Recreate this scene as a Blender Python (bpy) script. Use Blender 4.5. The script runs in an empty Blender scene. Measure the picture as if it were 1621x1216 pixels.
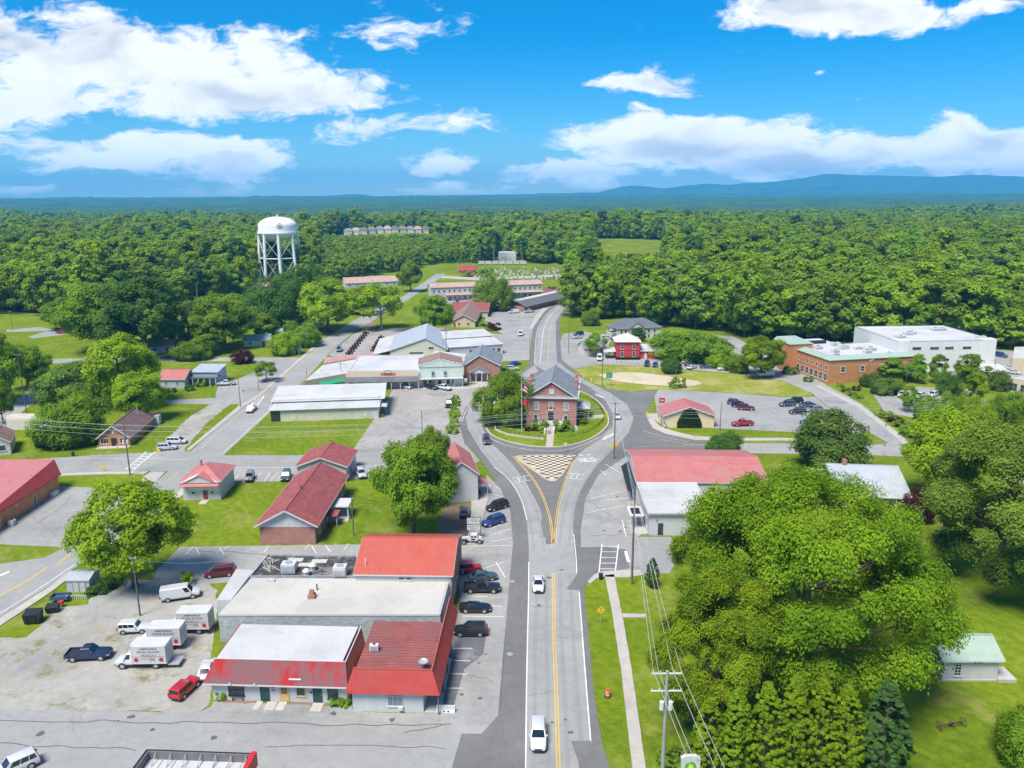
import bpy, math, random
import numpy as np
from mathutils import Matrix, Vector, noise as mnoise
R = math.radians
scene = bpy.context.scene
COL = scene.collection
# ---------------------------------------------------------------- camera
CAM_H, FPX, PITCH, ROLL = 60.0, 1233.0, R(13.6), R(-0.3)
IW, IH = 1621.0, 1216.0
_f = Vector((0, math.cos(PITCH), -math.sin(PITCH)))
_r0 = Vector((1, 0, 0))
_u0 = _r0.cross(_f)
_r = _r0 * math.cos(ROLL) + _u0 * math.sin(ROLL)
_u = _u0 * math.cos(ROLL) - _r0 * math.sin(ROLL)
cam_data = bpy.data.cameras.new('camera')
cam_data.sensor_width = 36.0
cam_data.lens = 36.0 * FPX / IW
cam_data.clip_start = 0.5
cam_data.clip_end = 60000
cam = bpy.data.objects.new('camera', cam_data)
COL.objects.link(cam)
cam.matrix_world = Matrix(((_r.x, _u.x, -_f.x, 0), (_r.y, _u.y, -_f.y, 0), (_r.z, _u.z, -_f.z, CAM_H), (0, 0, 0, 1)))
scene.camera = cam
# ---------------------------------------------------------------- world
SUN_EL, SUN_AZ = R(60), R(215)       # azimuth clockwise from +Y (behind the camera, to the left)
world = bpy.data.worlds.new('World')
scene.world = world
world.use_nodes = True
def NT(nt):
 """tiny node helper"""
 nodes, links = nt.nodes, nt.links
 def n(kind, ins=None, **props):
  nd = nodes.new(kind)
  for k, v in props.items():
   setattr(nd, k, v)
  for k, v in (ins or {}).items():
   s = nd.inputs[k]
   if isinstance(v, bpy.types.NodeSocket):
    links.new(v, s)
   else:
    s.default_value = v
  return nd
 def m(op, a, b=None, c=None, clamp=False):
  ins = {0: a}
  if b is not None:
   ins[1] = b
  if c is not None:
   ins[2] = c
  return n('ShaderNodeMath', ins, operation=op, use_clamp=clamp).outputs[0]
 return n, m, links
def build_world():
 nt = world.node_tree
 nt.nodes.clear()
 n, m, L = NT(nt)
 sky = n('ShaderNodeTexSky', sky_type='NISHITA', sun_disc=False, sun_elevation=SUN_EL, sun_rotation=SUN_AZ,
   air_density=1.0, dust_density=0.0, ozone_density=2.5, altitude=300)
 co = n('ShaderNodeTexCoord')
 sp = n('ShaderNodeSeparateXYZ', {0: co.outputs['Generated']})
 X, Y, Z = sp.outputs
 ya = m('MAXIMUM', m('ABSOLUTE', Y), 0.12)
 a = m('DIVIDE', X, ya)          # tangent of azimuth
 e = m('DIVIDE', Z, ya)          # tangent of elevation
 low = m('EXPONENT', m('MULTIPLY', m('MAXIMUM', Z, 0.0), -11.0))
 tcol = n('ShaderNodeMix', {'Factor': low, 6: (0.36, 0.74, 1.02, 1), 7: (0.62, 0.80, 0.92, 1)}, data_type='RGBA')
 tint = n('ShaderNodeMix', {'Factor': 1.0, 6: sky.outputs[0], 7: tcol.outputs[2]}, data_type='RGBA', blend_type='MULTIPLY')
 hs = n('ShaderNodeHueSaturation', {'Hue': 0.5, 'Saturation': 1.2, 'Value': 0.42, 'Color': tint.outputs[2]})
 # noise on a flattened direction so clouds stretch towards the horizon
 vec = n('ShaderNodeCombineXYZ', {0: m('MULTIPLY', a, 4.0), 1: m('MULTIPLY', m('POWER', m('MAXIMUM', e, 0.0005), 0.8), 7.0), 2: m('MULTIPLY', m('SIGN', Y), 3.7)})
 warp = n('ShaderNodeTexNoise', {'Vector': vec.outputs[0], 'Scale': 2.2, 'Detail': 3.0})
 vw = n('ShaderNodeVectorMath', {0: vec.outputs[0], 1: n('ShaderNodeVectorMath', {0: warp.outputs['Color'], 3: 0.5}, operation='SCALE').outputs[0]}, operation='ADD')
 n1 = n('ShaderNodeTexNoise', {'Vector': vw.outputs[0], 'Scale': 1.5, 'Detail': 8.0, 'Roughness': 0.62, 'Lacunarity': 2.1})
 up = n('ShaderNodeVectorMath', {0: vw.outputs[0], 1: (-0.12, 0.22, 0.0)}, operation='ADD')
 n2 = n('ShaderNodeTexNoise', {'Vector': up.outputs[0], 'Scale': 1.5, 'Detail': 3.0, 'Roughness': 0.5, 'Lacunarity': 2.1})
 # cloud banks: (photo column, photo row, half width, half height, strength)
 banks = [(150, 90, 330, 62, 1.0), (400, 150, 230, 42, .9), (40, 150, 200, 60, .8), (640, 205, 170, 34, .85), (690, 250, 70, 32, .6),
    (160, 235, 250, 34, .9), (350, 262, 120, 30, .75), (330, 298, 80, 14, .7), (40, 303, 80, 13, .8), (660, 298, 120, 14, .8),
    (880, 272, 120, 24, .85), (1090, 225, 210, 40, 1.0), (1260, 262, 180, 34, .9), (1530, 232, 230, 44, 1.05), (1560, 290, 160, 14, .7),
    (1010, 138, 110, 20, .8), (1290, 18, 200, 36, 1.0), (1160, 20, 100, 34, .7), (1520, 12, 80, 18, .7), (1000, 180, 60, 16, .5), (1325, 104, 12, 7, .55),
    (560, 160, 90, 26, .6), (-300, 180, 260, 90, .8), (1950, 190, 240, 70, .8)]
 tot = None
 wsep = n('ShaderNodeSeparateXYZ', {0: warp.outputs['Color']})
 aw = m('ADD', a, m('MULTIPLY', m('SUBTRACT', wsep.outputs[0], 0.5), 0.11))
 ew = m('ADD', e, m('MULTIPLY', m('SUBTRACT', wsep.outputs[1], 0.5), 0.045))
 for (u, v, hw, hh, s) in banks:
  d = _f * FPX + _r * (u - IW / 2) - _u * (v - IH / 2)
  ca, ce = d.x / d.y, d.z / d.y
  da = m('MULTIPLY', m('SUBTRACT', aw, ca), FPX / hw * 0.95)
  de = m('MULTIPLY', m('SUBTRACT', ew, ce), FPX / hh * 0.95)
  q = m('ADD', m('MULTIPLY', da, da), m('MULTIPLY', de, de))
  g = m('MULTIPLY', m('EXPONENT', m('MULTIPLY', q, -0.9)), s)
  tot = g if tot is None else m('MAXIMUM', tot, g)
 front = m('GREATER_THAN', Y, 0.0)
 # elsewhere in the sky the same broken cloud goes on
 other = m('MULTIPLY', m('SUBTRACT', wsep.outputs[2], 0.42), 3.0, clamp=True)
 outside = m('MAXIMUM', m('SUBTRACT', 1.0, front), m('MULTIPLY', m('SUBTRACT', m('MAXIMUM', m('SUBTRACT', m('ABSOLUTE', a), 0.3), e), 0.55), 3.0, clamp=True))
 bank = m('ADD', m('MULTIPLY', tot, m('SUBTRACT', 1.0, outside)), m('MULTIPLY', m('MULTIPLY', other, 0.85), outside))
 raw = m('ADD', m('MULTIPLY', bank, 0.60), m('MULTIPLY', m('SUBTRACT', n1.outputs[0], 0.5), 1.6))
 dens = n('ShaderNodeMapRange', {'Value': raw, 'From Min': 0.22, 'From Max': 0.42}, interpolation_type='SMOOTHSTEP')
 # shade: thicker cloud towards the light (above) means a greyer underside
 raw2 = m('ADD', m('MULTIPLY', bank, 0.60), m('MULTIPLY', m('SUBTRACT', n2.outputs[0], 0.5), 1.6))
 shade = n('ShaderNodeMapRange', {'Value': m('ADD', m('MULTIPLY', raw2, 0.85), m('MULTIPLY', raw, -0.1)), 'From Min': 0.26, 'From Max': 0.66}, interpolation_type='SMOOTHSTEP')
 cloud = n('ShaderNodeMix', {'Factor': shade.outputs[0], 6: (3.4, 3.42, 3.42, 1), 7: (1.85, 1.98, 2.15, 1)}, data_type='RGBA')
 far = m('ADD', 1.0, m('MULTIPLY', m('EXPONENT', m('MULTIPLY', m('MAXIMUM', e, 0.0), -20.0)), 0.9))
 cloud = n('ShaderNodeVectorMath', {0: cloud.outputs[2], 3: far}, operation='SCALE')
 above = m('MULTIPLY', m('MULTIPLY', e, 60.0, clamp=True), dens.outputs[0])
 col = n('ShaderNodeMix', {'Factor': above, 6: hs.outputs[0], 7: cloud.outputs[0]}, data_type='RGBA')
 bg = n('ShaderNodeBackground', {'Color': col.outputs[2], 'Strength': 0.15})
 out = n('ShaderNodeOutputWorld', {'Surface': bg.outputs[0]})
build_world()
world.cycles.sampling_method = 'NONE'
sun_data = bpy.data.lights.new('sun', 'SUN')
sun_data.energy = 2.9
sun_data.angle = R(24)
sun_data.color = (1.0, 0.94, 0.85)
sun = bpy.data.objects.new('sun', sun_data)
COL.objects.link(sun)
_sd = Vector((math.sin(SUN_AZ) * math.cos(SUN_EL), math.cos(SUN_AZ) * math.cos(SUN_EL), math.sin(SUN_EL)))
sun.rotation_euler = _sd.to_track_quat('Z', 'Y').to_euler()
sun.location = (0, 0, 300)
vs = scene.view_settings
vs.view_transform = 'Standard'
vs.look = 'None'
vs.exposure = 1.2
vs.gamma = 1.0
scene.cycles.max_bounces = 6
scene.cycles.diffuse_bounces = 4
scene.cycles.glossy_bounces = 2
scene.cycles.transmission_bounces = 3
scene.cycles.transparent_max_bounces = 6
scene.cycles.volume_bounces = 1
scene.cycles.use_denoising = True
# ---------------------------------------------------------------- surveying helpers (photo column/row -> place on level ground)
def P(u, v, z=0.0):
 d = _f * FPX + _r * (u - IW / 2) - _u * (v - IH / 2)
 t = (z - CAM_H) / d.z
 return Vector((d.x * t, d.y * t))
def P3(u, v, z=0.0):
 p = P(u, v, z)
 return Vector((p.x, p.y, z))
def hgt(u, v, vt):
 """height of a vertical that stands at (u, v) and reaches row vt"""
 b = P(u, v)
 lo, hi = 0.0, 150.0
 for _ in range(40):
  mid = (lo + hi) / 2
  p = Vector((b.x, b.y, mid - CAM_H))
  if IH / 2 - FPX * p.dot(_u) / p.dot(_f) > vt:
   lo = mid
  else:
   hi = mid
 return lo
def depth(u, v):
 b = P(u, v)
 return Vector((b.x, b.y, -CAM_H)).dot(_f)
# ---------------------------------------------------------------- materials
MATS = {}
def newmat(name):
 mt = bpy.data.materials.new(name)
 mt.use_nodes = True
 nt = mt.node_tree
 nt.nodes.clear()
 n, m, L = NT(nt)
 out = n('ShaderNodeOutputMaterial')
 b = n('ShaderNodeBsdfPrincipled')
 L.new(b.outputs[0], out.inputs[0])
 return mt, n, m, L, b, out
def c4(c, k=1.0):
 return (min(c[0] * k, 1), min(c[1] * k, 1), min(c[2] * k, 1), 1)
def plain(name, c, rough=0.6, var=0.12, scale=1.5, metal=0.0, bump=0.0, spec=0.5, streak=False, coat=0.0, wear=None, wl=0.48):
 """painted / plastered / metal surface with mottling, optional vertical streaks and worn patches"""
 if name in MATS:
  return MATS[name]
 mt, n, m, L, b, out = newmat(name)
 tc = n('ShaderNodeTexCoord')
 v = tc.outputs['Object']
 if streak:
  v = n('ShaderNodeMapping', {0: v, 3: (1, 1, 0.16)}).outputs[0]
 ns = n('ShaderNodeTexNoise', {'Vector': v, 'Scale': scale, 'Detail': 7.0, 'Roughness': 0.65})
 fine = n('ShaderNodeTexNoise', {'Vector': tc.outputs['Object'], 'Scale': scale * 9, 'Detail': 3.0})
 f = m('ADD', m('MULTIPLY', ns.outputs[0], 0.75), m('MULTIPLY', fine.outputs[0], 0.25))
 rp = n('ShaderNodeMapRange', {0: f, 1: 0.3, 2: 0.7})
 mx = n('ShaderNodeMix', {'Factor': rp.outputs[0], 6: c4(c, 1 - var * 1.5), 7: c4(c, 1 + var)}, data_type='RGBA')
 col = mx.outputs[2]
 if wear:
  wn = n('ShaderNodeTexNoise', {'Vector': v, 'Scale': scale * 0.5, 'Detail': 8.0, 'Roughness': 0.7})
  wf = n('ShaderNodeMapRange', {0: wn.outputs[0], 1: wl, 2: wl + 0.12})
  col = n('ShaderNodeMix', {'Factor': wf.outputs[0], 6: col, 7: c4(wear)}, data_type='RGBA').outputs[2]
 L.new(col, b.inputs['Base Color'])
 b.inputs['Roughness'].default_value = rough
 b.inputs['Metallic'].default_value = metal
 b.inputs['Specular IOR Level'].default_value = spec
 if coat:
  b.inputs['Coat Weight'].default_value = coat
  b.inputs['Coat Roughness'].default_value = 0.05
 if bump:
  bp = n('ShaderNodeBump', {'Strength': 0.4, 'Distance': bump, 'Height': f})
  L.new(bp.outputs[0], b.inputs['Normal'])
 MATS[name] = mt
 return mt
def brickmat(name, c1, c2, mortar, sx=1.0):
 if name in MATS:
  return MATS[name]
 mt, n, m, L, b, out = newmat(name)
 tc = n('ShaderNodeTexCoord')
 s = n('ShaderNodeSeparateXYZ', {0: tc.outputs['Object']})
 v = n('ShaderNodeCombineXYZ', {0: m('ADD', s.outputs[0], s.outputs[1]), 1: s.outputs[2]})
 bt = n('ShaderNodeTexBrick', {'Vector': v.outputs[0], 'Color1': c4(c1), 'Color2': c4(c2), 'Mortar': c4(mortar), 'Scale': 1.0, 'Mortar Size': 0.012,
         'Brick Width': 0.24 * sx, 'Row Height': 0.08 * sx, 'Bias': 0.0})
 ns = n('ShaderNodeTexNoise', {'Vector': tc.outputs['Object'], 'Scale': 0.7, 'Detail': 7.0, 'Roughness': 0.7})
 rp = n('ShaderNodeMapRange', {0: ns.outputs[0], 1: 0.25, 2: 0.75, 3: 0.72, 4: 1.2})
 mx = n('ShaderNodeMix', {'Factor': 1.0, 6: bt.outputs[0], 7: rp.outputs[0]}, data_type='RGBA', blend_type='MULTIPLY')
 L.new(mx.outputs[2], b.inputs['Base Color'])
 bp = n('ShaderNodeBump', {'Strength': 0.5, 'Distance': 0.01, 'Height': bt.outputs[1]}, invert=True)
 L.new(bp.outputs[0], b.inputs['Normal'])
 b.inputs['Roughness'].default_value = 0.85
 MATS[name] = mt
 return mt
def siding(name, c, pitch=0.2, vertical=False, rough=0.6):
 if name in MATS:
  return MATS[name]
 mt, n, m, L, b, out = newmat(name)
 tc = n('ShaderNodeTexCoord')
 s = n('ShaderNodeSeparateXYZ', {0: tc.outputs['Object']})
 t = m('ADD', s.outputs[0], s.outputs[1]) if vertical else s.outputs[2]
 fr = m('FRACT', m('DIVIDE', t, pitch))
 ns = n('ShaderNodeTexNoise', {'Vector': tc.outputs['Object'], 'Scale': 0.8, 'Detail': 7.0, 'Roughness': 0.7})
 rp = n('ShaderNodeMapRange', {0: ns.outputs[0], 1: 0.3, 2: 0.7, 3: 0.86, 4: 1.06})
 mx = n('ShaderNodeMix', {'Factor': 1.0, 6: c4(c), 7: rp.outputs[0]}, data_type='RGBA', blend_type='MULTIPLY')
 L.new(mx.outputs[2], b.inputs['Base Color'])
 bp = n('ShaderNodeBump', {'Strength': 0.6, 'Distance': 0.03, 'Height': fr})
 L.new(bp.outputs[0], b.inputs['Normal'])
 b.inputs['Roughness'].default_value = rough
 MATS[name] = mt
 return mt
def shingle(name, c, c2):
 if name in MATS:
  return MATS[name]
 mt, n, m, L, b, out = newmat(name)
 tc = n('ShaderNodeTexCoord')
 s = n('ShaderNodeSeparateXYZ', {0: tc.outputs['Object']})
 v = n('ShaderNodeCombineXYZ', {0: m('ADD', s.outputs[0], m('MULTIPLY', s.outputs[1], 0.13)), 1: m('ADD', m('MULTIPLY', s.outputs[2], 1.7), m('MULTIPLY', s.outputs[1], 0.35))})
 bt = n('ShaderNodeTexBrick', {'Vector': v.outputs[0], 'Color1': c4(c), 'Color2': c4(c2), 'Mortar': c4(c, 0.6), 'Scale': 1.0, 'Mortar Size': 0.012, 'Brick Width': 0.5, 'Row Height': 0.22})
 ns = n('ShaderNodeTexNoise', {'Vector': tc.outputs['Object'], 'Scale': 0.5, 'Detail': 8.0, 'Roughness': 0.7})
 rp = n('ShaderNodeMapRange', {0: ns.outputs[0], 1: 0.3, 2: 0.7, 3: 0.75, 4: 1.2})
 mx = n('ShaderNodeMix', {'Factor': 1.0, 6: bt.outputs[0], 7: rp.outputs[0]}, data_type='RGBA', blend_type='MULTIPLY')
 L.new(mx.outputs[2], b.inputs['Base Color'])
 b.inputs['Roughness'].default_value = 0.9
 MATS[name] = mt
 return mt
def paving(name, c, var=0.25, crack=0.5, stain=(0.06, 0.06, 0.06), stain_amt=0.5, rough=0.85, stain_scale=0.08, moss=None):
 """asphalt / concrete with aggregate, cracks, tyre-worn tone and stains in world metres"""
 if name in MATS:
  return MATS[name]
 mt, n, m, L, b, out = newmat(name)
 g = n('ShaderNodeNewGeometry').outputs['Position']
 big = n('ShaderNodeTexNoise', {'Vector': g, 'Scale': 0.06, 'Detail': 5.0, 'Roughness': 0.68})
 mid = n('ShaderNodeTexNoise', {'Vector': g, 'Scale': 0.7, 'Detail': 4.0, 'Roughness': 0.7})
 fine = n('ShaderNodeTexNoise', {'Vector': g, 'Scale': 5.0, 'Detail': 3.0, 'Roughness': 0.8})
 f = m('ADD', m('ADD', m('MULTIPLY', big.outputs[0], 0.5), m('MULTIPLY', mid.outputs[0], 0.3)), m('MULTIPLY', fine.outputs[0], 0.25))
 rp = n('ShaderNodeMapRange', {0: f, 1: 0.38, 2: 0.66})
 col = n('ShaderNodeMix', {'Factor': rp.outputs[0], 6: c4(c, 1 - var), 7: c4(c, 1 + var * 0.7)}, data_type='RGBA').outputs[2]
 st = n('ShaderNodeTexNoise', {'Vector': n('ShaderNodeVectorMath', {0: g, 1: (31, 17, 0)}, operation='ADD').outputs[0], 'Scale': stain_scale, 'Detail': 6.0, 'Roughness': 0.72})
 sf = n('ShaderNodeMapRange', {0: st.outputs[0], 1: 0.52, 2: 0.72, 4: stain_amt})
 col = n('ShaderNodeMix', {'Factor': sf.outputs[0], 6: col, 7: c4(stain)}, data_type='RGBA').outputs[2]
 if moss:
  ms = n('ShaderNodeTexNoise', {'Vector': n('ShaderNodeVectorMath', {0: g, 1: (7, 91, 0)}, operation='ADD').outputs[0], 'Scale': 0.16, 'Detail': 6.0, 'Roughness': 0.75})
  mf = n('ShaderNodeMapRange', {0: ms.outputs[0], 1: 0.54, 2: 0.64})
  col = n('ShaderNodeMix', {'Factor': mf.outputs[0], 6: col, 7: c4(moss)}, data_type='RGBA').outputs[2]
 if crack:
  wv = n('ShaderNodeVectorMath', {0: g, 1: n('ShaderNodeVectorMath', {0: mid.outputs['Color'], 3: 2.2}, operation='SCALE').outputs[0]}, operation='ADD').outputs[0]
  vo = n('ShaderNodeTexVoronoi', {'Vector': wv, 'Scale': 0.13}, feature='DISTANCE_TO_EDGE')
  cf = n('ShaderNodeMapRange', {0: vo.outputs['Distance'], 1: 0.0, 2: 0.013, 3: crack, 4: 0.0})
  cf2 = m('MULTIPLY', cf.outputs[0], n('ShaderNodeMapRange', {0: big.outputs[0], 1: 0.36, 2: 0.55}).outputs[0])
  col = n('ShaderNodeMix', {'Factor': cf2, 6: col, 7: c4(c, 0.3)}, data_type='RGBA').outputs[2]
 L.new(col, b.inputs['Base Color'])
 b.inputs['Roughness'].default_value = rough
 bp = n('ShaderNodeBump', {'Strength': 0.3, 'Distance': 0.02, 'Height': fine.outputs[0]})
 L.new(bp.outputs[0], b.inputs['Normal'])
 MATS[name] = mt
 return mt
def grassmat(name, dark, light, dry, dry_lo=0.58, dry_hi=0.75):
 if name in MATS:
  return MATS[name]
 mt, n, m, L, b, out = newmat(name)
 g = n('ShaderNodeNewGeometry').outputs['Position']
 big = n('ShaderNodeTexNoise', {'Vector': g, 'Scale': 0.05, 'Detail': 4.0, 'Roughness': 0.6})
 mid = n('ShaderNodeTexNoise', {'Vector': g, 'Scale': 0.8, 'Detail': 4.0, 'Roughness': 0.75})
 fine = n('ShaderNodeTexNoise', {'Vector': g, 'Scale': 4.5, 'Detail': 3.0, 'Roughness': 0.85})
 f = m('ADD', m('ADD', m('MULTIPLY', big.outputs[0], 0.35), m('MULTIPLY', mid.outputs[0], 0.4)), m('MULTIPLY', fine.outputs[0], 0.4))
 rp = n('ShaderNodeMapRange', {0: f, 1: 0.44, 2: 0.70})
 col = n('ShaderNodeMix', {'Factor': rp.outputs[0], 6: c4(dark), 7: c4(light)}, data_type='RGBA').outputs[2]
 st = n('ShaderNodeTexNoise', {'Vector': n('ShaderNodeVectorMath', {0: g, 1: (3, 57, 0)}, operation='ADD').outputs[0], 'Scale': 0.09, 'Detail': 6.0, 'Roughness': 0.75})
 sf = n('ShaderNodeMapRange', {0: st.outputs[0], 1: dry_lo, 2: dry_hi})
 col = n('ShaderNodeMix', {'Factor': sf.outputs[0], 6: col, 7: c4(dry)}, data_type='RGBA').outputs[2]
 # mown strips
 gs = n('ShaderNodeSeparateXYZ', {0: g})
 sw = m('SINE', m('MULTIPLY', m('ADD', m('ADD', m('MULTIPLY', gs.outputs[0], 0.8), m('MULTIPLY', gs.outputs[1], 0.45)), m('MULTIPLY', big.outputs[0], 14.0)), 3.4))
 hv = n('ShaderNodeHueSaturation', {'Value': m('ADD', 1.0, m('MULTIPLY', sw, 0.055)), 'Color': col})
 L.new(hv.outputs[0], b.inputs['Base Color'])
 b.inputs['Roughness'].default_value = 0.95
 b.inputs['Specular IOR Level'].default_value = 0.0
 bp = n('ShaderNodeBump', {'Strength': 0.7, 'Distance': 0.12, 'Height': fine.outputs[0]})
 L.new(bp.outputs[0], b.inputs['Normal'])
 MATS[name] = mt
 return mt
def leafmat(name, dark, light, tip=None, tip_amt=0.25, orand=0.3):
 """foliage: colour varies leaf by leaf (attribute rnd), spray by spray and tree by tree"""
 if name in MATS:
  return MATS[name]
 mt, n, m, L, b, out = newmat(name)
 at = n('ShaderNodeAttribute', attribute_name='rnd')
 oi = n('ShaderNodeObjectInfo')
 tc = n('ShaderNodeTexCoord')
 ns = n('ShaderNodeTexNoise', {'Vector': tc.outputs['Object'], 'Scale': 0.35, 'Detail': 3.0})
 f = m('ADD', m('ADD', m('MULTIPLY', at.outputs['Fac'], 0.5), m('MULTIPLY', m('SUBTRACT', ns.outputs[0], 0.5), 0.9)), m('MULTIPLY', m('SUBTRACT', oi.outputs['Random'], 0.5), orand))
 rp = n('ShaderNodeMapRange', {0: f, 1: -0.1, 2: 0.75})
 col = n('ShaderNodeMix', {'Factor': rp.outputs[0], 6: c4(dark), 7: c4(light)}, data_type='RGBA').outputs[2]
 if tip:
  tf = m('LESS_THAN', at.outputs['Fac'], tip_amt * 0.5)
  col = n('ShaderNodeMix', {'Factor': tf, 6: col, 7: c4(tip)}, data_type='RGBA').outputs[2]
 hs = n('ShaderNodeHueSaturation', {'Hue': m('ADD', 0.487, m('MULTIPLY', oi.outputs['Random'], 0.026)), 'Color': col})
 df = n('ShaderNodeBsdfDiffuse', {'Color': hs.outputs[0]})
 tl = n('ShaderNodeBsdfTranslucent', {'Color': n('ShaderNodeHueSaturation', {'Hue': 0.485, 'Saturation': 1.08, 'Value': 1.45, 'Color': hs.outputs[0]}).outputs[0]})
 gl = n('ShaderNodeBsdfGlossy', {'Color': (0.8, 0.85, 0.8, 1), 'Roughness': 0.55})
 a = n('ShaderNodeMixShader', {0: 0.42, 1: df.outputs[0], 2: tl.outputs[0]})
 fr = n('ShaderNodeFresnel', {'IOR': 1.35})
 bb = n('ShaderNodeMixShader', {0: m('MULTIPLY', fr.outputs[0], 0.12), 1: a.outputs[0], 2: gl.outputs[0]})
 L.new(bb.outputs[0], out.inputs[0])
 MATS[name] = mt
 return mt
# ---------------------------------------------------------------- mesh builder
class MB:
 def __init__(s):
  s.v, s.f, s.m = [], [], []
 def add(s, vs, fs, mi=0):
  o = len(s.v)
  s.v += [tuple(p) for p in vs]
  s.f += [tuple(i + o for i in f) for f in fs]
  s.m += [mi] * len(fs)
  return s
 def box(s, x0, y0, z0, x1, y1, z1, mi=0):
  x0, x1 = min(x0, x1), max(x0, x1)
  y0, y1 = min(y0, y1), max(y0, y1)
  z0, z1 = min(z0, z1), max(z0, z1)
  return s.add([(x0, y0, z0), (x1, y0, z0), (x1, y1, z0), (x0, y1, z0), (x0, y0, z1), (x1, y0, z1), (x1, y1, z1), (x0, y1, z1)],
      [(0, 3, 2, 1), (4, 5, 6, 7), (0, 1, 5, 4), (1, 2, 6, 5), (2, 3, 7, 6), (3, 0, 4, 7)], mi)
 def hexa(s, p, mi=0):
  return s.add(p, [(0, 3, 2, 1), (4, 5, 6, 7), (0, 1, 5, 4), (1, 2, 6, 5), (2, 3, 7, 6), (3, 0, 4, 7)], mi)
 def quad(s, a, b, c, d, mi=0):
  return s.add([a, b, c, d], [(0, 1, 2, 3)], mi)
 def slab(s, a, b, c, d, t, mi=0):
  """a, b, c, d counter-clockwise seen from outside; thickness t inwards"""
  a, b, c, d = map(Vector, (a, b, c, d))
  n = (b - a).cross(d - a)
  n.normalize()
  return s.add([a - n * t, b - n * t, c - n * t, d - n * t, a, b, c, d],
      [(0, 3, 2, 1), (4, 5, 6, 7), (0, 1, 5, 4), (1, 2, 6, 5), (2, 3, 7, 6), (3, 0, 4, 7)], mi)
 def prism(s, poly, z0, z1, mi=0, cap=True):
  k = len(poly)
  area = sum(poly[i][0] * poly[(i + 1) % k][1] - poly[(i + 1) % k][0] * poly[i][1] for i in range(k))
  if area < 0:
   poly = poly[::-1]
  vs = [(p[0], p[1], z0) for p in poly] + [(p[0], p[1], z1) for p in poly]
  fs = [(i, (i + 1) % k, k + (i + 1) % k, k + i) for i in range(k)]
  if cap:
   fs += [tuple(range(k, 2 * k)), tuple(range(k - 1, -1, -1))]
  return s.add(vs, fs, mi)
 def cyl(s, p0, p1, r0, r1=None, n=8, mi=0, cap=True):
  r1 = r0 if r1 is None else r1
  p0, p1 = Vector(p0), Vector(p1)
  d = (p1 - p0).normalized()
  a = d.orthogonal().normalized()
  b = d.cross(a)
  vs = []
  for p, r in ((p0, r0), (p1, r1)):
   for i in range(n):
    t = 2 * math.pi * i / n
    vs.append(p + a * (r * math.cos(t)) + b * (r * math.sin(t)))
  fs = [(i, (i + 1) % n, n + (i + 1) % n, n + i) for i in range(n)]
  if cap:
   fs += [tuple(range(n - 1, -1, -1)), tuple(range(n, 2 * n))]
  return s.add(vs, fs, mi)
 def lathe(s, prof, n=24, c=(0, 0, 0), mi=0):
  o = len(s.v)
  for r, z in prof:
   for i in range(n):
    t = 2 * math.pi * i / n
    s.v.append((c[0] + r * math.cos(t), c[1] + r * math.sin(t), c[2] + z))
  for j in range(len(prof) - 1):
   for i in range(n):
    s.f.append((o + j * n + i, o + j * n + (i + 1) % n, o + (j + 1) * n + (i + 1) % n, o + (j + 1) * n + i))
    s.m.append(mi)
  return s
 def mesh(s, name, mats, smooth=False):
  me = bpy.data.meshes.new(name)
  me.from_pydata(s.v, [], s.f)
  if not isinstance(mats, (list, tuple)):
   mats = [mats]
  for mt in mats:
   me.materials.append(mt)
  if len(mats) > 1:
   me.polygons.foreach_set('material_index', s.m)
  if smooth:
   me.polygons.foreach_set('use_smooth', [True] * len(me.polygons))
   me.set_sharp_from_angle(angle=R(38))
  me.update()
  return me
 def build(s, name, mats, parent=None, smooth=False):
  return link(name, s.mesh(name, mats, smooth), parent)
def link(name, me, parent=None, loc=None, rz=0.0):
 o = bpy.data.objects.new(name, me)
 COL.objects.link(o)
 if parent is not None:
  o.parent = parent
 if loc is not None:
  o.location = loc
 if rz:
  o.rotation_euler = (0, 0, rz)
 return o
def tag(o, label=None, cat=None, group=None, kind=None):
 if label:
  o['label'] = label
 if cat:
  o['category'] = cat
 if group:
  o['group'] = group
 if kind:
  o['kind'] = kind
 return o
def empty(name, label, cat, loc, rz=0.0, group=None):
 o = bpy.data.objects.new(name, None)
 COL.objects.link(o)
 o.empty_display_size = 0.5
 o.location = loc
 o.rotation_euler = (0, 0, rz)
 return tag(o, label, cat, group)
rng = random.Random(7)
# ================================================================ terrain and paving
M_GRASS = grassmat('lawn_grass', (0.072, 0.128, 0.008), (0.200, 0.262, 0.018), (0.30, 0.28, 0.09), 0.52, 0.78)
M_FIELD = grassmat('field_grass', (0.15, 0.20, 0.018), (0.27, 0.29, 0.045), (0.40, 0.34, 0.16), 0.47, 0.68)
M_ROAD = paving('road_asphalt', (0.295, 0.295, 0.28), 0.2, 0.32, (0.19, 0.19, 0.19), 0.6)
M_DARK = paving('fresh_asphalt', (0.15, 0.148, 0.142), 0.25, 0.25, (0.2, 0.2, 0.2), 0.6)
M_LOT = paving('lot_asphalt', (0.30, 0.297, 0.28), 0.25, 0.4, (0.15, 0.15, 0.15), 0.7)
M_OLDLOT = paving('worn_lot', (0.32, 0.30, 0.275), 0.28, 0.5, (0.15, 0.14, 0.13), 0.7, moss=None)
M_CONC = paving('concrete', (0.42, 0.39, 0.35), 0.16, 0.3, (0.24, 0.21, 0.18), 0.5, stain_scale=0.3)
M_GRAVEL = paving('gravel', (0.33, 0.315, 0.28), 0.34, 0.0, (0.30, 0.27, 0.2), 0.7, stain_scale=0.15, moss=(0.155, 0.165, 0.05))
M_DIRT = paving('bare_dirt', (0.23, 0.155, 0.095), 0.35, 0.0, (0.13, 0.13, 0.05), 0.8, stain_scale=0.2)
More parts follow.
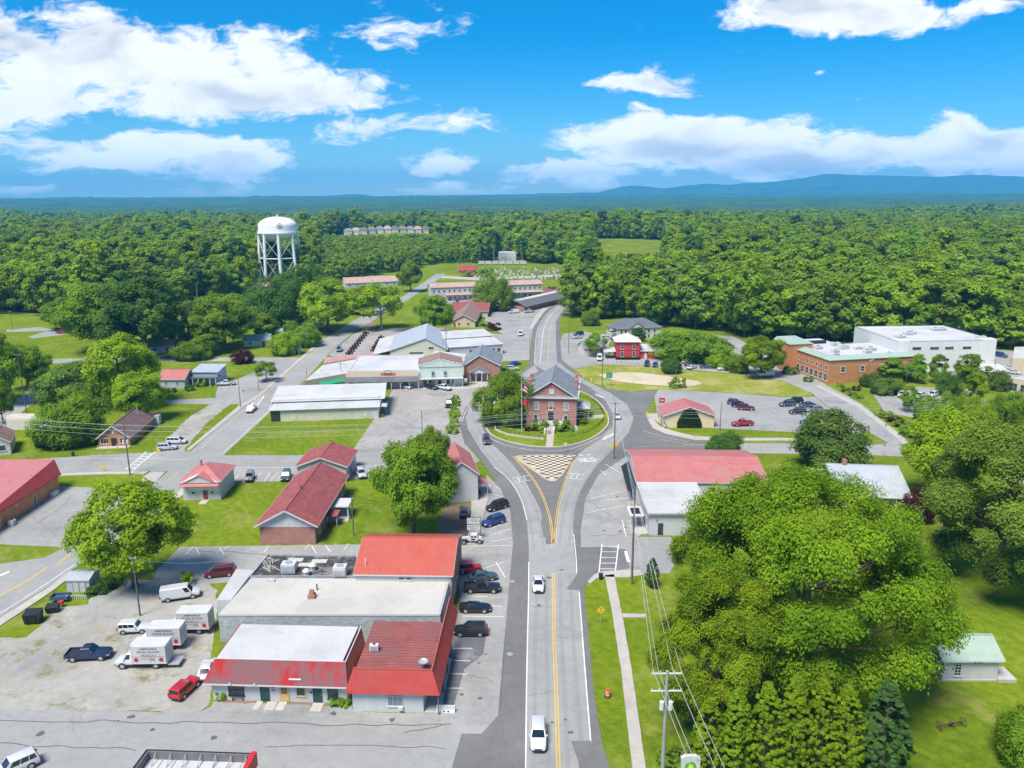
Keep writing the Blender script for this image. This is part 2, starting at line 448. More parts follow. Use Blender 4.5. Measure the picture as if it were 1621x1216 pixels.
M_SAND = paving('pale_sand', (0.52, 0.43, 0.31), 0.22, 0.0, (0.3, 0.3, 0.1), 0.8, stain_scale=0.12)
M_WHITE_LINE = paving('white_line_paint', (0.74, 0.74, 0.72), 0.14, 0.5, (0.4, 0.4, 0.4), 0.6, stain_scale=0.6)
M_YELLOW_LINE = paving('yellow_line_paint', (0.66, 0.42, 0.05), 0.14, 0.4, (0.4, 0.35, 0.2), 0.5, stain_scale=0.6)
M_KERB = paving('kerb_concrete', (0.50, 0.46, 0.38), 0.14, 0.2, (0.3, 0.25, 0.2), 0.5, stain_scale=0.4)
def smooth01(t):
 t = max(0.0, min(1.0, t))
 return t * t * (3 - 2 * t)
def terrain(x, y):
 d = math.hypot(x, y)
 z = 0.0
 # meadow slope north of the town
 g = math.exp(-(((x - 125) / 75) ** 2 + ((y - 960) / 110) ** 2) / 2)
 z += max(0.0, g - 0.03) * 7
 z += 9 * math.exp(-(((x + 175) / 80) ** 2 + ((y - 1150) / 60) ** 2) / 2)
 t = smooth01((d - 1210) / 350)
 if t > 0:
  z -= 20 * t
  n1 = mnoise.noise((x / 900.0, y / 700.0, 3.1)) + 0.5 * mnoise.noise((x / 380.0, y / 300.0, 9.4))
  z += t * 17 * n1
 return z
def far_canopy(x, y):
 """height of the closed forest seen from far off (ridges rise slowly to the skyline)"""
 d = math.hypot(x, y)
 az = x / max(y, 1.0)
 t = smooth01((d - 2000) / 8000)
 n1 = mnoise.noise((x / 1500.0, y / 1100.0, 1.7)) + 0.6 * mnoise.noise((x / 600.0, y / 420.0, 5.2)) + 0.3 * mnoise.noise((x / 260.0, y / 200.0, 2.2))
 z = -14 + 58 * t * (1 - 0.0 * az) + n1 * (13 + 15 * t)
 return z
def build_ground():
 # polar fan so that cells grow with distance
 rs = [0.0] + list(np.geomspace(30, 2600, 64)) + list(np.geomspace(2700, 15500, 18))
 az = np.linspace(-R(62), R(62), 121)
 vs, fs = [], []
 for r in rs:
  for a in az:
   x, y = r * math.sin(a), r * math.cos(a) - 120
   z = terrain(x, y)
   if r > 2500:
    z = far_canopy(x, y) - 25 if r < 11000 else -30
   vs.append((x, y, z))
 k = len(az)
 for i in range(len(rs) - 1):
  for j in range(k - 1):
   fs.append((i * k + j, i * k + j + 1, (i + 1) * k + j + 1, (i + 1) * k + j)[::-1])
 mb = MB()
 mb.v, mb.f, mb.m = vs, fs, [0] * len(fs)
 o = mb.build('ground', M_GRASS)
 tag(o, kind='structure')
build_ground()
def dens(pts, closed=True):
 return pts
def sheet(name, pts, z, mat, thick=0.0, world=False):
 """a flat sheet through photo points laid on level ground at height z"""
 poly = [tuple(p) for p in pts] if world else [tuple(P(u, v)) for u, v in pts]
 jit = {'gravel': .45, 'bare_dirt': .6, 'pale_sand': .8, 'worn_lot': .15, 'lot_asphalt': .12, 'concrete': .05, 'field_grass': .5}.get(mat.name, .03)
 if not thick or mat.name == 'concrete':
  q = []
  for i in range(len(poly)):
   a, b = Vector(poly[i]), Vector(poly[(i + 1) % len(poly)])
   if abs(b.y) > 420:
    q.append(a)
    continue
   k_ = max(1, int((b - a).length / (1.1 if jit > .1 else .8)))
   t_ = (b - a).normalized() if k_ > 1 else Vector((0, 0))
   for m__ in range(k_):
    c_ = a.lerp(b, m__ / k_)
    q.append(c_ + Vector((-t_.y, t_.x)) * (0 if m__ == 0 else jit * (.7 * mnoise.noise((c_.x * .35, c_.y * .35, 1)) + rng.uniform(-.5, .5))))
  poly = [tuple(c_) for c_ in q]
 mb = MB()
 k = len(poly)
 area = sum(poly[i][0] * poly[(i + 1) % k][1] - poly[(i + 1) % k][0] * poly[i][1] for i in range(k))
 if area < 0:
  poly = poly[::-1]
 if thick:
  mb.prism(poly, z - thick, z)
 else:
  mb.add([(x, y, z) for x, y in poly], [tuple(range(k))])
 o = mb.build(name, mat)
 # n-gons with concave outlines: let Blender triangulate them properly
 import bmesh
 bm = bmesh.new()
 bm.from_mesh(o.data)
 bmesh.ops.triangulate(bm, faces=[f for f in bm.faces if len(f.verts) > 4], ngon_method='EAR_CLIP')
 bm.to_mesh(o.data)
 bm.free()
 return tag(o, kind='structure')
def chaikin(pts, it=2, closed=True):
 pts = [Vector(p) for p in pts]
 for _ in range(it):
  q = []
  k = len(pts)
  if not closed:
   q.append(pts[0])
  for i in range(k if closed else k - 1):
   a, b = pts[i], pts[(i + 1) % k]
   q += [a * 0.75 + b * 0.25, a * 0.25 + b * 0.75]
  if not closed:
   q.append(pts[-1])
  pts = q
 return pts
def ribbon(mb, pts, w, z, off=0.0, dash=None, mi=0):
 """painted line of width w along world points"""
 pts = [Vector(p) for p in pts]
 k = len(pts)
 left, right = [], []
 for i in range(k):
  a, b = pts[max(i - 1, 0)], pts[min(i + 1, k - 1)]
  t = (b - a)
  t = t.normalized() if t.length > 1e-6 else Vector((1, 0))
  nn = Vector((-t.y, t.x))
  left.append(pts[i] + nn * (off + w / 2))
  right.append(pts[i] + nn * (off - w / 2))
 for i in range(k - 1):
  if dash and i % 2:
   continue
  mb.quad((*right[i], z), (*right[i + 1], z), (*left[i + 1], z), (*left[i], z), mi)
def wpts(pts):
 return [P(u, v) for u, v in pts]
def kerb(name, pts, w=0.16, z=0.13, closed=False, mat=None, it=2, parent=None):
 p = chaikin(wpts(pts), it, closed)
 if closed:
  p.append(p[0])
 mb = MB()
 k = len(p)
 L_, R_ = [], []
 for i in range(k):
  if closed:
   a, b = p[(i - 1) % (k - 1)], p[(i + 1) % (k - 1)]
  else:
   a, b = p[max(i - 1, 0)], p[min(i + 1, k - 1)]
  t = (b - a).normalized()
  nn = Vector((-t.y, t.x))
  L_.append(p[i] + nn * w / 2)
  R_.append(p[i] - nn * w / 2)
 for i in range(k - 1):
  a, b, c, d = R_[i], R_[i + 1], L_[i + 1], L_[i]
  mb.add([(*a, 0), (*b, 0), (*c, 0), (*d, 0), (*a, z), (*b, z), (*c, z), (*d, z)], [(4, 5, 6, 7), (0, 1, 5, 4), (2, 3, 7, 6)])
 return tag(mb.build(name, mat or M_KERB, parent), kind='structure')
# ---- hard surfaces (photo points)
sheet('bottom_street', [(-160, 1121), (0, 1121), (160, 1124), (310, 1130), (340, 1116), (556, 1122), (600, 1135), (690, 1135), (762, 1160), (731, 1162), (715, 1216), (700, 1300), (-220, 1300)], 0.020, M_ROAD)
sheet('gravel_lot', [(-60, 1122), (0, 1010), (42, 1009), (66, 990), (98, 961), (140, 957), (150, 932), (215, 918), (330, 922), (345, 935), (340, 1000), (330, 1117), (310, 1131), (160, 1125)], 0.030, M_GRAVEL)
sheet('gravel_patch', [(112, 985), (150, 945), (215, 935), (222, 975), (130, 990)], 0.036, M_LOT)
sheet('gravel_patch', [(12, 1073), (40, 1045), (95, 1010), (104, 1014), (60, 1050), (20, 1072)], 0.036, M_LOT)
sheet('parking_lot', [(285, 866), (420, 864), (575, 862), (575, 880), (560, 905), (370, 922), (320, 925), (240, 920), (250, 900)], 0.024, M_LOT)
sheet('shop_apron', [(338, 1111), (556, 1118), (560, 1128), (690, 1130), (688, 1150), (540, 1140), (330, 1126)], 0.042, M_LOT)
sheet('angled_parking', [(770, 752), (800, 780), (812, 812), (815, 860), (808, 950), (792, 1133), (766, 1164), (690, 1164), (688, 1128), (705, 1060), (728, 950), (722, 880), (722, 866), (745, 862), (765, 820), (770, 780)], 0.028, M_LOT)
sheet('wet_bay', [(703, 1090), (716, 1000), (770, 1004), (765, 1035), (735, 1060), (716, 1125), (702, 1125)], 0.034, paving('damp_asphalt', (0.13, 0.13, 0.14), 0.3, 0.3, (0.3, 0.3, 0.3), 0.9, stain_scale=0.25))
BIG = [(715, 1300), (715, 1216), (731, 1162), (762, 1162), (788, 1133), (804, 950), (812, 860), (808, 811), (794, 777), (775, 749), (760, 727), (735, 700), (727, 672), (737, 645), (756, 627), (772, 617), (794, 605),
  (826, 590), (838, 575), (842, 540), (843, 522), (857, 498), (869, 488), (884, 476), (906, 461), (940, 450), (950, 455), (920, 473), (894, 493), (886, 510), (887, 540), (889, 569), (908, 586), (930, 603), (955, 615), (1000, 621),
  (1040, 618), (1030, 640), (1022, 650), (1025, 664), (1033, 677), (1053, 686), (1087, 696), (1122, 700), (1170, 703), (1170, 718), (1000, 718), (975, 733), (947, 752), (926, 790), (919, 842), (917, 880), (918, 931), (924, 931),
  (930, 983), (938, 1080), (952, 1172), (965, 1216), (975, 1300)]
sheet('road', BIG, 0.044, M_DARK)
sheet('road_lane', [(831, 1300), (832, 1216), (834, 1048), (837, 937), (837, 862), (908, 862), (913, 908), (918, 939), (926, 1048), (936, 1173), (940, 1216), (950, 1300)], 0.050, M_ROAD)
sheet('road_lane', [(837, 864), (834, 824), (825, 786), (803, 755), (781, 739), (762, 714), (741, 680), (737, 660), (744, 643), (760, 628), (790, 610), (826, 593), (846, 578), (852, 588), (828, 602), (798, 619), (776, 636), (766, 654), (763, 674), (771, 696), (795, 718), (811, 735), (835, 768), (855, 806), (862, 835), (864, 864)], 0.053, M_ROAD)
sheet('road_lane', [(878, 864), (879, 846), (884, 808), (893, 768), (905, 735), (918, 716), (950, 696), (970, 676), (970, 655), (958, 634), (935, 614), (905, 598), (878, 586), (884, 574), (905, 590), (935, 606), (965, 622), (992, 640), (1003, 662), (995, 686), (975, 706), (948, 734), (924, 762), (910, 800), (907, 830), (908, 864)], 0.053, M_ROAD)
sheet('road_lane', [(846, 578), (850, 540), (852, 522), (866, 498), (882, 484), (904, 468), (930, 455), (938, 457), (914, 473), (892, 490), (880, 510), (880, 540), (882, 576), (868, 590)], 0.050, M_ROAD)
sheet('road_patch', [(904, 1174), (934, 1173), (952, 1216), (958, 1260), (925, 1260), (915, 1205)], 0.056, M_DARK)
sheet('road_patch', [(854, 851), (860, 800), (866, 800), (868, 822), (872, 851)], 0.056, M_DARK)
sheet('east_parking', [(983, 727), (1000, 720), (1002, 760), (1006, 800), (1010, 850), (1062, 850), (1075, 880), (1060, 908), (1000, 910), (957, 912), (935, 912), (919, 880), (919, 842), (926, 790), (947, 752)], 0.036, M_LOT)
sheet('driveway_apron', [(917, 867), (955, 866), (990, 870), (997, 900), (960, 905), (940, 912), (926, 928), (916, 935), (896, 934), (915, 908)], 0.056, M_DARK)
sheet('east_road', [(1122, 699), (1168, 702), (1250, 702), (1369, 706), (1405, 702), (1440, 716), (1621, 745), (1800, 775), (1800, 800), (1621, 765), (1443, 724), (1361, 720), (1205, 718), (1122, 718)], 0.040, M_ROAD)
sheet('side_street', [(1225, 572), (1285, 622), (1305, 640), (1330, 655), (1369, 680), (1410, 704), (1440, 720), (1462, 722), (1430, 692), (1385, 658), (1365, 640), (1300, 605), (1250, 578), (1240, 568)], 0.032, M_LOT)
sheet('car_lot', [(1036, 627), (1042, 617), (1100, 619), (1180, 624), (1240, 629), (1290, 628), (1306, 642), (1335, 660), (1372, 684), (1330, 688), (1130, 678), (1060, 672), (1040, 655)], 0.026, M_LOT)
sheet('north_parking', [(1065, 585), (1060, 560), (1090, 545), (1125, 530), (1160, 532), (1185, 545), (1180, 555), (1225, 570), (1290, 625), (1240, 603), (1170, 592), (1100, 586)], 0.022, M_LOT)
sheet('red_house_street', [(888, 572), (885, 545), (892, 528), (925, 525), (970, 535), (955, 560), (1050, 570), (1048, 581), (950, 577), (908, 584)], 0.022, M_LOT)
sheet('town_lot', [(559, 712), (590, 667), (606, 645), (615, 630), (623, 612), (730, 615), (790, 598), (800, 590), (826, 590), (790, 606), (758, 625), (737, 645), (727, 672), (735, 702), (760, 730), (720, 745), (606, 757), (380, 764), (353, 764), (357, 722), (471, 722)], 0.026, M_OLDLOT)
sheet('west_road', [(-260, 752), (20, 730), (87, 725), (200, 718), (300, 715), (353, 721), (471, 721), (565, 717), (650, 712), (735, 704), (755, 724), (740, 730), (606, 741), (380, 743), (290, 746), (170, 746), (94, 749), (-260, 790)], 0.034, M_ROAD)
sheet('diagonal_road', [(-90, 925), (0, 893), (70, 883), (98, 869), (117, 856), (150, 838), (205, 795), (240, 768), (268, 745), (300, 716), (381, 646), (412, 627), (471, 574), (515, 536), (559, 508), (587, 494), (640, 468), (690, 434), (706, 434), (660, 466), (600, 502), (556, 529), (520, 561), (486, 598), (433, 648), (353, 722),
      (320, 748), (285, 776), (255, 810), (180, 862), (120, 898), (78, 928), (0, 977), (-90, 1030)], 0.038, M_ROAD)
sheet('side_lot', [(-90, 850), (0, 832), (40, 800), (98, 770), (205, 775), (215, 795), (150, 838), (117, 856), (98, 868), (90, 866), (0, 862), (-90, 868)], 0.028, M_LOT)
sheet('house_drive', [(205, 745), (245, 716), (300, 660), (345, 632), (362, 628), (372, 634), (330, 668), (296, 706), (290, 718)], 0.022, M_GRAVEL)
sheet('cross_street', [(262, 634), (345, 630), (385, 620), (420, 600), (440, 580), (400, 574), (360, 572), (470, 566), (480, 574), (432, 620), (410, 630), (380, 640), (330, 640), (262, 640)], 0.030, M_LOT)
sheet('hall_yard', [(345, 612), (440, 575), (350, 572), (100, 575), (30, 578), (30, 572), (100, 568), (350, 566), (482, 566), (470, 580), (425, 612), (385, 630), (340, 632)], 0.018, M_LOT)
sheet('west_back_road', [(-120, 690), (0, 650), (40, 622), (85, 595), (110, 580), (150, 578), (130, 592), (85, 615), (40, 648), (-10, 690)], 0.020, M_ROAD)
sheet('lane_loop', [(10, 522), (60, 518), (105, 524), (130, 518), (128, 522), (100, 530), (52, 536), (44, 533), (75, 524), (10, 526)], 0.020, M_LOT)
sheet('motel_lot', [(700, 473), (870, 478), (905, 462), (890, 475), (866, 490), (850, 506), (842, 528), (838, 570), (800, 572), (798, 530), (765, 512), (775, 490), (680, 478)], 0.018, M_LOT)
sheet('yard_lot', [(520, 562), (558, 530), (580, 520), (700, 520), (800, 530), (800, 572), (780, 575), (620, 575), (560, 575)], 0.016, M_OLDLOT)
sheet('office_lot', [(1380, 620), (1440, 612), (1540, 616), (1560, 630), (1570, 660), (1480, 668), (1400, 652)], 0.022, M_LOT)
sheet('school_drive', [(1555, 590), (1575, 555), (1700, 555), (1740, 610), (1600, 610)], 0.022, M_LOT)
sheet('cemetery_path', [(690, 436), (760, 440), (900, 434), (900, 437), (760, 444), (695, 440)], 0.02, M_CONC)
# ---- bare ground
sheet('sandy_clearing', chaikin(wpts([(945, 592), (1000, 588), (1060, 596), (1120, 606), (1090, 613), (1040, 610), (990, 606), (955, 598)]), 2), 0.022, M_SAND, world=True)
sheet('field', [(908, 584), (940, 578), (1050, 581), (1075, 586), (1170, 593), (1240, 604), (1270, 616), (1287, 627), (1240, 628), (1180, 623), (1100, 618), (1040, 616), (1000, 620), (965, 616), (935, 605)], 0.012, M_FIELD)
sheet('bare_yard', [(690, 850), (700, 800), (748, 795), (762, 815), (748, 860), (722, 862)], 0.018, M_DIRT)
sheet('planting_bed', [(340, 1107), (405, 1108), (405, 1113), (345, 1112)], 0.05, M_DIRT)
sheet('planting_bed', [(458, 1111), (550, 1113), (556, 1120), (455, 1116)], 0.05, M_DIRT)
sheet('dirt_drive', [(578, 498), (590, 508), (600, 525), (588, 528), (575, 512), (566, 500)], 0.02, M_DIRT)
# ---- sidewalks: raised slabs with a real step
SIDE = [
 [(957, 912), (972, 910), (985, 975), (1000, 1060), (1022, 1216), (1035, 1290), (1010, 1290), (1001, 1216), (983, 1060), (968, 965)],
 [(985, 972), (1022, 973), (1022, 978), (986, 978)],
 [(953, 905), (1012, 903), (1018, 911), (990, 915), (957, 914), (945, 916), (935, 925), (930, 921), (940, 911)],
 [(748, 760), (762, 757), (778, 770), (770, 800), (762, 830), (752, 862), (738, 862), (745, 825)],
 [(300, 714), (296, 712), (378, 643), (408, 626), (468, 573), (512, 535), (515, 537), (472, 575), (412, 628), (382, 647)],
 [(205, 797), (219, 770), (228, 755), (240, 747), (262, 748), (250, 760), (236, 772), (216, 797)],
 [(94, 750), (170, 747), (235, 747), (228, 751), (170, 751), (94, 754)],
 [(284, 778), (290, 772), (300, 776), (270, 800), (250, 816), (246, 812)],
 [(-90, 1046), (0, 992), (78, 940), (115, 912), (112, 903), (78, 930), (0, 979), (-90, 1032)],
 [(1025, 664), (1034, 664), (1044, 675), (1066, 683), (1100, 691), (1160, 694), (1240, 694), (1370, 700), (1370, 703), (1240, 698), (1160, 698), (1100, 697), (1053, 687), (1033, 678)],
 [(1022, 655), (1040, 655), (1046, 672), (1035, 664), (1025, 664)],
 [(1290, 612), (1298, 610), (1360, 640), (1420, 684), (1440, 704), (1430, 704), (1412, 688), (1355, 644)],
 [(640, 612), (735, 611), (765, 608), (800, 592), (803, 596), (770, 612), (738, 617), (640, 617)],
 [(838, 520), (848, 500), (860, 488), (866, 489), (855, 503), (843, 521)],
 [(1003, 800), (1013, 800), (1020, 846), (1008, 850)],
]
for s_ in SIDE:
 sheet('sidewalk', s_, 0.13, M_CONC, thick=0.2)
# ---- central island, triangle island
ISLAND = [(772, 656), (768, 673), (773, 686), (793, 697), (831, 706), (868, 709), (897, 707), (926, 699), (945, 690), (962, 675), (964, 663), (957, 648), (945, 634), (925, 622), (898, 612), (862, 607), (825, 611), (795, 625), (779, 641)]
isl = chaikin(wpts(ISLAND), 2)
sheet('island_lawn', isl, 0.15, M_GRASS, thick=0.2, world=True)
kerb('kerb', ISLAND, 0.35, 0.17, closed=True, mat=M_KERB)
sheet('courthouse_walk', [(864, 708), (875, 708), (877, 688), (866, 688)], 0.16, M_CONC, thick=0.03)
sheet('courthouse_walk', [(928, 659), (955, 657), (957, 662), (928, 664)], 0.16, M_CONC, thick=0.03)
TRI = [(812, 724), (824, 721), (903, 720), (907, 729), (884, 762), (868, 763), (850, 750)]
sheet('traffic_island', chaikin(wpts(TRI), 1), 0.14, paving('island_concrete', (0.47, 0.38, 0.26), 0.15, 0.2, (0.3, 0.25, 0.2), 0.5, stain_scale=0.5), thick=0.2, world=True)
def checker_tiles():
 tri = [P(u, v) for u, v in [(824, 724), (902, 723), (904, 730), (881, 759), (869, 760)]]
 def inside(p):
  s = None
  for i in range(len(tri)):
   a, b = tri[i], tri[(i + 1) % len(tri)]
   c = (b.x - a.x) * (p.y - a.y) - (b.y - a.y) * (p.x - a.x)
   if s is None:
    s = c > 0
   elif (c > 0) != s:
    return False
  return True
 cream = plain('cream_paver', (0.62, 0.55, 0.42), 0.8, 0.15, 2)
 brown = plain('dark_paver', (0.10, 0.085, 0.075), 0.8, 0.25, 2)
 cell = 0.95
 mes = []
 for mt in (cream, brown):
  mb = MB().box(-cell / 2 + .012, -cell / 2 + .012, 0, cell / 2 - .012, cell / 2 - .012, 0.05)
  mes.append(mb.mesh('paving_tile', mt))
 par = [o for o in COL.objects if o.name == 'traffic_island'][0]
 x0, y0 = min(p.x for p in tri), min(p.y for p in tri)
 x1, y1 = max(p.x for p in tri), max(p.y for p in tri)
 i = 0
 y = y0
 while y < y1 + 1:
  j = 0
  x = x0
  while x < x1 + 1:
   if inside(Vector((x, y))):
    link('paving_tile', mes[(i + j) % 2 if (i % 2 == 0) or True else 0], par, (x, y, 0.14))
   x += cell
   j += 1
  y += cell
  i += 1
checker_tiles()
# ---- road markings
mk = MB()      # 0 white, 1 yellow
ZL = 0.060
def line(pts, w=0.12, off=0.0, mi=0, it=2, dash=False, z=ZL):
 p = chaikin(wpts(pts), it, closed=False) if it else wpts(pts)
 if dash:
  q = [p[0]]
  for a, b in zip(p[:-1], p[1:]):
   k = max(1, int((b - a).length / dash))
   q += [a.lerp(b, (i + 1) / k) for i in range(k)]
  p = q
 ribbon(mk, p, w, z, off, dash=bool(dash), mi=mi)
for of in (-.16, .16):
 line([(876, 908), (877, 1015), (880, 1080), (884, 1216), (886, 1290)], 0.13, of, 1)
 line([(875, 866), (873, 828), (863, 794), (848, 763), (826, 737), (811, 722)], 0.13, of, 1)
 line([(877, 860), (879, 846), (882, 808), (892, 767), (908, 729)], 0.11, of, 1)
line([(832, 1290), (832, 1216), (834, 1048), (837, 937), (837, 890)], 0.14)
line([(834, 824), (825, 787), (804, 756), (782, 740)], 0.13)
line([(917, 939), (925, 1048), (935, 1173)], 0.14)
line([(908, 846), (912, 880), (913, 908)], 0.13)
line([(731, 668), (738, 648), (750, 634), (764, 623)], 0.13)
line([(776, 694), (795, 704), (831, 712), (868, 715), (897, 713), (926, 704), (948, 692)], 0.12)
line([(900, 720), (930, 706), (955, 690), (968, 675)], 0.12, 0, 1)
line([(846, 575), (848, 540), (850, 522), (862, 500), (880, 484), (908, 466)], 0.15)
line([(868, 575), (868, 540), (870, 520), (876, 504), (896, 485), (920, 466)], 0.15, 0, 1)
line([(855, 575), (858, 540), (861, 518), (871, 500), (890, 482), (915, 464)], 0.15)
line([(1025, 690), (1060, 699), (1100, 704), (1112, 706), (1170, 709), (1300, 711), (1440, 722)], 0.13, 0, 1)
line([(1016, 682), (1050, 692), (1090, 700)], 0.1)
line([(1000, 708), (1040, 706), (1112, 707)], 0.12, 0, 1)
line([(1080, 704), (1170, 705), (1300, 706)], 0.12)
line([(94, 735), (170, 735), (275, 735)], 0.12, .12, 1, 0)
line([(360, 733), (470, 733), (620, 727)], 0.12, .12, 1, 0)
line([(94, 727), (200, 726), (300, 728)], 0.12)
line([(360, 741), (500, 740), (600, 738)], 0.12)
line([(0, 943), (45, 920), (75, 898)], 0.3, 0, 1, 0)
line([(92, 893), (112, 877)], 0.3, 0, 1, 0)
line([(265, 762), (282, 748)], 0.2, 0, 1, 0)
line([(0, 972), (78, 922), (118, 894)], 0.14, 0, 0, 0)
line([(0, 912), (15, 905)], 0.5, 0, 0, 0)
line([(316, 712), (395, 641), (430, 614), (500, 555), (545, 522)], 0.16, 0, 1, 0)
line([(353, 718), (430, 647)], 0.14, 0, 0, 0)
# crosswalks (bars between two rails)
def crosswalk(a, b, c, d, k, w=0.25):
 A, B, C, D = wpts([a, b, c, d])
 ribbon(mk, [A, B], w, ZL)
 ribbon(mk, [D, C], w, ZL)
 for i in range(1, k):
  ribbon(mk, [A.lerp(B, i / k), D.lerp(C, i / k)], w, ZL)
crosswalk((199, 744), (232, 715), (246, 715), (210, 745), 7)
crosswalk((396, 643), (410, 627), (418, 627), (407, 643), 6, 0.35)
crosswalk((810, 757), (838, 753), (842, 760), (814, 765), 3, 0.12)
crosswalk((897, 749), (925, 752), (921, 759), (894, 757), 3, 0.12)
line([(953, 862), (948, 908)], 0.18, 0, 0, 0)
line([(979, 862), (974, 905)], 0.18, 0, 0, 0)
for t in range(5):
 v = 865 + t * 9
 line([(953 - t, v), (978 - t, v)], 0.16, 0, 0, 0)
line([(990, 873), (995, 890)], 0.5, 0, 0, 0)
# angled stalls
for (a, b) in [((740, 945), (772, 945)), ((735, 960), (795, 960)), ((732, 976), (797, 977)), ((718, 1027), (748, 1027)), ((717, 1046), (745, 1047)), ((712, 1067), (740, 1068)), ((705, 1090), (733, 1090)),
    ((752, 905), (798, 890)), ((785, 890), (800, 915)), ((776, 838), (806, 824)), ((775, 848), (808, 838)), ((778, 858), (810, 852)), ((781, 782), (797, 788)), ((784, 771), (794, 775)), ((727, 865), (810, 864)),
    ((958, 735), (982, 749)), ((950, 745), (960, 752)), ((935, 790), (985, 778)), ((930, 812), (990, 800)), ((985, 824), (991, 850)), ((952, 793), (1000, 788)),
    ((292, 880), (306, 866)), ((316, 878), (310, 868)), ((342, 876), (365, 864)), ((355, 878), (348, 868)), ((418, 875), (425, 865)), ((482, 871), (490, 862)), ((500, 876), (493, 864)), ((545, 870), (552, 861)), ((523, 874), (515, 864)),
    ((370, 762), (378, 752)), ((404, 760), (414, 748)), ((418, 762), (428, 748)), ((428, 762), (440, 748)), ((438, 762), (450, 748)), ((575, 754), (588, 742)), ((598, 754), (606, 741)), ((640, 617), (700, 632)), ((700, 618), (735, 612))]:
 line([a, b], 0.12, 0, 0, 0)
for i in range(12):
 u = 1012 + i * 9
for k in range(14):
 a = P(958 + k * 6.5, 568 + k * 0.4)
 ribbon(mk, [a, a + Vector((0.2, -5.5))], 0.1, 0.045)
for (u0, v0, u1, v1) in [(805, 535, 835, 536), (805, 542, 835, 543), (804, 549, 835, 550), (803, 556, 834, 557), (802, 563, 834, 564)]:
 line([(u0, v0), (u1, v1)], 0.14, 0, 0, 0)
# arrows / yield bars
for (u, v) in [(955, 693), (962, 690)]:
 line([(u, v + 3), (u + 9, v - 3)], 0.6, 0, 0, 0)
line([(905, 722), (935, 720)], 0.4, 0, 0, 0, dash=0.9)
line([(942, 624), (955, 630)], 0.5, 0, 0, 0)
# tyre-worn strips and poured tar seams
M_TYRE = paving('tyre_worn_asphalt', (0.262, 0.262, 0.25), 0.2, 0.2, (0.2, 0.2, 0.2), 0.6)
M_TAR = paving('tar_seam', (0.10, 0.10, 0.10), 0.25, 0.0, (0.16, 0.16, 0.16), 0.8)
for of in (-2.65, -1.05, 1.05, 2.65):
 line([(876, 908), (877, 1015), (880, 1080), (884, 1216), (886, 1290)], 0.55, of, 2, z=0.0545)
for of in (-.85, .85):
 line([(853, 872), (848, 830), (838, 795), (818, 760), (790, 732), (766, 706), (752, 680)], 0.5, of, 2, z=0.0565)
 line([(893, 864), (897, 820), (908, 780), (932, 742), (962, 708), (984, 680)], 0.5, of, 2, z=0.0565)
gt = random.Random(5)
for (u0, v0, u1, v1, k_) in [(0, 1140, 700, 1150, 26), (0, 1178, 215, 1186, 9), (420, 1180, 705, 1185, 10), (840, 960, 874, 962, 4), (885, 1010, 922, 1004, 4), (838, 1100, 880, 1098, 4), (600, 690, 715, 640, 9), (625, 660, 700, 700, 8), (640, 625, 735, 645, 7), (1140, 640, 1300, 680, 9), (940, 800, 990, 830, 6), (935, 850, 1000, 845, 6), (30, 800, 90, 850, 6), (110, 790, 60, 830, 5), (300, 870, 560, 885, 12), (720, 1060, 780, 1080, 6), (715, 1145, 640, 1160, 6), (800, 1000, 792, 1120, 7)]:
 line([(u0 + (u1 - u0) * i / k_, v0 + (v1 - v0) * i / k_ + gt.uniform(-3, 3)) for i in range(k_ + 1)], gt.uniform(.05, .11), 0, 3, 1, z=0.0575)
for i in range(34):
 u_, v_ = gt.choice([(gt.uniform(20, 680), gt.uniform(1130, 1200)), (gt.uniform(730, 790), gt.uniform(900, 1120)), (gt.uniform(840, 915), gt.uniform(880, 1200)), (gt.uniform(610, 715), gt.uniform(625, 705)), (gt.uniform(935, 995), gt.uniform(760, 900)), (gt.uniform(1140, 1320), gt.uniform(632, 676))])
 q_ = P(u_, v_)
 r_ = gt.uniform(.15, .5)
 mk.add([(q_.x + r_ * gt.uniform(.6, 1.3) * math.cos(a_ * .785), q_.y + r_ * gt.uniform(.6, 1.3) * math.sin(a_ * .785), .0575 + i * .00004) for a_ in range(8)], [tuple(range(8))], 3)
mko = mk.build('road_marking', [M_WHITE_LINE, M_YELLOW_LINE, M_TYRE, M_TAR])
tag(mko, kind='structure')
def ground_text(txt, u, v, size, ang, sx=1.0, z=ZL + 0.01, mat=None):
 cu = bpy.data.curves.new('t', 'FONT')
 cu.body = txt
 cu.align_x = 'CENTER'
 cu.align_y = 'CENTER'
 cu.size = size
 ob = bpy.data.objects.new('t', cu)
 COL.objects.link(ob)
 bpy.context.view_layer.update()
 me = bpy.data.meshes.new_from_object(ob.evaluated_get(bpy.context.evaluated_depsgraph_get()))
 bpy.data.objects.remove(ob)
 bpy.data.curves.remove(cu)
 me.materials.clear()
 me.materials.append(mat or M_WHITE_LINE)
 o = link('road_lettering', me)
 p = P(u, v)
 o.location = (p.x, p.y, z)
 o.rotation_euler = (0, 0, ang)
 o.scale = (sx, 1.9, 1)
 return tag(o, kind='structure')
ground_text('YIELD', 930, 729, 2.0, R(12), 0.8)
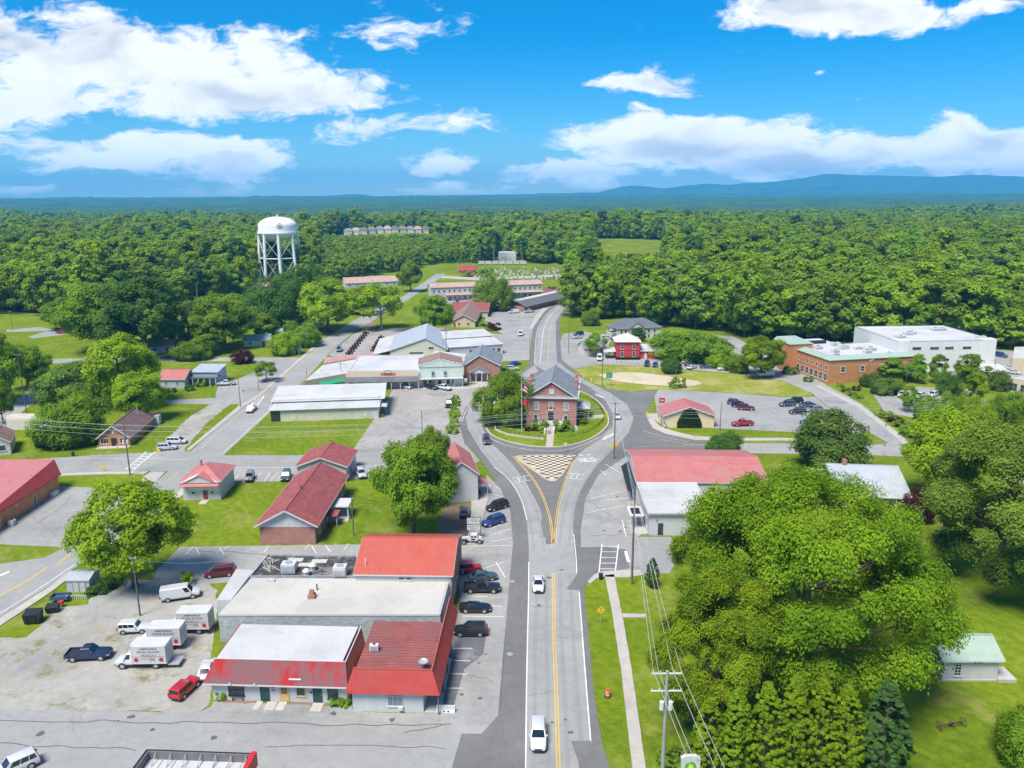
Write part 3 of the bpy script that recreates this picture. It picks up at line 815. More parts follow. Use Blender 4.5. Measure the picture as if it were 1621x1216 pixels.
# ================================================================ building kit
WHITE = plain('white_paint', (0.52, 0.52, 0.51), 0.6, 0.09, 0.9, streak=True)
TRIM = plain('white_trim', (0.57, 0.57, 0.55), 0.5, 0.05, 1.5)
CREAM = siding('cream_siding', (0.66, 0.61, 0.50))
TAN = plain('tan_stucco', (0.60, 0.49, 0.32), 0.8, 0.12, 0.8, streak=True)
GREYSIDE = siding('grey_blue_siding', (0.42, 0.48, 0.56))
WHITESIDE = siding('white_siding', (0.57, 0.57, 0.57))
CREAMMETAL = siding('cream_metal_panel', (0.64, 0.60, 0.48), 0.45, True)
WHITEMETAL = siding('white_metal_panel', (0.54, 0.55, 0.555), 0.4, True)
MINT = siding('mint_boards', (0.58, 0.68, 0.60), 0.22)
REDBOARD = siding('red_boards', (0.50, 0.045, 0.05), 0.25)
BRICK = brickmat('red_brick', (0.30, 0.10, 0.07), (0.40, 0.15, 0.10), (0.36, 0.28, 0.23))
PINKBRICK = brickmat('courthouse_brick', (0.37, 0.11, 0.085), (0.45, 0.16, 0.125), (0.45, 0.31, 0.26))
ORBRICK = brickmat('orange_brick', (0.52, 0.165, 0.04), (0.62, 0.22, 0.06), (0.48, 0.27, 0.13))
PAINTBRICK = brickmat('painted_old_brick', (0.34, 0.36, 0.38), (0.50, 0.53, 0.55), (0.20, 0.20, 0.21), 2.0)
R_RED = plain('red_metal_roof', (0.40, 0.055, 0.045), 0.42, 0.14, 0.5, spec=0.2, wear=(0.33, 0.065, 0.06))
R_REDFADE = plain('faded_red_metal', (0.44, 0.03, 0.03), 0.5, 0.1, 0.5, spec=0.2, streak=True, wear=(0.22, 0.105, 0.11), wl=0.42)
R_PINK = plain('pink_sheen_red_roof', (0.46, 0.165, 0.155), 0.5, 0.12, 0.4, spec=0.2, wear=(0.42, 0.18, 0.17))  # red roof metal with its pinkish sheen put into the base colour
R_CORAL = plain('coral_metal_roof', (0.46, 0.105, 0.075), 0.45, 0.1, 0.5, spec=0.2, wear=(0.41, 0.115, 0.09))
R_MAROON = plain('rusty_maroon_metal', (0.27, 0.085, 0.075), 0.6, 0.22, 0.5, wear=(0.20, 0.09, 0.085))
R_WHITE = plain('white_roof_coating', (0.50, 0.50, 0.495), 0.6, 0.09, 0.35, spec=0.2, wear=(0.42, 0.42, 0.41))
R_CREAM = plain('cream_membrane', (0.50, 0.48, 0.43), 0.7, 0.10, 0.3, wear=(0.42, 0.40, 0.36))
R_GREY = plain('grey_membrane', (0.52, 0.52, 0.53), 0.75, 0.14, 0.25, wear=(0.42, 0.42, 0.43))
R_BLACK = plain('tar_roof', (0.05, 0.05, 0.05), 0.9, 0.4, 0.8, wear=(0.2, 0.18, 0.15))
R_GALV = plain('galvanised_roof', (0.50, 0.53, 0.57), 0.4, 0.1, 0.5, metal=0.25)
R_GREEN = plain('pale_green_metal', (0.33, 0.43, 0.35), 0.5, 0.08, 0.6)
S_MAROON = shingle('maroon_shingle', (0.25, 0.06, 0.06), (0.33, 0.09, 0.085))
S_BROWN = shingle('brown_shingle', (0.23, 0.15, 0.12), (0.29, 0.19, 0.16))
S_PLUM = shingle('plum_shingle', (0.17, 0.10, 0.10), (0.22, 0.14, 0.135))
S_GREY = shingle('slate_shingle', (0.17, 0.19, 0.22), (0.22, 0.245, 0.28))
S_DARK = shingle('charcoal_shingle', (0.11, 0.115, 0.13), (0.15, 0.155, 0.17))
S_TAN = shingle('rosy_shingle', (0.42, 0.28, 0.23), (0.48, 0.33, 0.28))
S_GREEN = shingle('green_shingle', (0.28, 0.38, 0.33), (0.33, 0.43, 0.38))
GLASS = plain('window_glass', (0.025, 0.035, 0.045), 0.08, 0.3, 0.6, spec=0.9)
GLASSB = plain('pale_glass', (0.20, 0.25, 0.28), 0.1, 0.3, 0.6, spec=0.9)
DKGREEN = plain('dark_green_paint', (0.012, 0.07, 0.05), 0.5, 0.1, 2)
YELLOWP = plain('yellow_door_paint', (0.62, 0.42, 0.16), 0.5, 0.1, 2)
DARKRED = plain('dark_red_paint', (0.30, 0.03, 0.03), 0.5, 0.1, 2)
BLACK = plain('black_paint', (0.02, 0.02, 0.022), 0.5, 0.2, 2)
STEEL = plain('galvanised_steel', (0.48, 0.49, 0.50), 0.4, 0.12, 2, metal=0.4)
WOODP = plain('weathered_pole_wood', (0.16, 0.13, 0.10), 0.9, 0.25, 1.2, streak=True)
CONC = plain('cast_concrete', (0.45, 0.42, 0.38), 0.85, 0.12, 1.0)
WCACHE = {}
def win_mesh(w, h, nx, ny, fm, gm, sill=True, fw=0.09):
 key = (round(w, 2), round(h, 2), nx, ny, fm.name, gm.name, sill, fw)
 if key in WCACHE:
  return WCACHE[key]
 a = MB()
 # frame proud of the wall, glass set back inside it
 a.box(-w / 2, -0.07, 0, -w / 2 + fw, 0, h)
 a.box(w / 2 - fw, -0.07, 0, w / 2, 0, h)
 a.box(-w / 2 + fw, -0.068, h - fw, w / 2 - fw, 0, h)
 a.box(-w / 2 + fw, -0.068, 0, w / 2 - fw, 0, fw)
 for i in range(1, nx):
  x = -w / 2 + w * i / nx
  a.box(x - 0.025, -0.055, fw, x + 0.025, 0, h - fw)
 for j in range(1, ny):
  z = h * j / ny
  a.box(-w / 2 + fw, -0.053, z - 0.025, w / 2 - fw, 0, z + 0.025)
 if sill:
  a.box(-w / 2 - 0.08, -0.13, -0.09, w / 2 + 0.08, 0, -0.002)
 g = MB().box(-w / 2 + fw, -0.02, fw, w / 2 - fw, 0.004, h - fw)
 WCACHE[key] = (a.mesh('window', fm), g.mesh('pane', gm))
 return WCACHE[key]
def door_mesh(w, h, fm, dm, glassy=0):
 key = ('d', round(w, 2), round(h, 2), fm.name, dm.name, glassy)
 if key in WCACHE:
  return WCACHE[key]
 a = MB()
 a.box(-w / 2 - .09, -0.08, 0, -w / 2, 0, h + .09).box(w / 2, -0.08, 0, w / 2 + .09, 0, h + .09).box(-w / 2, -0.078, h, w / 2, 0, h + .09)
 a.box(-w / 2, -0.04, 0.02, w / 2, 0, h, 1)
 for sx in (-1, 1):
  for (z0, z1) in ((0.15, 0.42 * h), (0.48 * h, 0.92 * h)):
   if glassy and z0 > 0.3:
    continue
   a.box(sx * w * .12, -0.052, z0, sx * w * .42, -0.03, z1, 1)
 hd = MB().box(w * .36, -0.10, h * .46, w * .42, -0.04, h * .50)
 g = MB().box(-w * .36, -0.05, h * .5, w * .36, -0.03, h * .92) if glassy else None
 if g:
  for i in (1, 2):
   a.box(-w * .36 + w * .72 * i / 3 - .02, -0.06, h * .5, -w * .36 + w * .72 * i / 3 + .02, -.03, h * .92, 1)
  a.box(-w * .36, -0.062, h * .7, w * .36, -.03, h * .72, 1)
 WCACHE[key] = (a.mesh('door', [fm, dm]), hd.mesh('handle', STEEL), g.mesh('pane', GLASS) if g else None)
 return WCACHE[key]
class Bd:
 """a building whose front wall runs from photo point A to B (points may carry a height: (u, v, z))"""
 def __init__(s, name, label, cat, A, B, C=None, D=None, group=None, L=None, parent=None):
  a, b = P(*A), P(*B)
  s.ang = math.atan2(b.y - a.y, b.x - a.x)
  s.L = L or (b - a).length
  s.o = a
  s.ex = Vector((math.cos(s.ang), math.sin(s.ang)))
  s.ey = Vector((-s.ex.y, s.ex.x))
  s.D = D if D is not None else (s.loc(*C)[1] if C else 10.0)
  s.r = empty(name, label, cat, (a.x, a.y, 0), s.ang, group)
 def loc(s, u, v, z=0.0):
  d = P(u, v, z) - s.o
  return d.dot(s.ex), d.dot(s.ey)
 def part(s, mb, name, mat, parent=None, smooth=False):
  return mb.build(name, mat, parent or s.r, smooth)
 def fpos(s, f, u, z, n=0.0):
  if f == 'f':
   return (u, -n, z), 0.0
  if f == 'r':
   return (s.L + n, u, z), math.pi / 2
  if f == 'b':
   return (s.L - u, s.D + n, z), math.pi
  return (-n, s.D - u, z), -math.pi / 2
 def win(s, f, u, z, w, h, nx=2, ny=2, fm=None, gm=None, sill=True, off=0.0, fw=0.09):
  a, g = win_mesh(w, h, nx, ny, fm or TRIM, gm or GLASS, sill, fw)
  p, rz = s.fpos(f, u, z, 0.003 + off)
  o = link('window', a, s.r, p, rz)
  link('pane', g, o)
  return o
 def door(s, f, u, w=1.0, h=2.1, fm=None, dm=None, glassy=0, z=0.02, off=0.0):
  a, hd, g = door_mesh(w, h, fm or TRIM, dm or DARKRED, glassy)
  p, rz = s.fpos(f, u, z, 0.003 + off)
  o = link('door', a, s.r, p, rz)
  link('handle', hd, o)
  if g:
   link('pane', g, o)
  return o
 def walls(s, h, mat, x0=0, y0=0, x1=None, y1=None, z0=-0.05, name='wall'):
  x1 = s.L if x1 is None else x1
  y1 = s.D if y1 is None else y1
  return s.part(MB().box(x0, y0, z0, x1, y1, h), name, mat)
 def gable(s, h, rh, axis, wm, rm, oh=0.4, ribs=0.0, x0=0, y0=0, x1=None, y1=None, gm=None, peak=0.5, fascia=None, th=0.14, z0=-0.05, wall=True):
  x1 = s.L if x1 is None else x1
  y1 = s.D if y1 is None else y1
  w = MB()
  r = MB()
  f = MB()
  if axis == 'x':      # ridge runs along x
   ym = y0 + (y1 - y0) * peak
   if wall:
    w.add([(x0, y0, z0), (x1, y0, z0), (x1, y1, z0), (x0, y1, z0), (x0, y0, h), (x1, y0, h), (x1, y1, h), (x0, y1, h)],
      [(0, 1, 5, 4), (1, 2, 6, 5), (2, 3, 7, 6), (3, 0, 4, 7), (4, 5, 6, 7)])
    for x, sgn in ((x0, -1), (x1, 1)):
     w.add([(x, y0, h), (x, y1, h), (x, ym, h + rh)], [(0, 1, 2) if sgn > 0 else (2, 1, 0)], 1)
   sa = rh / max(ym - y0, .01)
   sb = rh / max(y1 - ym, .01)
   zr = h + rh + 0.05
   A0 = (x0 - oh, y0 - oh, h - oh * sa + .05)
   A1 = (x1 + oh, y0 - oh, h - oh * sa + .05)
   B0, B1 = (x0 - oh, ym, zr), (x1 + oh, ym, zr)
   C0 = (x0 - oh, y1 + oh, h - oh * sb + .05)
   C1 = (x1 + oh, y1 + oh, h - oh * sb + .05)
   r.slab(A0, A1, B1, B0, th)
   r.slab(C1, C0, B0, B1, th)
   if ribs:
    k = int((x1 - x0 + 2 * oh) / ribs)
    for i in range(k + 1):
     x = x0 - oh + (x1 - x0 + 2 * oh - .05) * i / k
     r.slab((x, A0[1], A0[2] + .045), (x + .05, A0[1], A0[2] + .045), (x + .05, ym, zr + .045), (x, ym, zr + .045), .06)
     r.slab((x + .05, C0[1], C0[2] + .045), (x, C0[1], C0[2] + .045), (x, ym, zr + .045), (x + .05, ym, zr + .045), .06)
   r.box(x0 - oh, ym - .14, zr - .03, x1 + oh, ym + .14, zr + .06)
   # rake boards and eave boards
   for x in (x0 - oh - .03, x1 + oh):
    f.slab((x, A0[1], A0[2] + .02), (x + .03, A0[1], A0[2] + .02), (x + .03, ym, zr + .02), (x, ym, zr + .02), .26)
    f.slab((x + .03, C0[1], C0[2] + .02), (x, C0[1], C0[2] + .02), (x, ym, zr + .02), (x + .03, ym, zr + .02), .26)
   f.box(x0 - oh, A0[1] - .035, A0[2] - .2, x1 + oh, A0[1] - .003, A0[2] - .01)
   f.box(x0 - oh, C0[1] + .003, C0[2] - .2, x1 + oh, C0[1] + .035, C0[2] - .01)
  else:                # ridge runs along y, gable faces the front
   xm = x0 + (x1 - x0) * peak
   if wall:
    w.add([(x0, y0, z0), (x1, y0, z0), (x1, y1, z0), (x0, y1, z0), (x0, y0, h), (x1, y0, h), (x1, y1, h), (x0, y1, h)],
      [(0, 1, 5, 4), (1, 2, 6, 5), (2, 3, 7, 6), (3, 0, 4, 7), (4, 5, 6, 7)])
    for y, sgn in ((y0, 1), (y1, -1)):
     w.add([(x0, y, h), (x1, y, h), (xm, y, h + rh)], [(0, 1, 2) if sgn > 0 else (2, 1, 0)], 1)
   sa = rh / max(xm - x0, .01)
   sb = rh / max(x1 - xm, .01)
   zr = h + rh + 0.05
   A0, A1 = (x0 - oh, y0 - oh, h - oh * sa + .05), (x0 - oh, y1 + oh, h - oh * sa + .05)
   B0, B1 = (xm, y0 - oh, zr), (xm, y1 + oh, zr)
   C0, C1 = (x1 + oh, y0 - oh, h - oh * sb + .05), (x1 + oh, y1 + oh, h - oh * sb + .05)
   r.slab(A1, A0, B0, B1, th)
   r.slab(C0, C1, B1, B0, th)
   if ribs:
    k = int((y1 - y0 + 2 * oh) / ribs)
    for i in range(k + 1):
     y = y0 - oh + (y1 - y0 + 2 * oh - .05) * i / k
     r.slab((A0[0], y + .05, A0[2] + .045), (A0[0], y, A0[2] + .045), (xm, y, zr + .045), (xm, y + .05, zr + .045), .06)
     r.slab((C0[0], y, C0[2] + .045), (C0[0], y + .05, C0[2] + .045), (xm, y + .05, zr + .045), (xm, y, zr + .045), .06)
   r.box(xm - .14, y0 - oh, zr - .03, xm + .14, y1 + oh, zr + .06)
   for y in (y0 - oh - .03, y1 + oh):
    f.slab((A0[0], y + .03, A0[2] + .02), (A0[0], y, A0[2] + .02), (xm, y, zr + .02), (xm, y + .03, zr + .02), .28)
    f.slab((C0[0], y, C0[2] + .02), (C0[0], y + .03, C0[2] + .02), (xm, y + .03, zr + .02), (xm, y, zr + .02), .28)
   f.box(A0[0] - .035, y0 - oh, A0[2] - .2, A0[0] - .003, y1 + oh, A0[2] - .01)
   f.box(C0[0] + .003, y0 - oh, C0[2] - .2, C0[0] + .035, y1 + oh, C0[2] - .01)
  if wall:
   s.part(w, 'wall', [wm, gm or wm])
  ro = s.part(r, 'roof', rm)
  s.part(f, 'fascia', fascia or TRIM, ro)
  return ro
 def hip(s, h, rh, wm, rm, oh=0.4, inset=None, x0=0, y0=0, x1=None, y1=None, wall=True, z0=-0.05):
  x1 = s.L if x1 is None else x1
  y1 = s.D if y1 is None else y1
  if wall:
   s.walls(h, wm, x0, y0, x1, y1, z0)
  a, b, c, d = x0 - oh, y0 - oh, x1 + oh, y1 + oh
  w, dd = c - a, d - b
  ins = inset if inset is not None else min(w, dd) / 2
  r = MB()
  z = h + .02
  if w >= dd:
   p, q = (a + ins, (b + d) / 2, h + rh), (c - ins, (b + d) / 2, h + rh)
   v = [(a, b, z), (c, b, z), (c, d, z), (a, d, z), p, q, (a, b, z - .16), (c, b, z - .16), (c, d, z - .16), (a, d, z - .16)]
   fs = [(0, 1, 5, 4), (1, 2, 5), (2, 3, 4, 5), (3, 0, 4)]
  else:
   p, q = ((a + c) / 2, b + ins, h + rh), ((a + c) / 2, d - ins, h + rh)
   v = [(a, b, z), (c, b, z), (c, d, z), (a, d, z), p, q, (a, b, z - .16), (c, b, z - .16), (c, d, z - .16), (a, d, z - .16)]
   fs = [(0, 1, 4), (1, 2, 5, 4), (2, 3, 5), (3, 0, 4, 5)]
  fs += [(6, 7, 1, 0), (7, 8, 2, 1), (8, 9, 3, 2), (9, 6, 0, 3), (9, 8, 7, 6)]
  r.add(v, fs)
  ro = s.part(r, 'roof', rm)
  g = MB()
  e = .03
  g.box(a - e, b - e, z - .15, c + e, b - .002, z + .02).box(a - e, d + .002, z - .15, c + e, d + e, z + .02).box(a - e, b, z - .15, a - .002, d, z + .02).box(c + .002, b, z - .15, c + e, d, z + .02)
  s.part(g, 'gutter', TRIM, ro)
  return ro
 def flat(s, h, wm, rm, par=0.4, cap=None, x0=0, y0=0, x1=None, y1=None, t=0.25, z0=-0.05):
  x1 = s.L if x1 is None else x1
  y1 = s.D if y1 is None else y1
  w = MB().box(x0, y0, z0, x1, y1, h)
  s.part(w, 'wall', wm)
  ro = s.part(MB().box(x0 + t, y0 + t, h, x1 - t, y1 - t, h + .04), 'roof', rm)
  if par:
   p = MB()
   p.box(x0, y0, h, x1, y0 + t, h + par).box(x0, y1 - t, h, x1, y1, h + par).box(x0, y0 + t, h, x0 + t, y1 - t, h + par).box(x1 - t, y0 + t, h, x1, y1 - t, h + par)
   s.part(p, 'parapet', wm, ro)
   c = MB()
   e = .05
   c.box(x0 - e, y0 - e, h + par, x1 + e, y0 + t + e, h + par + .06).box(x0 - e, y1 - t - e, h + par, x1 + e, y1 + e, h + par + .06)
   c.box(x0 - e, y0 + t + e, h + par, x0 + t + e, y1 - t - e, h + par + .06).box(x1 - t - e, y0 + t + e, h + par, x1 + e, y1 - t - e, h + par + .06)
   s.part(c, 'coping', cap or TRIM, ro)
  return ro
 def ac(s, x, y, z, w=1.6, d=1.3, h=1.1, parent=None):
  m_ = MB()
  m_.box(x, y, z + .12, x + w, y + d, z + h)
  m_.box(x + .05, y + .05, z, x + .15, y + d - .05, z + .12).box(x + w - .15, y + .05, z, x + w - .05, y + d - .05, z + .12)
  for i in range(5):
   zz = z + .25 + i * (h - .4) / 5
   m_.box(x + .12, y - .03, zz, x + w - .12, y, zz + .06, 1)
  m_.cyl((x + w / 2, y + d / 2, z + h), (x + w / 2, y + d / 2, z + h + .1), min(w, d) * .36, None, 14, 1)
  m_.cyl((x + w / 2, y + d / 2, z + h + .1), (x + w / 2, y + d / 2, z + h + .11), min(w, d) * .3, None, 14, 2)
  return s.part(m_, 'air_conditioner', [plain('ac_casing', (0.57, 0.57, 0.55), 0.5, 0.08, 2), STEEL, BLACK], parent)
 def vent(s, x, y, z, r=0.15, h=0.7, parent=None):
  m_ = MB().cyl((x, y, z), (x, y, z + h), r, None, 10).cyl((x, y, z + h), (x, y, z + h + .14), r * 1.7, r * .5, 10)
  return s.part(m_, 'roof_vent', STEEL, parent)
 def ext(s, name='text'):
  pass
 def text(s, f, txt, u, z, size, mat, off=0.02, parent=None, sx=1.0, tilt=0.0, y=None):
  return lettering(txt, size, mat, parent or s.r, *s.fpos(f, u, z, off), sx=sx, tilt=tilt)
def lettering(txt, size, mat, parent, loc, rz, sx=1.0, tilt=0.0, ext=0.01):
 cu = bpy.data.curves.new('t', 'FONT')
 cu.body = txt
 cu.align_x = 'CENTER'
 cu.align_y = 'CENTER'
 cu.size = size
 cu.extrude = ext
 cu.resolution_u = 3
 ob = bpy.data.objects.new('t', cu)
 COL.objects.link(ob)
 bpy.context.view_layer.update()
 me = bpy.data.meshes.new_from_object(ob.evaluated_get(bpy.context.evaluated_depsgraph_get()))
 bpy.data.objects.remove(ob)
 bpy.data.curves.remove(cu)
 me.materials.clear()
 me.materials.append(mat)
 o = link('lettering', me, parent, loc)
 o.rotation_euler = (math.pi / 2 - tilt, 0, rz)
 o.scale = (sx, 1, 1)
 return o
def strokes(parent, x0, x1, y, z0, z1, mat, seed=1, sgn=-1, gap=()):
 """a line of print too small to read: uneven upright marks joined by thin bars"""
 g = random.Random(seed)
 mb = MB()
 x = x0
 h = z1 - z0
 while x < x1:
  w = h * g.uniform(.35, .6)
  t = h * .16
  if not any(a < (x - x0) / (x1 - x0) < b for a, b in gap):
   mb.box(x, y, z0, x + t, y + sgn * .012, z1)
   k = g.choice((0, .42, .84))
   mb.box(x, y, z0 + h * k, x + w, y + sgn * .011, z0 + h * k + t)
   if g.random() < .6:
    mb.box(x + w - t, y, z0 + h * g.choice((0, .4)), x + w, y + sgn * .0115, z1 * .999)
  x += w + h * .18
 return mb.build('lettering', mat, parent)
def poly_building(name, label, cat, roof_px, h, wm, rm, par=0.0, group=None, z0=-0.05):
 """flat building from roof corners seen in the photo at height h"""
 pts = [P(u, v, h) for u, v in roof_px]
 o = pts[0]
 r = empty(name, label, cat, (o.x, o.y, 0), 0.0, group)
 loc = [(p.x - o.x, p.y - o.y) for p in pts]
 MB().prism(loc, z0, h).build('wall', wm, r)
 c = Vector((sum(p[0] for p in loc) / len(loc), sum(p[1] for p in loc) / len(loc)))
 ins = [tuple(c + (Vector(p) - c) * 0.985) for p in loc]
 ro = MB().prism(ins, h, h + .05).build('roof', rm, r)
 if par:
  k = len(loc)
  m_ = MB()
  for i in range(k):
   a, b = Vector(loc[i]), Vector(loc[(i + 1) % k])
   a2, b2 = c + (a - c) * 0.985, c + (b - c) * 0.985
   m_.hexa([(*a, h), (*b, h), (*b2, h), (*a2, h), (*a, h + par), (*b, h + par), (*b2, h + par), (*a2, h + par)])
  m_.build('parapet', wm, ro)
 return r, pts, ro
# ================================================================ foreground block on the left of the main street
def shops():
 b = Bd('shop_building', 'white shop row with faded red metal mansard roof facing the bottom street', 'shop', (338, 1108), (550, 1114), D=11)
 L = b.L
 zt = 5.3
 b.D = b.loc(385, 988, zt)[1]
 D = b.D
 b.part(MB().box(0, 0, -.05, L, D, 3.3), 'wall', WHITE)
 ro = b.part(MB().box(.5, .55, 3.3, L - .5, D, zt), 'roof', R_WHITE)
 m_ = MB()
 e = .75
 ze = 2.75
 m_.slab((-e, -e, ze), (L + .35, -e, ze), (L - .1, .55, zt + .06), (.45, .55, zt + .06), .1)
 k = int((L + 1) / 0.3)
 for i in range(k + 1):
  t = i / k
  xa, xb = -e + (L + .35 + e - .05) * t, .45 + (L - .55 - .05) * t
  m_.slab((xa, -e, ze + .03), (xa + .05, -e, ze + .03), (xb + .05, .55, zt + .09), (xb, .55, zt + .09), .045)
 mo = b.part(m_, 'mansard_roof', R_REDFADE, ro)
 s_ = MB()
 s_.slab((L + .35, -e, ze), (L + .35, D, ze), (L - .1, D, zt + .06), (L - .1, .55, zt + .06), .1)
 b.part(s_, 'side_mansard', R_RED, ro)
 b.part(MB().slab((-e, D, ze), (-e, -e, ze), (.45, .55, zt + .06), (.45, D, zt + .06), .1), 'side_mansard', R_RED, ro)
 t_ = MB().box(-e - .05, -e - .06, ze - .16, L + .4, -e + .03, ze + .01).box(.4, .5, zt + .05, L - .05, .6, zt + .14)
 t_.box(L - .13, .6, zt + .05, L - .03, D, zt + .14)
 b.part(t_, 'trim', TRIM, ro)
 b.part(MB().box(-.65, -.7, ze - .14, L + .3, -.02, ze - .08), 'soffit', WHITE, ro)
 # shopfront
 sc = L / 212.0
 f = lambda u: (u - 338) * sc
 b.win('f', f(376), .75, 1.95, 1.55, 2, 2, BLACK, GLASS)
 b.door('f', f(421), .95, 2.25, DKGREEN, DKGREEN, 1)
 b.door('f', f(452), .95, 2.25, YELLOWP, YELLOWP, 1)
 b.win('f', f(478), .9, 1.15, 1.2, 1, 1, YELLOWP, GLASS)
 b.door('f', f(504), .95, 2.25, DKGREEN, DKGREEN, 0)
 b.win('f', f(528), .65, 1.3, 1.6, 1, 1, DKGREEN, GLASS)
 for (u, z, w, h) in ((434, 1.9, .5, .2), (435, 1.5, .2, .18), (464, 2.1, .55, .22), (494, 1.3, .25, .25)):
  x = f(u)
  b.part(MB().box(x - w / 2, -.03, z, x + w / 2, -.003, z + h), 'sign_plate', BLACK)
 xl = f(463)
 b.part(MB().slab((xl, -.55, 3.42), (xl + 1.5, -.55, 3.42), (xl + 1.5, -.48, 3.62), (xl, -.48, 3.62), .03), 'name_strip', TRIM)
 for u in (372, 411):
  x = f(u)
  b.part(MB().cyl((x, -.9, 3.05), (x, -1.1, 2.95), .09, .05, 8), 'floodlight', TRIM, ro)
 # bench, kerb stones and steps belong to the frontage
 for (u0, u1) in ((408, 418), (425, 441), (443, 456), (497, 514)):
  b.part(MB().box(f(u0), -1.7, 0, f(u1), -.1, .09), 'doorstep', CONC)
 return b
SHOP = shops()
def bench(u, v, label):
 p = P(u, v)
 e = empty('bench', label, 'bench', (p.x, p.y, 0.05))
 MB().box(-.75, -.2, .42, .75, .2, .47).build('seat', WOODP, e)
 MB().box(-.75, .2, .55, .75, .24, .85).build('backrest', WOODP, e)
 for x in (-.65, .6):
  MB().box(x, -.2, 0, x + .06, .22, .42).build('leg', BLACK, e)
bench(377, 1109, 'low dark bench under the large shop window')
def corner_shop():
 b = Bd('shop_building', 'corner shop with rusty ribbed maroon roof behind a red metal skirt', 'shop', (559, 1126), (676, 1129), D=15)
 L = b.L
 zt, ze, e = 5.3, 2.9, .7
 D = b.D = b.loc(590, 984, zt)[1]
 b.part(MB().box(0, 0, -.05, L - .4, D, 3.0), 'wall', WHITE)
 XR = L + 1.7
 b.part(MB().box(.3, .8, 3.0, XR - 1.1, D, 4.9), 'upper_wall', TAN)
 m_ = MB()
 m_.slab((.3, .85, 5.0), (XR - 1.1, .85, 5.0), (XR - 1.1, D, 5.35), (.3, D, 5.35), .12)
 k = int((D - .85) / .55)
 for i in range(k + 1):
  y = .9 + (D - 1.0) * i / k
  z = 5.0 + .35 * (y - .85) / (D - .85)
  m_.box(.3, y, z - .02, XR - 1.1, y + .07, z + .06)
 ro = b.part(m_, 'roof', R_MAROON)
 s_ = MB()
 s_.slab((-e, -e, ze), (XR, -e, ze), (XR - 1.1, .8, zt), (.1, .8, zt), .1)
 k = int((XR + e) / .32)
 for i in range(k + 1):
  t = i / k
  xa, xb = -e + (XR + e - .05) * t, .1 + (XR - 1.2 - .05) * t
  s_.slab((xa, -e, ze + .03), (xa + .05, -e, ze + .03), (xb + .05, .8, zt + .03), (xb, .8, zt + .03), .045)
 b.part(s_, 'mansard_roof', R_RED, ro)
 s_ = MB().slab((XR, -e, ze), (XR, D + 7, ze), (XR - 1.1, D + 7, zt), (XR - 1.1, .8, zt), .1)
 k = int((D + 7) / .4)
 for i in range(k + 1):
  ya, yb = -e + (D + 7 + e - .05) * i / k, .8 + (D + 6.2 - .05) * i / k
  s_.slab((XR + .03, ya, ze), (XR + .03, ya + .05, ze), (XR - 1.07, yb + .05, zt), (XR - 1.07, yb, zt), .045)
 b.part(s_, 'side_mansard', R_RED, ro)
 b.part(MB().box(.05, .72, zt - .02, XR - 1.05, .84, zt + .1).box(XR - 1.14, .84, zt - .02, XR - 1.02, D + 7, zt + .1), 'trim', R_CORAL, ro)
 for y in (-.3, 4, 8, 12):
  b.part(MB().box(XR - .35, y, 0, XR - .2, y + .15, ze), 'post', WOODP)
 b.part(MB().box(L - .4, 0, 0, XR - .1, D, .12), 'porch_floor', CONC)
 b.win('f', L * .58, .85, 1.9, 1.4, 3, 1, TRIM, GLASSB)
 b.part(MB().box(L * .62, -.35, .5, L * .68, -.02, .9), 'meter_box', TRIM)
 for y in (3, 7, 11):
  b.win('r', y, .8, 1.8, 1.5, 2, 1, TRIM, GLASS, off=-.4)
 b.door('r', 5, 1, 2.1, TRIM, DARKRED, 1, off=-.4)
 b.ac(1.2, 4.5, 5.12, 1.1, .6, .9, ro)
 dm = MB().cyl((XR - 2.2, 1.3, 5.05), (XR - 2.2, 1.3, 5.8), .04, None, 6)
 dm.lathe([(0.02, 0), (.3, .04), (.5, .12), (.62, .22)], 16, (XR - 2.2, 1.3, 5.9))
 b.part(dm, 'satellite_dish', STEEL, ro)
 return b
CORNER = corner_shop()
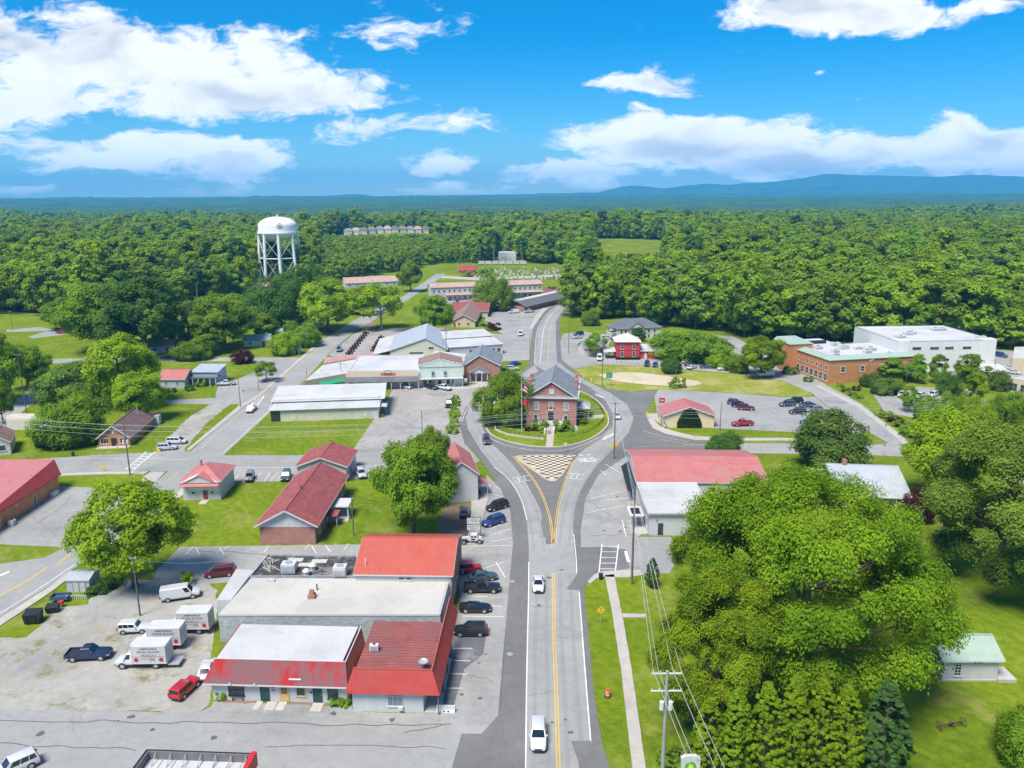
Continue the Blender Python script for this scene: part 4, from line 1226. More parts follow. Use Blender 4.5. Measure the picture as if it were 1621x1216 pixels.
def long_hall():
 r, pts, ro = poly_building('hall_building', 'long flat cream roofed building with old painted brick walls behind the shops', 'building', [(345, 973), (697, 973), (712, 917), (398, 915)], 4.3, PAINTBRICK, R_CREAM)
 o = pts[0]
 MB().prism([(p.x - o.x, p.y - o.y) for p in [P(u, v, 4.3) for u, v in ((430, 973.5), (431, 973.5), (470, 915.5), (469, 915.5))]], 4.35, 4.37).build('roof_seam', R_GREY, ro)
 MB().prism([(p.x - o.x, p.y - o.y) for p in [P(u, v, 4.3) for u, v in ((580, 973.5), (581, 973.5), (600, 916), (599, 916))]], 4.35, 4.37).build('roof_seam', R_GREY, ro)
 # edge flashing
 m_ = MB()
 a, b = Vector((0, 0)), pts[1] - o
 t = (b - a).normalized()
 nn = Vector((t.y, -t.x)) * .06
 m_.hexa([(*(a + nn), 4.1), (*(b + nn), 4.1), (*b, 4.1), (*a, 4.1), (*(a + nn), 4.38), (*(b + nn), 4.38), (*b, 4.38), (*a, 4.38)])
 m_.build('flashing', TRIM, ro)
 p = P(494, 946, 4.35) - o
 MB().box(p.x - .5, p.y - .5, 4.35, p.x + .5, p.y + .5, 4.9).box(p.x - .3, p.y - .3, 4.9, p.x + .3, p.y + .3, 5.5).build('chimney', BRICK, ro)
 MB().cyl((p.x + .2, p.y + 2.2, 4.35), (p.x + .2, p.y + 2.2, 5.3), .1, None, 8).build('roof_vent', BLACK, ro)
 p = P(430, 920, 4.35) - o
 MB().box(p.x - .7, p.y - .3, 4.35, p.x + .5, p.y + .3, 4.6).build('roof_hatch', R_GREY, ro)
 # black tarred section behind
 r, pts, ro = poly_building('hall_building', 'low building with black tarred roof crowded with air conditioners', 'building', [(396, 914.5), (565, 914.5), (566, 882), (424, 880)], 3.9, PAINTBRICK, R_BLACK, .35)
 o = pts[0]
 cas = plain('ac_casing', (0.57, 0.57, 0.55), 0.5, 0.08, 2)
 def at(u, v):
  q = P(u, v, 3.95) - o
  return q.x, q.y
 for (u, v, w, h) in ((458, 905, 2.1, 1.5), (539, 911, 1.9, 1.6)):
  x, y = at(u, v)
  m_ = MB().box(x - w / 2, y - .8, 4.05, x + w / 2, y + .8, 3.95 + h)
  for i in range(5):
   m_.box(x - w / 2 + .1, y - .84, 4.2 + i * .22, x + w / 2 - .1, y - .8, 4.28 + i * .22, 1)
  m_.cyl((x, y, 3.95 + h), (x, y, 4.05 + h), .6, None, 14, 1)
  m_.build('air_conditioner', [cas, STEEL], ro)
 for (u, v, rr) in ((485, 911, .6), (495, 902, .65)):
  x, y = at(u, v)
  MB().cyl((x, y, 3.95), (x, y, 4.7), rr * .7, None, 14).cyl((x, y, 4.7), (x, y, 5.0), rr, rr * .6, 14).build('exhaust_fan', cas, ro)
 g = random.Random(4)
 for i in range(9):
  u, v = g.uniform(418, 445), g.uniform(884, 908)
  x, y = at(u, v)
  a = g.uniform(0, 3.1)
  l = g.uniform(.8, 2.4)
  MB().cyl((x, y, 4.05), (x + l * math.cos(a), y + l * math.sin(a), 4.1 + g.uniform(0, .5)), .06, None, 5).build('loose_board', R_CREAM, ro)
 for i in range(3):
  u, v = g.uniform(465, 530), g.uniform(886, 896)
  x, y = at(u, v)
  MB().box(x - 1.2, y - .6, 3.96, x + 1.2, y + .6, 3.99 + .02 * i).build('roof_patch', R_CREAM, ro)
 # lean-to on the left
 r, pts, ro = poly_building('lean_to', 'small white lean-to shed on the left end of the long hall', 'shed', [(343, 950), (366, 950), (402, 903), (374, 901)], 3.3, WHITEMETAL, R_WHITE)
 # red gabled block
 b = Bd('gabled_building', 'tall block with coral red metal gable roof beside the parked cars', 'building', (563, 907, 5.6), (714, 909, 5.6), D=9)
 zr = 8.2
 b.D = 2 * b.loc(576, 850, zr)[1]
 b.gable(5.6, zr - 5.6, 'x', WHITE, R_CORAL, .35, .45, gm=BRICK)
 b.part(MB().box(b.L + .003, .1, -.05, b.L + .12, b.D - .1, 5.2), 'brick_end_wall', BRICK)
 b.win('f', b.L * .48, 4.55, 1.0, .5, 1, 1, TRIM, GLASS)
 b.win('f', b.L * .56, 4.55, 1.0, .5, 1, 1, TRIM, GLASS)
 b.win('r', 3, 1.2, 1.1, 1.4, 2, 2, TRIM, GLASS, off=.12)
 b.door('r', 5.5, 1, 2.1, TRIM, DARKRED, 1, off=.12)
 b.part(MB().cyl((1.2, 1.5, 5.9), (1.2, 1.5, 7.2), .1, None, 8), 'flue', TRIM)
long_hall()
def left_brick():
 # big orange brick building cut by the left edge, roof glare coloured pink
 A, B = P(0, 838), P(95, 776)
 ex = (B - A).normalized()
 ey = Vector((-ex.y, ex.x))
 A = A - ex * 9
 o = A
 r = empty('brick_building', 'orange brick building with broad red metal roof in pink glare at the left edge', 'building', (A.x, A.y, 0), math.atan2(ex.y, ex.x))
 L = (B - A).length
 D = 22
 h = 3.5
 MB().box(0, 0, -.05, L, D, h).build('wall', ORBRICK, r)
 K = P(86, 727, 6.2) - o
 k = (K.dot(ex), K.dot(ey), 6.2)
 m_ = MB()
 w0, w1 = (-.4, -.4, h + .05), (L + .5, -.4, h + .05)
 m_.add([w0, w1, k], [(0, 1, 2)])
 m_.add([w1, (L + .5, D, h + .05), (k[0], D + 2, 6.2), k], [(0, 1, 2, 3)])
 ro = m_.build('roof', R_RED, r)  # planes turned from the light: shade painted as a deeper red
 m2 = MB().add([w0, k, (k[0], D + 2, 6.2), (-3, D + 2, h + .4)], [(0, 1, 2, 3)])
 m2.build('roof_slope', R_PINK, ro)  # same red roof, glare painted in as pink
 MB().box(-.4, -.45, h - .2, L + .55, -.41, h + .05).box(L + .51, -.4, h - .2, L + .55, D, h + .05).build('fascia', R_RED, ro)
 # thick underside so the roof is a solid
 MB().add([w0, w1, (L + .5, D, h + .0), (-3, D, h + .0)], [(3, 2, 1, 0)]).build('soffit', WHITE, ro)
 b = Bd.__new__(Bd)
 b.r, b.L, b.D = r, L, D
 b.door('f', L * .70, 1, 2.1, TRIM, BRICK)
 b.win('f', L * .32, .5, .5, 2.2, 1, 1, TRIM, GLASSB)
 for x, z in ((L * .5, 2.4), (L * .78, 1.9), (L * .3, 1.6)):
  b.part(MB().box(x, -.12, z, x + .25, -.01, z + .4), 'wall_lamp', TRIM)
 b.ac(L * .36, -1.6, 0, 1.1, 1.0, 1.0)
 b.part(MB().box(L * .86, -1.0, 0, L * .93, -.1, .9), 'crate', TRIM)
left_brick()
def white_cottage():
 b = Bd('small_house', 'small white house with pinkish red hip roof by the crossroads', 'house', (291, 792), (350, 791), D=9)
 h = hgt(291, 792, 762)
 b.D = b.loc(371, 766)[1]
 b.hip(h, 2.3, WHITE, R_PINK, .5)
 L = b.L
 ro = b.part(MB().add([(0.2, -.9, h - .1), (L - .2, -.9, h - .1), (L / 2, -.9, h + 1.3), (0.2, 1.5, h + .2), (L - .2, 1.5, h + .2), (L / 2, 1.8, h + 1.35)], [(0, 1, 2), (1, 4, 5, 2), (3, 0, 2, 5)]), 'porch_gable', WHITESIDE)
 m_ = MB()
 m_.slab((-.3, -1.2, h - .15), (-.3, -1.2, h - .15), (L / 2, -1.2, h + 1.45), (L / 2, -1.2, h + 1.45), .05) if False else None
 m_.add([(-.1, -1.1, h - .25), (L / 2, -1.1, h + 1.42), (L / 2, 2.2, h + 1.42), (-.1, 2.2, h - .25)], [(0, 1, 2, 3)])
 m_.add([(L + .1, -1.1, h - .25), (L / 2, -1.1, h + 1.42), (L / 2, 2.2, h + 1.42), (L + .1, 2.2, h - .25)], [(3, 2, 1, 0)])
 m_.slab((-.2, -1.5, h - .65), (L + .2, -1.5, h - .65), (L + .2, -.9, h - .25), (-.2, -.9, h - .25), .06)
 b.part(m_, 'porch_roof', R_PINK)
 b.win('f', L * .28, 1.3, .8, .6, 1, 1)
 b.win('f', L * .78, 1.3, .7, .6, 1, 1)
 b.door('f', L * .6, 1.0, 2.1, TRIM, DARKRED, 1)
 b.part(MB().box(L * .5, -2.4, 0, L * .7, -.05, .12), 'ramp', CONC)
 b.part(MB().box(L * .3, b.D * .5, h + 1.8, L * .3 + .4, b.D * .5 + .4, h + 2.9), 'chimney', BRICK)
white_cottage()
def church():
 b = Bd('church_hall', 'long brick church hall with maroon shingle roof and white gable', 'church', (413, 862), (500, 862), D=20)
 h = hgt(413, 862, 828)
 b.D = b.loc(551, 752, h)[1]
 L, D = b.L, b.D
 zr = hgt(455, 862, 806) - h
 b.gable(h, zr, 'y', BRICK, S_MAROON, .75, gm=WHITESIDE)
 b.part(MB().box(-.02, -.03, h - .75, L + .02, -.002, h), 'gable_band', WHITESIDE)
 b.part(MB().box(L * .38, -.04, .1, L * .62, -.003, 2.1), 'bricked_door', BRICK)
 b.part(MB().cyl((L * .5, D * .4, h + zr * .95), (L * .5, D * .4, h + zr + .9), .12, None, 8), 'flue', S_MAROON)
 for y in (3, D * .35, D * .72, D * .86):
  b.win('r', y, 1.0, 1.0, 1.5, 2, 3)
 for y in (4, 9, 14):
  b.win('l', y, 1.0, 1.0, 1.5, 2, 3)
 b.door('r', D * .52, 1.1, 2.1, TRIM, TRIM)
 b.part(MB().box(L + .02, D * .44, 2.55, L + 3.6, D * .62, 2.75), 'porch_roof', WHITE)
 b.part(MB().slab((L + .05, D * .30, 2.3), (L + 2.2, D * .30, 2.2), (L + 2.2, D * .42, 2.3), (L + .05, D * .42, 2.5), .08), 'awning', S_MAROON)
 for y in (D * .45, D * .61):
  b.part(MB().box(L + 3.3, y, 0, L + 3.5, y + .18, 2.55), 'post', TRIM)
 b.part(MB().box(L + 2.0, D * .31, 0, L + 2.1, D * .315, 2.2), 'post', TRIM)
 b.part(MB().box(L + .02, D * .40, 0, L + 3.6, D * .64, .2), 'porch_floor', CONC)
 # rear wing
 c = Bd('church_wing', 'white rear wing with maroon hip roof behind the brick church hall', 'church', (470, 737, 3.8), (547, 737, 3.8), D=9)
 c.D = c.loc(563, 713, 3.8)[1]
 c.gable(3.8, 1.9, 'y', WHITESIDE, S_MAROON, .5)
 for y in (c.D * .3, c.D * .7):
  c.win('r', y, 1.2, .9, 1.3, 1, 2)
 c.win('f', c.L * .3, 2.3, .9, .9, 1, 1)
 c.door('r', c.D * .5, 1, 2.1)
church()
def garage():
 b = Bd('metal_garage', 'long cream metal garage with bright white two-step roof beside the mown lawn', 'garage', (429, 668), (600, 662), D=14)
 h = hgt(429, 668, 649)
 L = b.L
 zr = 6.0
 D = b.D = b.loc(441, 611, zr)[1] + 2
 b.part(MB().box(0, 0, -.05, L, D, h), 'wall', CREAMMETAL)
 b.part(MB().box(0, 4.6, h, L, D, 5.0), 'upper_wall', WHITEMETAL)
 m_ = MB()
 m_.slab((-.4, -.6, h - .05), (L + .4, -.6, h - .05), (L + .4, 4.7, h + .75), (-.4, 4.7, h + .75), .12)
 m_.slab((-.6, 4.0, h + 1.15), (L + 1.6, 4.0, h + 1.15), (L + 1.6, D - 2, zr), (-.6, D - 2, zr), .12)
 m_.slab((L + 1.6, D + 2, 5.0), (-.6, D + 2, 5.0), (-.6, D - 2, zr), (L + 1.6, D - 2, zr), .12)
 n_ = int(L / .9)
 for i in range(n_ + 1):
  x = -.4 + (L + .75) * i / n_
  m_.slab((x, -.6, h - .01), (x + .05, -.6, h - .01), (x + .05, 4.7, h + .79), (x, 4.7, h + .79), .05)
 ro = b.part(m_, 'roof', R_WHITE)
 for x, o_ in ((L + .01, 1), (-.01, -1)):
  f5 = (0, 1, 2, 3, 4, 5)
  b.part(MB().add([(x, 0, h - .2), (x, D, h - .2), (x, D, 4.9), (x, D - 2, zr - .15), (x, 4.6, h + 1.1), (x, 0, h)], [f5 if o_ > 0 else f5[::-1]]), 'gable_end', WHITEMETAL)
 m_ = MB()
 for i in range(int(L / .5)):
  m_.box(.3 + i * .5, -.05, .05, .36 + i * .5, -.003, h - .15)
 b.part(m_, 'panel_rib', CREAMMETAL)
 b.part(MB().box(.05, -.07, .1, 2.6, -.052, h - .4), 'dark_opening', GLASS)
 for x in (L * .2, L * .86):
  b.part(MB().box(x, -.09, .3, x + 1.0, -.053, 2.3), 'door', CREAMMETAL)
 b.part(MB().box(L - 2.2, -.1, 0, L - .2, -.053, 2.4), 'roll_door', WHITEMETAL)
 b.part(MB().slab((L + .05, 1, 3.2), (L + 2.2, 1, 2.9), (L + 2.2, 6, 2.9), (L + .05, 6, 3.2), .08), 'side_awning', R_WHITE)
 for i in range(4):
  b.part(MB().box(L + .3, 1.2 + i * 1.4, 0, L + 1.2, 2.1 + i * 1.4, .7 + .2 * (i % 2)), 'crate', [WOODP, ORBRICK][i % 2] if False else (WOODP if i % 2 else ORBRICK))
garage()
def main_street_store():
 b = Bd('store_building', 'white store with pinkish red gable roof on the curve of the main street', 'store', (706, 797), (757, 793), D=14)
 h = hgt(757, 793, 748)
 b.D = b.loc(763, 716, h)[1]
 b.gable(h, 2.6, 'y', WHITEMETAL, R_PINK, .35, .5)
 L, D = b.L, b.D
 b.part(MB().slab((L + .05, D * .22, 2.9), (L + 2.6, D * .22, 2.3), (L + 2.6, D * .52, 2.3), (L + .05, D * .52, 2.9), .1), 'porch_roof', R_PINK)
 for y in (D * .24, D * .5):
  b.part(MB().box(L + 2.35, y, 0, L + 2.5, y + .15, 2.3), 'post', TRIM)
 b.door('r', D * .36, 1, 2.1, TRIM, TRIM, 1)
 b.win('r', D * .16, .9, 1.2, 1.4, 2, 2)
 b.win('r', D * .7, .9, 1.6, 1.5, 2, 2)
 b.part(MB().box(L * .2, -.08, h + .2, L * .2 + .6, -.01, h + .9), 'gable_vent', TRIM)
main_street_store()
# ================================================================ stores behind the garage
def stores():
 # low store with white sloping roof and green awning
 z = 4.6
 r, pts, ro = poly_building('store_building', 'low tan store with long white sloping roof and green awning', 'store', [(482, 603), (549, 591), (574, 585), (603, 562), (511, 578)], z, TAN, R_WHITE, .0)
 o = pts[0]
 a, c = pts[0] - o, pts[1] - o
 t = (c - a).normalized()
 nn = Vector((t.y, -t.x))
 for k0, k1, mt, nm in ((.30, .90, plain('green_awning', (0.02, 0.30, 0.17), .6, .1, 2), 'awning'),):
  p, q = a.lerp(c, k0), a.lerp(c, k1)
  p2, q2 = p + nn * 1.5, q + nn * 1.5
  MB().slab((*p2, 2.5), (*q2, 2.5), (*q, 3.4), (*p, 3.4), .08).build(nm, mt, r)
 p, q = a.lerp(c, .02), a.lerp(c, .27)
 MB().hexa([(*(p + nn * .05), .3), (*(q + nn * .05), .3), (*q, .3), (*p, .3), (*(p + nn * .05), 2.6), (*(q + nn * .05), 2.6), (*q, 2.6), (*p, 2.6)]).build('shop_window', GLASS, r)
 for k in (.3, .5, .7):
  q = P(482 + 90 * k, 596 - 25 * k, z) - o
  MB().cyl((q.x, q.y, z), (q.x, q.y, z + .6), .12, None, 8).build('roof_vent', STEEL, ro)
 # brownish low block behind it
 r, pts, ro = poly_building('store_building', 'low tan block with rusty red roof behind the white sloping roof', 'store', [(512, 576), (600, 561), (588, 559), (515, 566)], 3.2, TAN, plain('rust_roof', (0.42, 0.24, 0.20), .8, .2, .4))
 # tan store with flat grey roof and shingled awning
 b = Bd('store_building', 'tan store with flat grey roof, arched front and painted orange sign', 'store', (549, 616), (664, 614), D=14)
 z = 4.8
 L = b.L
 b.D = b.loc(620, 563, z)[1]
 ro = b.flat(z, TAN, R_GREY, .15)
 x0 = b.loc(606, 590, z)[0]
 b.part(MB().box(.3, -.12, z - .9, L - .2, -.003, z + 1.1), 'sign_wall', plain('cream_parapet', (0.66, 0.56, 0.42), .8, .12, .6), ro)
 m_ = MB().slab((-.1, -2.6, 2.7), (L, -2.6, 2.7), (L, -.15, 3.9), (-.1, -.15, 3.9), .12)
 b.part(m_, 'awning', S_DARK)
 k = 8
 for i in range(k + 1):
  x = .1 + (L - .3) * i / k
  b.part(MB().box(x, -2.45, 0, x + .16, -2.3, 2.7), 'post', TRIM)
 for i in range(k):
  x = .1 + (L - .3) * (i + .5) / k
  if i in (3,):
   b.door('f', x, 1.2, 2.1, TRIM, DARKRED, 1)
  else:
   b.win('f', x, .5, 1.7, 1.7, 2, 1, TRIM, [GLASS, GLASSB][i % 2])
 org = plain('orange_sign_paint', (0.62, 0.17, 0.06), .6, .12, 1)
 b.part(MB().box(x0 - .5, -.15, z - .55, x0 + 4.3, -.123, z + .35), 'sign_band', org, ro)
 strokes(ro, x0 + .6, x0 + 3.3, -.152, z - .55, z + .3, plain('sign_brown', (0.09, 0.04, 0.03), .6, .1, 2), 3)
 m_ = MB()
 for i in range(9):
  a0, a1 = math.pi * i / 9, math.pi * (i + 1) / 9
  m_.cyl((x0 + 1.9 + 1.3 * math.cos(a0), -.14, z + .4 + .75 * math.sin(a0)), (x0 + 1.9 + 1.3 * math.cos(a1), -.14, z + .4 + .75 * math.sin(a1)), .05, None, 5)
 b.part(m_, 'sign_arch', BLACK, ro)
 # mint green two-storey false front
 b = Bd('store_building', 'mint green two-storey wooden store with balcony and stepped brown roof', 'store', (664, 613), (733, 611), D=14)
 h = hgt(664, 613, 579)
 L = b.L
 b.D = b.loc(690, 562, h + 1)[1]
 b.gable(h, 1.9, 'y', MINT, S_BROWN, .25)
 m_ = MB()
 st = 5
 for i in range(st):
  x0 = L / 2 * i / st
  zt = h + .35 + 1.9 * i / st
  for x in (x0, L - x0 - L / 2 / st):
   m_.box(x, -.22, h - .5, x + L / 2 / st, -.01, zt)
 b.part(m_, 'false_front', MINT)
 b.part(MB().box(-.1, -2.2, 2.95, L + .1, -.23, 3.1), 'balcony', TRIM)
 m_ = MB()
 for i in range(34):
  x = .05 + (L - .1) * i / 33
  m_.box(x - .03, -2.15, 3.1, x + .03, -2.09, 4.0)
 m_.box(-.1, -2.17, 4.0, L + .1, -2.07, 4.1)
 b.part(m_, 'balustrade', TRIM)
 for i in range(6):
  x = .1 + (L - .3) * i / 5
  b.part(MB().box(x, -2.1, 0, x + .15, -1.95, 2.95), 'post', TRIM)
 for x in (L * .12, L * .24, L * .66, L * .78):
  b.win('f', x, .7, 1.1, 1.6, 1, 2, TRIM, GLASS, off=.0)
 b.door('f', L * .46, 1.1, 2.1, TRIM, DARKRED, 1)
 for x in (L * .32, L * .6):
  b.door('f', x, .9, 1.9, TRIM, S_DARK, 0, z=3.15, off=.22)
 m_ = MB()
 for i in range(10):
  m_.box(L + .2, -2 + i * .45, 2.8 - i * .28, L + 1.4, -1.6 + i * .45, 2.86 - i * .28)
 b.part(m_, 'outside_stair', TRIM)
 # white flat roof behind the mint store
 poly_building('store_building', 'low building with bright white roof behind the mint green store', 'store', [(675, 568), (735, 572), (738, 561), (688, 556)], 4.6, WHITE, R_WHITE, .15)
 # brick hall with white portico
 b = Bd('brick_hall', 'small brick hall with grey gable roof and white columned portico', 'hall', (735, 604), (792, 604), D=14)
 h = hgt(735, 604, 578)
 L = b.L
 zr = hgt(757, 604, 562) - h
 b.D = b.loc(762, 546, h + zr)[1]
 b.gable(h, zr, 'y', BRICK, S_GREY, .4, peak=.42)
 xa, xb = L * .16, L * .68
 m_ = MB().add([(xa, -2.2, 3.3), (xb, -2.2, 3.3), ((xa + xb) / 2, -2.2, 5.0), (xa, 0, 3.3), (xb, 0, 3.3), ((xa + xb) / 2, 0, 5.0)], [(0, 1, 2), (0, 3, 4, 1)])
 b.part(m_, 'pediment', WHITESIDE)
 m_ = MB().slab((xa - .3, -.02, 3.2), (xa - .3, -2.5, 3.2), ((xa + xb) / 2, -2.5, 5.2), ((xa + xb) / 2, -.02, 5.2), .12).slab((xb + .3, -2.5, 3.2), (xb + .3, -.02, 3.2), ((xa + xb) / 2, -.02, 5.2), ((xa + xb) / 2, -2.5, 5.2), .12)
 b.part(m_, 'portico_roof', S_GREY)
 for i in range(4):
  x = xa + .25 + (xb - xa - .5) * i / 3
  b.part(MB().cyl((x, -2.0, .2), (x, -2.0, 3.2), .17, .14, 10).box(x - .22, -2.22, 3.1, x + .22, -1.78, 3.3), 'column', TRIM)
 b.part(MB().box(xa - .2, -2.5, 0, xb + .2, -.02, .2), 'porch_floor', CONC)
 b.door('f', (xa + xb) / 2, 1.3, 2.4, TRIM, DARKRED, 1, z=.2)
 b.win('f', xa + 1.0, .7, .9, 1.8, 2, 3)
 b.win('f', xb - 1.0, .7, .9, 1.8, 2, 3)
 b.win('f', L * .87, .9, 1.0, 1.8, 2, 3)
 b.part(MB().box(L * .35, -6.5, 0, L * .62, -2.6, .1), 'ramp', CONC)
 for y in (3, 6, 9):
  b.win('r', y, .9, 1.0, 1.8, 2, 3)
 # metal buildings of the supply yard
 b = Bd('metal_building', 'large grey metal roofed feed store with cream gable front', 'warehouse', (618, 572), (708, 570), D=26)
 h = 4.2
 xr = b.loc(674, 534, 8.6)[0]
 b.D = b.loc(690, 512, 8.6)[1]
 b.gable(h, 4.4, 'y', CREAMMETAL, R_GALV, .4, 1.2, peak=max(.3, min(.7, xr / b.L)))
 L = b.L
 b.win('f', L * .72, 4.2, 2.0, 1.0, 3, 1)
 b.part(MB().box(L * .34, -.06, 2.7, L * .58, -.003, 3.2), 'dark_sign', BLACK)
 b.part(MB().slab((-6.5, -.3, 2.7), (-.42, -.3, 4.0), (-.42, b.D, 4.0), (-6.5, b.D, 2.7), .1), 'lean_to_roof', R_WHITE)
 for i in range(5):
  b.part(MB().box(-6.3, i * b.D / 4.2, 0, -6.1, i * b.D / 4.2 + .2, 2.65), 'post', TRIM)
 b = Bd('metal_building', 'white ribbed metal building with low stepped roof beside the motel road', 'warehouse', (712, 566), (796, 560), D=20)
 b.D = b.loc(716, 528, 4.4)[1]
 L = b.L
 b.part(MB().box(0, 0, -.05, L, b.D, 3.9), 'wall', WHITEMETAL)
 m_ = MB().slab((-.3, -.4, 3.9), (L + .3, -.4, 3.9), (L + .3, b.D * .5, 4.6), (-.3, b.D * .5, 4.6), .12)
 m_.slab((-.3, b.D * .48, 5.0), (L + .3, b.D * .48, 5.0), (L + .3, b.D, 5.6), (-.3, b.D, 5.6), .12)
 for i in range(19):
  x = -.3 + (L + .5) * i / 18
  m_.slab((x, b.D * .48, 5.05), (x + .12, b.D * .48, 5.05), (x + .12, b.D, 5.65), (x, b.D, 5.65), .06)
 ro = b.part(m_, 'roof', R_WHITE)
 b.part(MB().box(.02, b.D * .5, 3.9, L - .02, b.D * .99, 4.9), 'upper_wall', WHITEMETAL)
 for x in (L * .4, L * .52):
  b.win('f', x, 1.2, 1.6, 1.2, 2, 1)
 for x in (L * .82, L * .92):
  b.win('f', x, .8, 1.5, 1.7, 2, 1, TRIM, GLASS)
 b.door('f', L * .7, 1.1, 2.1)
 b.ac(L * .15, -1.6, 0, 1.3, 1.1, 1.2)
stores()
# ================================================================ courthouse
def courthouse():
 b = Bd('courthouse', 'two-storey brick courthouse with white gable and steep grey roof inside the roundabout', 'courthouse', (833, 675), (912, 677), D=17)
 h = hgt(833, 675, 627)
 L = b.L
 zr = hgt(872, 676, 603) - h
 b.D = b.loc(872, 578, h + zr)[1] - .5
 D = b.D
 b.gable(h, zr, 'y', PINKBRICK, S_GREY, .55, th=.2)
 # closed pediment: cornice and sloping shelf
 co = MB().box(-.6, -.62, h - .45, L + .6, -.002, h - .02)
 co.box(-.6, -.002, h - .4, -.003, D + .4, h - .15).box(L + .003, -.002, h - .4, L + .6, D + .4, h - .15)
 b.part(co, 'cornice', TRIM)
 b.part(MB().slab((-.5, -.6, h + .0), (L + .5, -.6, h + .0), (L + .5, -.01, h + .35), (-.5, -.01, h + .35), .1), 'pediment_shelf', S_GREY)
 sc = L / 79.0
 f = lambda u: (u - 833) * sc
 for u in (849.5, 872, 896):
  b.win('f', f(u), h * .56, 1.25, h * .27, 3, 5, TRIM, GLASSB, fw=.16)
 b.win('f', f(873), h + .8, 1.3, 1.2, 1, 1, TRIM, WHITE, sill=True, fw=.18)
 for u in (848, 895.5):
  x = f(u)
  a = MB().box(x - .6, -.08, .05, x + .6, -.003, 2.9)
  n_ = 10
  arc = [(x + .6 * math.cos(math.pi * i / n_), -.08, 2.9 + .6 * math.sin(math.pi * i / n_)) for i in range(n_ + 1)]
  a.add(arc, [tuple(range(n_, -1, -1))])
  o = b.part(a, 'arched_door', TRIM)
  b.part(MB().box(x - .42, -.1, .1, x + .42, -.083, 2.9), 'door_leaf', BLACK, o)
  b.part(MB().add([(x + .42 * math.cos(math.pi * i / n_), -.101, 2.9 + .42 * math.sin(math.pi * i / n_)) for i in range(n_ + 1)], [tuple(range(n_, -1, -1))]), 'fanlight', GLASS, o)
 # raised entrance: landing with railing, flights to both sides, dark porch below
 xa, xb = f(854), f(892)
 b.part(MB().box(xa, -3.4, -.05, xb, -.02, 1.6), 'landing', BRICK)
 b.part(MB().box(xa - .15, -3.55, 1.6, xb + .15, -.02, 1.78), 'landing_slab', TRIM)
 m_ = MB()
 for i in range(15):
  x = xa + (xb - xa) * i / 14
  m_.box(x - .03, -3.5, 1.78, x + .03, -3.44, 2.9)
 m_.box(xa - .1, -3.52, 2.9, xb + .1, -3.42, 3.0)
 b.part(m_, 'railing', BLACK)
 for x in (xa, xb - .25):
  b.part(MB().box(x, -3.6, 1.78, x + .25, -3.35, 3.4), 'railing_post', TRIM)
 b.door('f', f(872), 1.6, 2.6, TRIM, BLACK, 1, z=1.8)
 b.part(MB().box(f(866), -.06, 5.0, f(878), -.003, 5.5), 'name_plate', DARKRED)
 xs0, xs1 = f(866.5), f(877)
 for i in range(9):
  b.part(MB().box(xs0, -3.42 - .38 * (i + 1), -.05, xs1, -3.42 - .38 * i, 1.5 - i * .16), 'step', CONC)
 for x in (xs0 - .5, xs1):
  b.part(MB().box(x, -7.0, -.05, x + .5, -3.6, 1.3), 'stair_wall', TRIM)
 b.part(MB().box(xs0 + .5, -7.06, .2, xs1 - .5, -6.9, 1.2), 'cellar_door', PINKBRICK)
 # chimneys along both eaves
 for (x, y) in ((-.05, D * .38), (-.05, D * .72), (L - .75, D * .38), (L - .75, D * .72)):
  b.part(MB().box(x, y, h - .4, x + .8, y + 1.3, h + 2.6).box(x - .08, y - .08, h + 2.6, x + .88, y + 1.38, h + 2.8), 'chimney', PINKBRICK)
 for y in (2.5, 6.5, 10.5, 14):
  if y < D - 1:
   for z in (1.0, h * .56):
    b.win('r', y, z, 1.15, h * .25, 3, 4, TRIM, GLASSB, fw=.14)
    b.win('l', y, z, 1.15, h * .25, 3, 4, TRIM, GLASSB, fw=.14)
 # white pavilion beside it
 p = P(917, 664)
 e = empty('gazebo', 'small white open pavilion with pale roof right of the courthouse', 'gazebo', (p.x + 1.2, p.y + 3, .15), b.ang)
 w, d, hh = 3.4, 5.5, 2.9
 for x in (-w / 2, w / 2 - .15):
  for y in (-d / 2, 0, d / 2 - .15):
   MB().box(x, y, 0, x + .15, y + .15, hh).build('post', TRIM, e)
 m_ = MB().slab((-w / 2 - .4, -d / 2 - .4, hh), (w / 2 + .4, -d / 2 - .4, hh), (0.1, -d / 2 + 1.5, hh + 1.4), (-.1, -d / 2 + 1.5, hh + 1.4), .08)
 m_.slab((w / 2 + .4, -d / 2 - .4, hh), (w / 2 + .4, d / 2 + .4, hh), (.1, d / 2 - 1.5, hh + 1.4), (.1, -d / 2 + 1.5, hh + 1.4), .08)
 m_.slab((-w / 2 - .4, d / 2 + .4, hh), (-w / 2 - .4, -d / 2 - .4, hh), (-.1, -d / 2 + 1.5, hh + 1.4), (-.1, d / 2 - 1.5, hh + 1.4), .08)
 m_.slab((w / 2 + .4, d / 2 + .4, hh), (-w / 2 - .4, d / 2 + .4, hh), (-.1, d / 2 - 1.5, hh + 1.4), (.1, d / 2 - 1.5, hh + 1.4), .08)
 m_.build('roof', R_WHITE, e)
 for y in (-d / 2, d / 2 - .1):
  MB().box(-w / 2, y, .8, w / 2, y + .08, .9).build('rail', TRIM, e)
 return b
CH = courthouse()
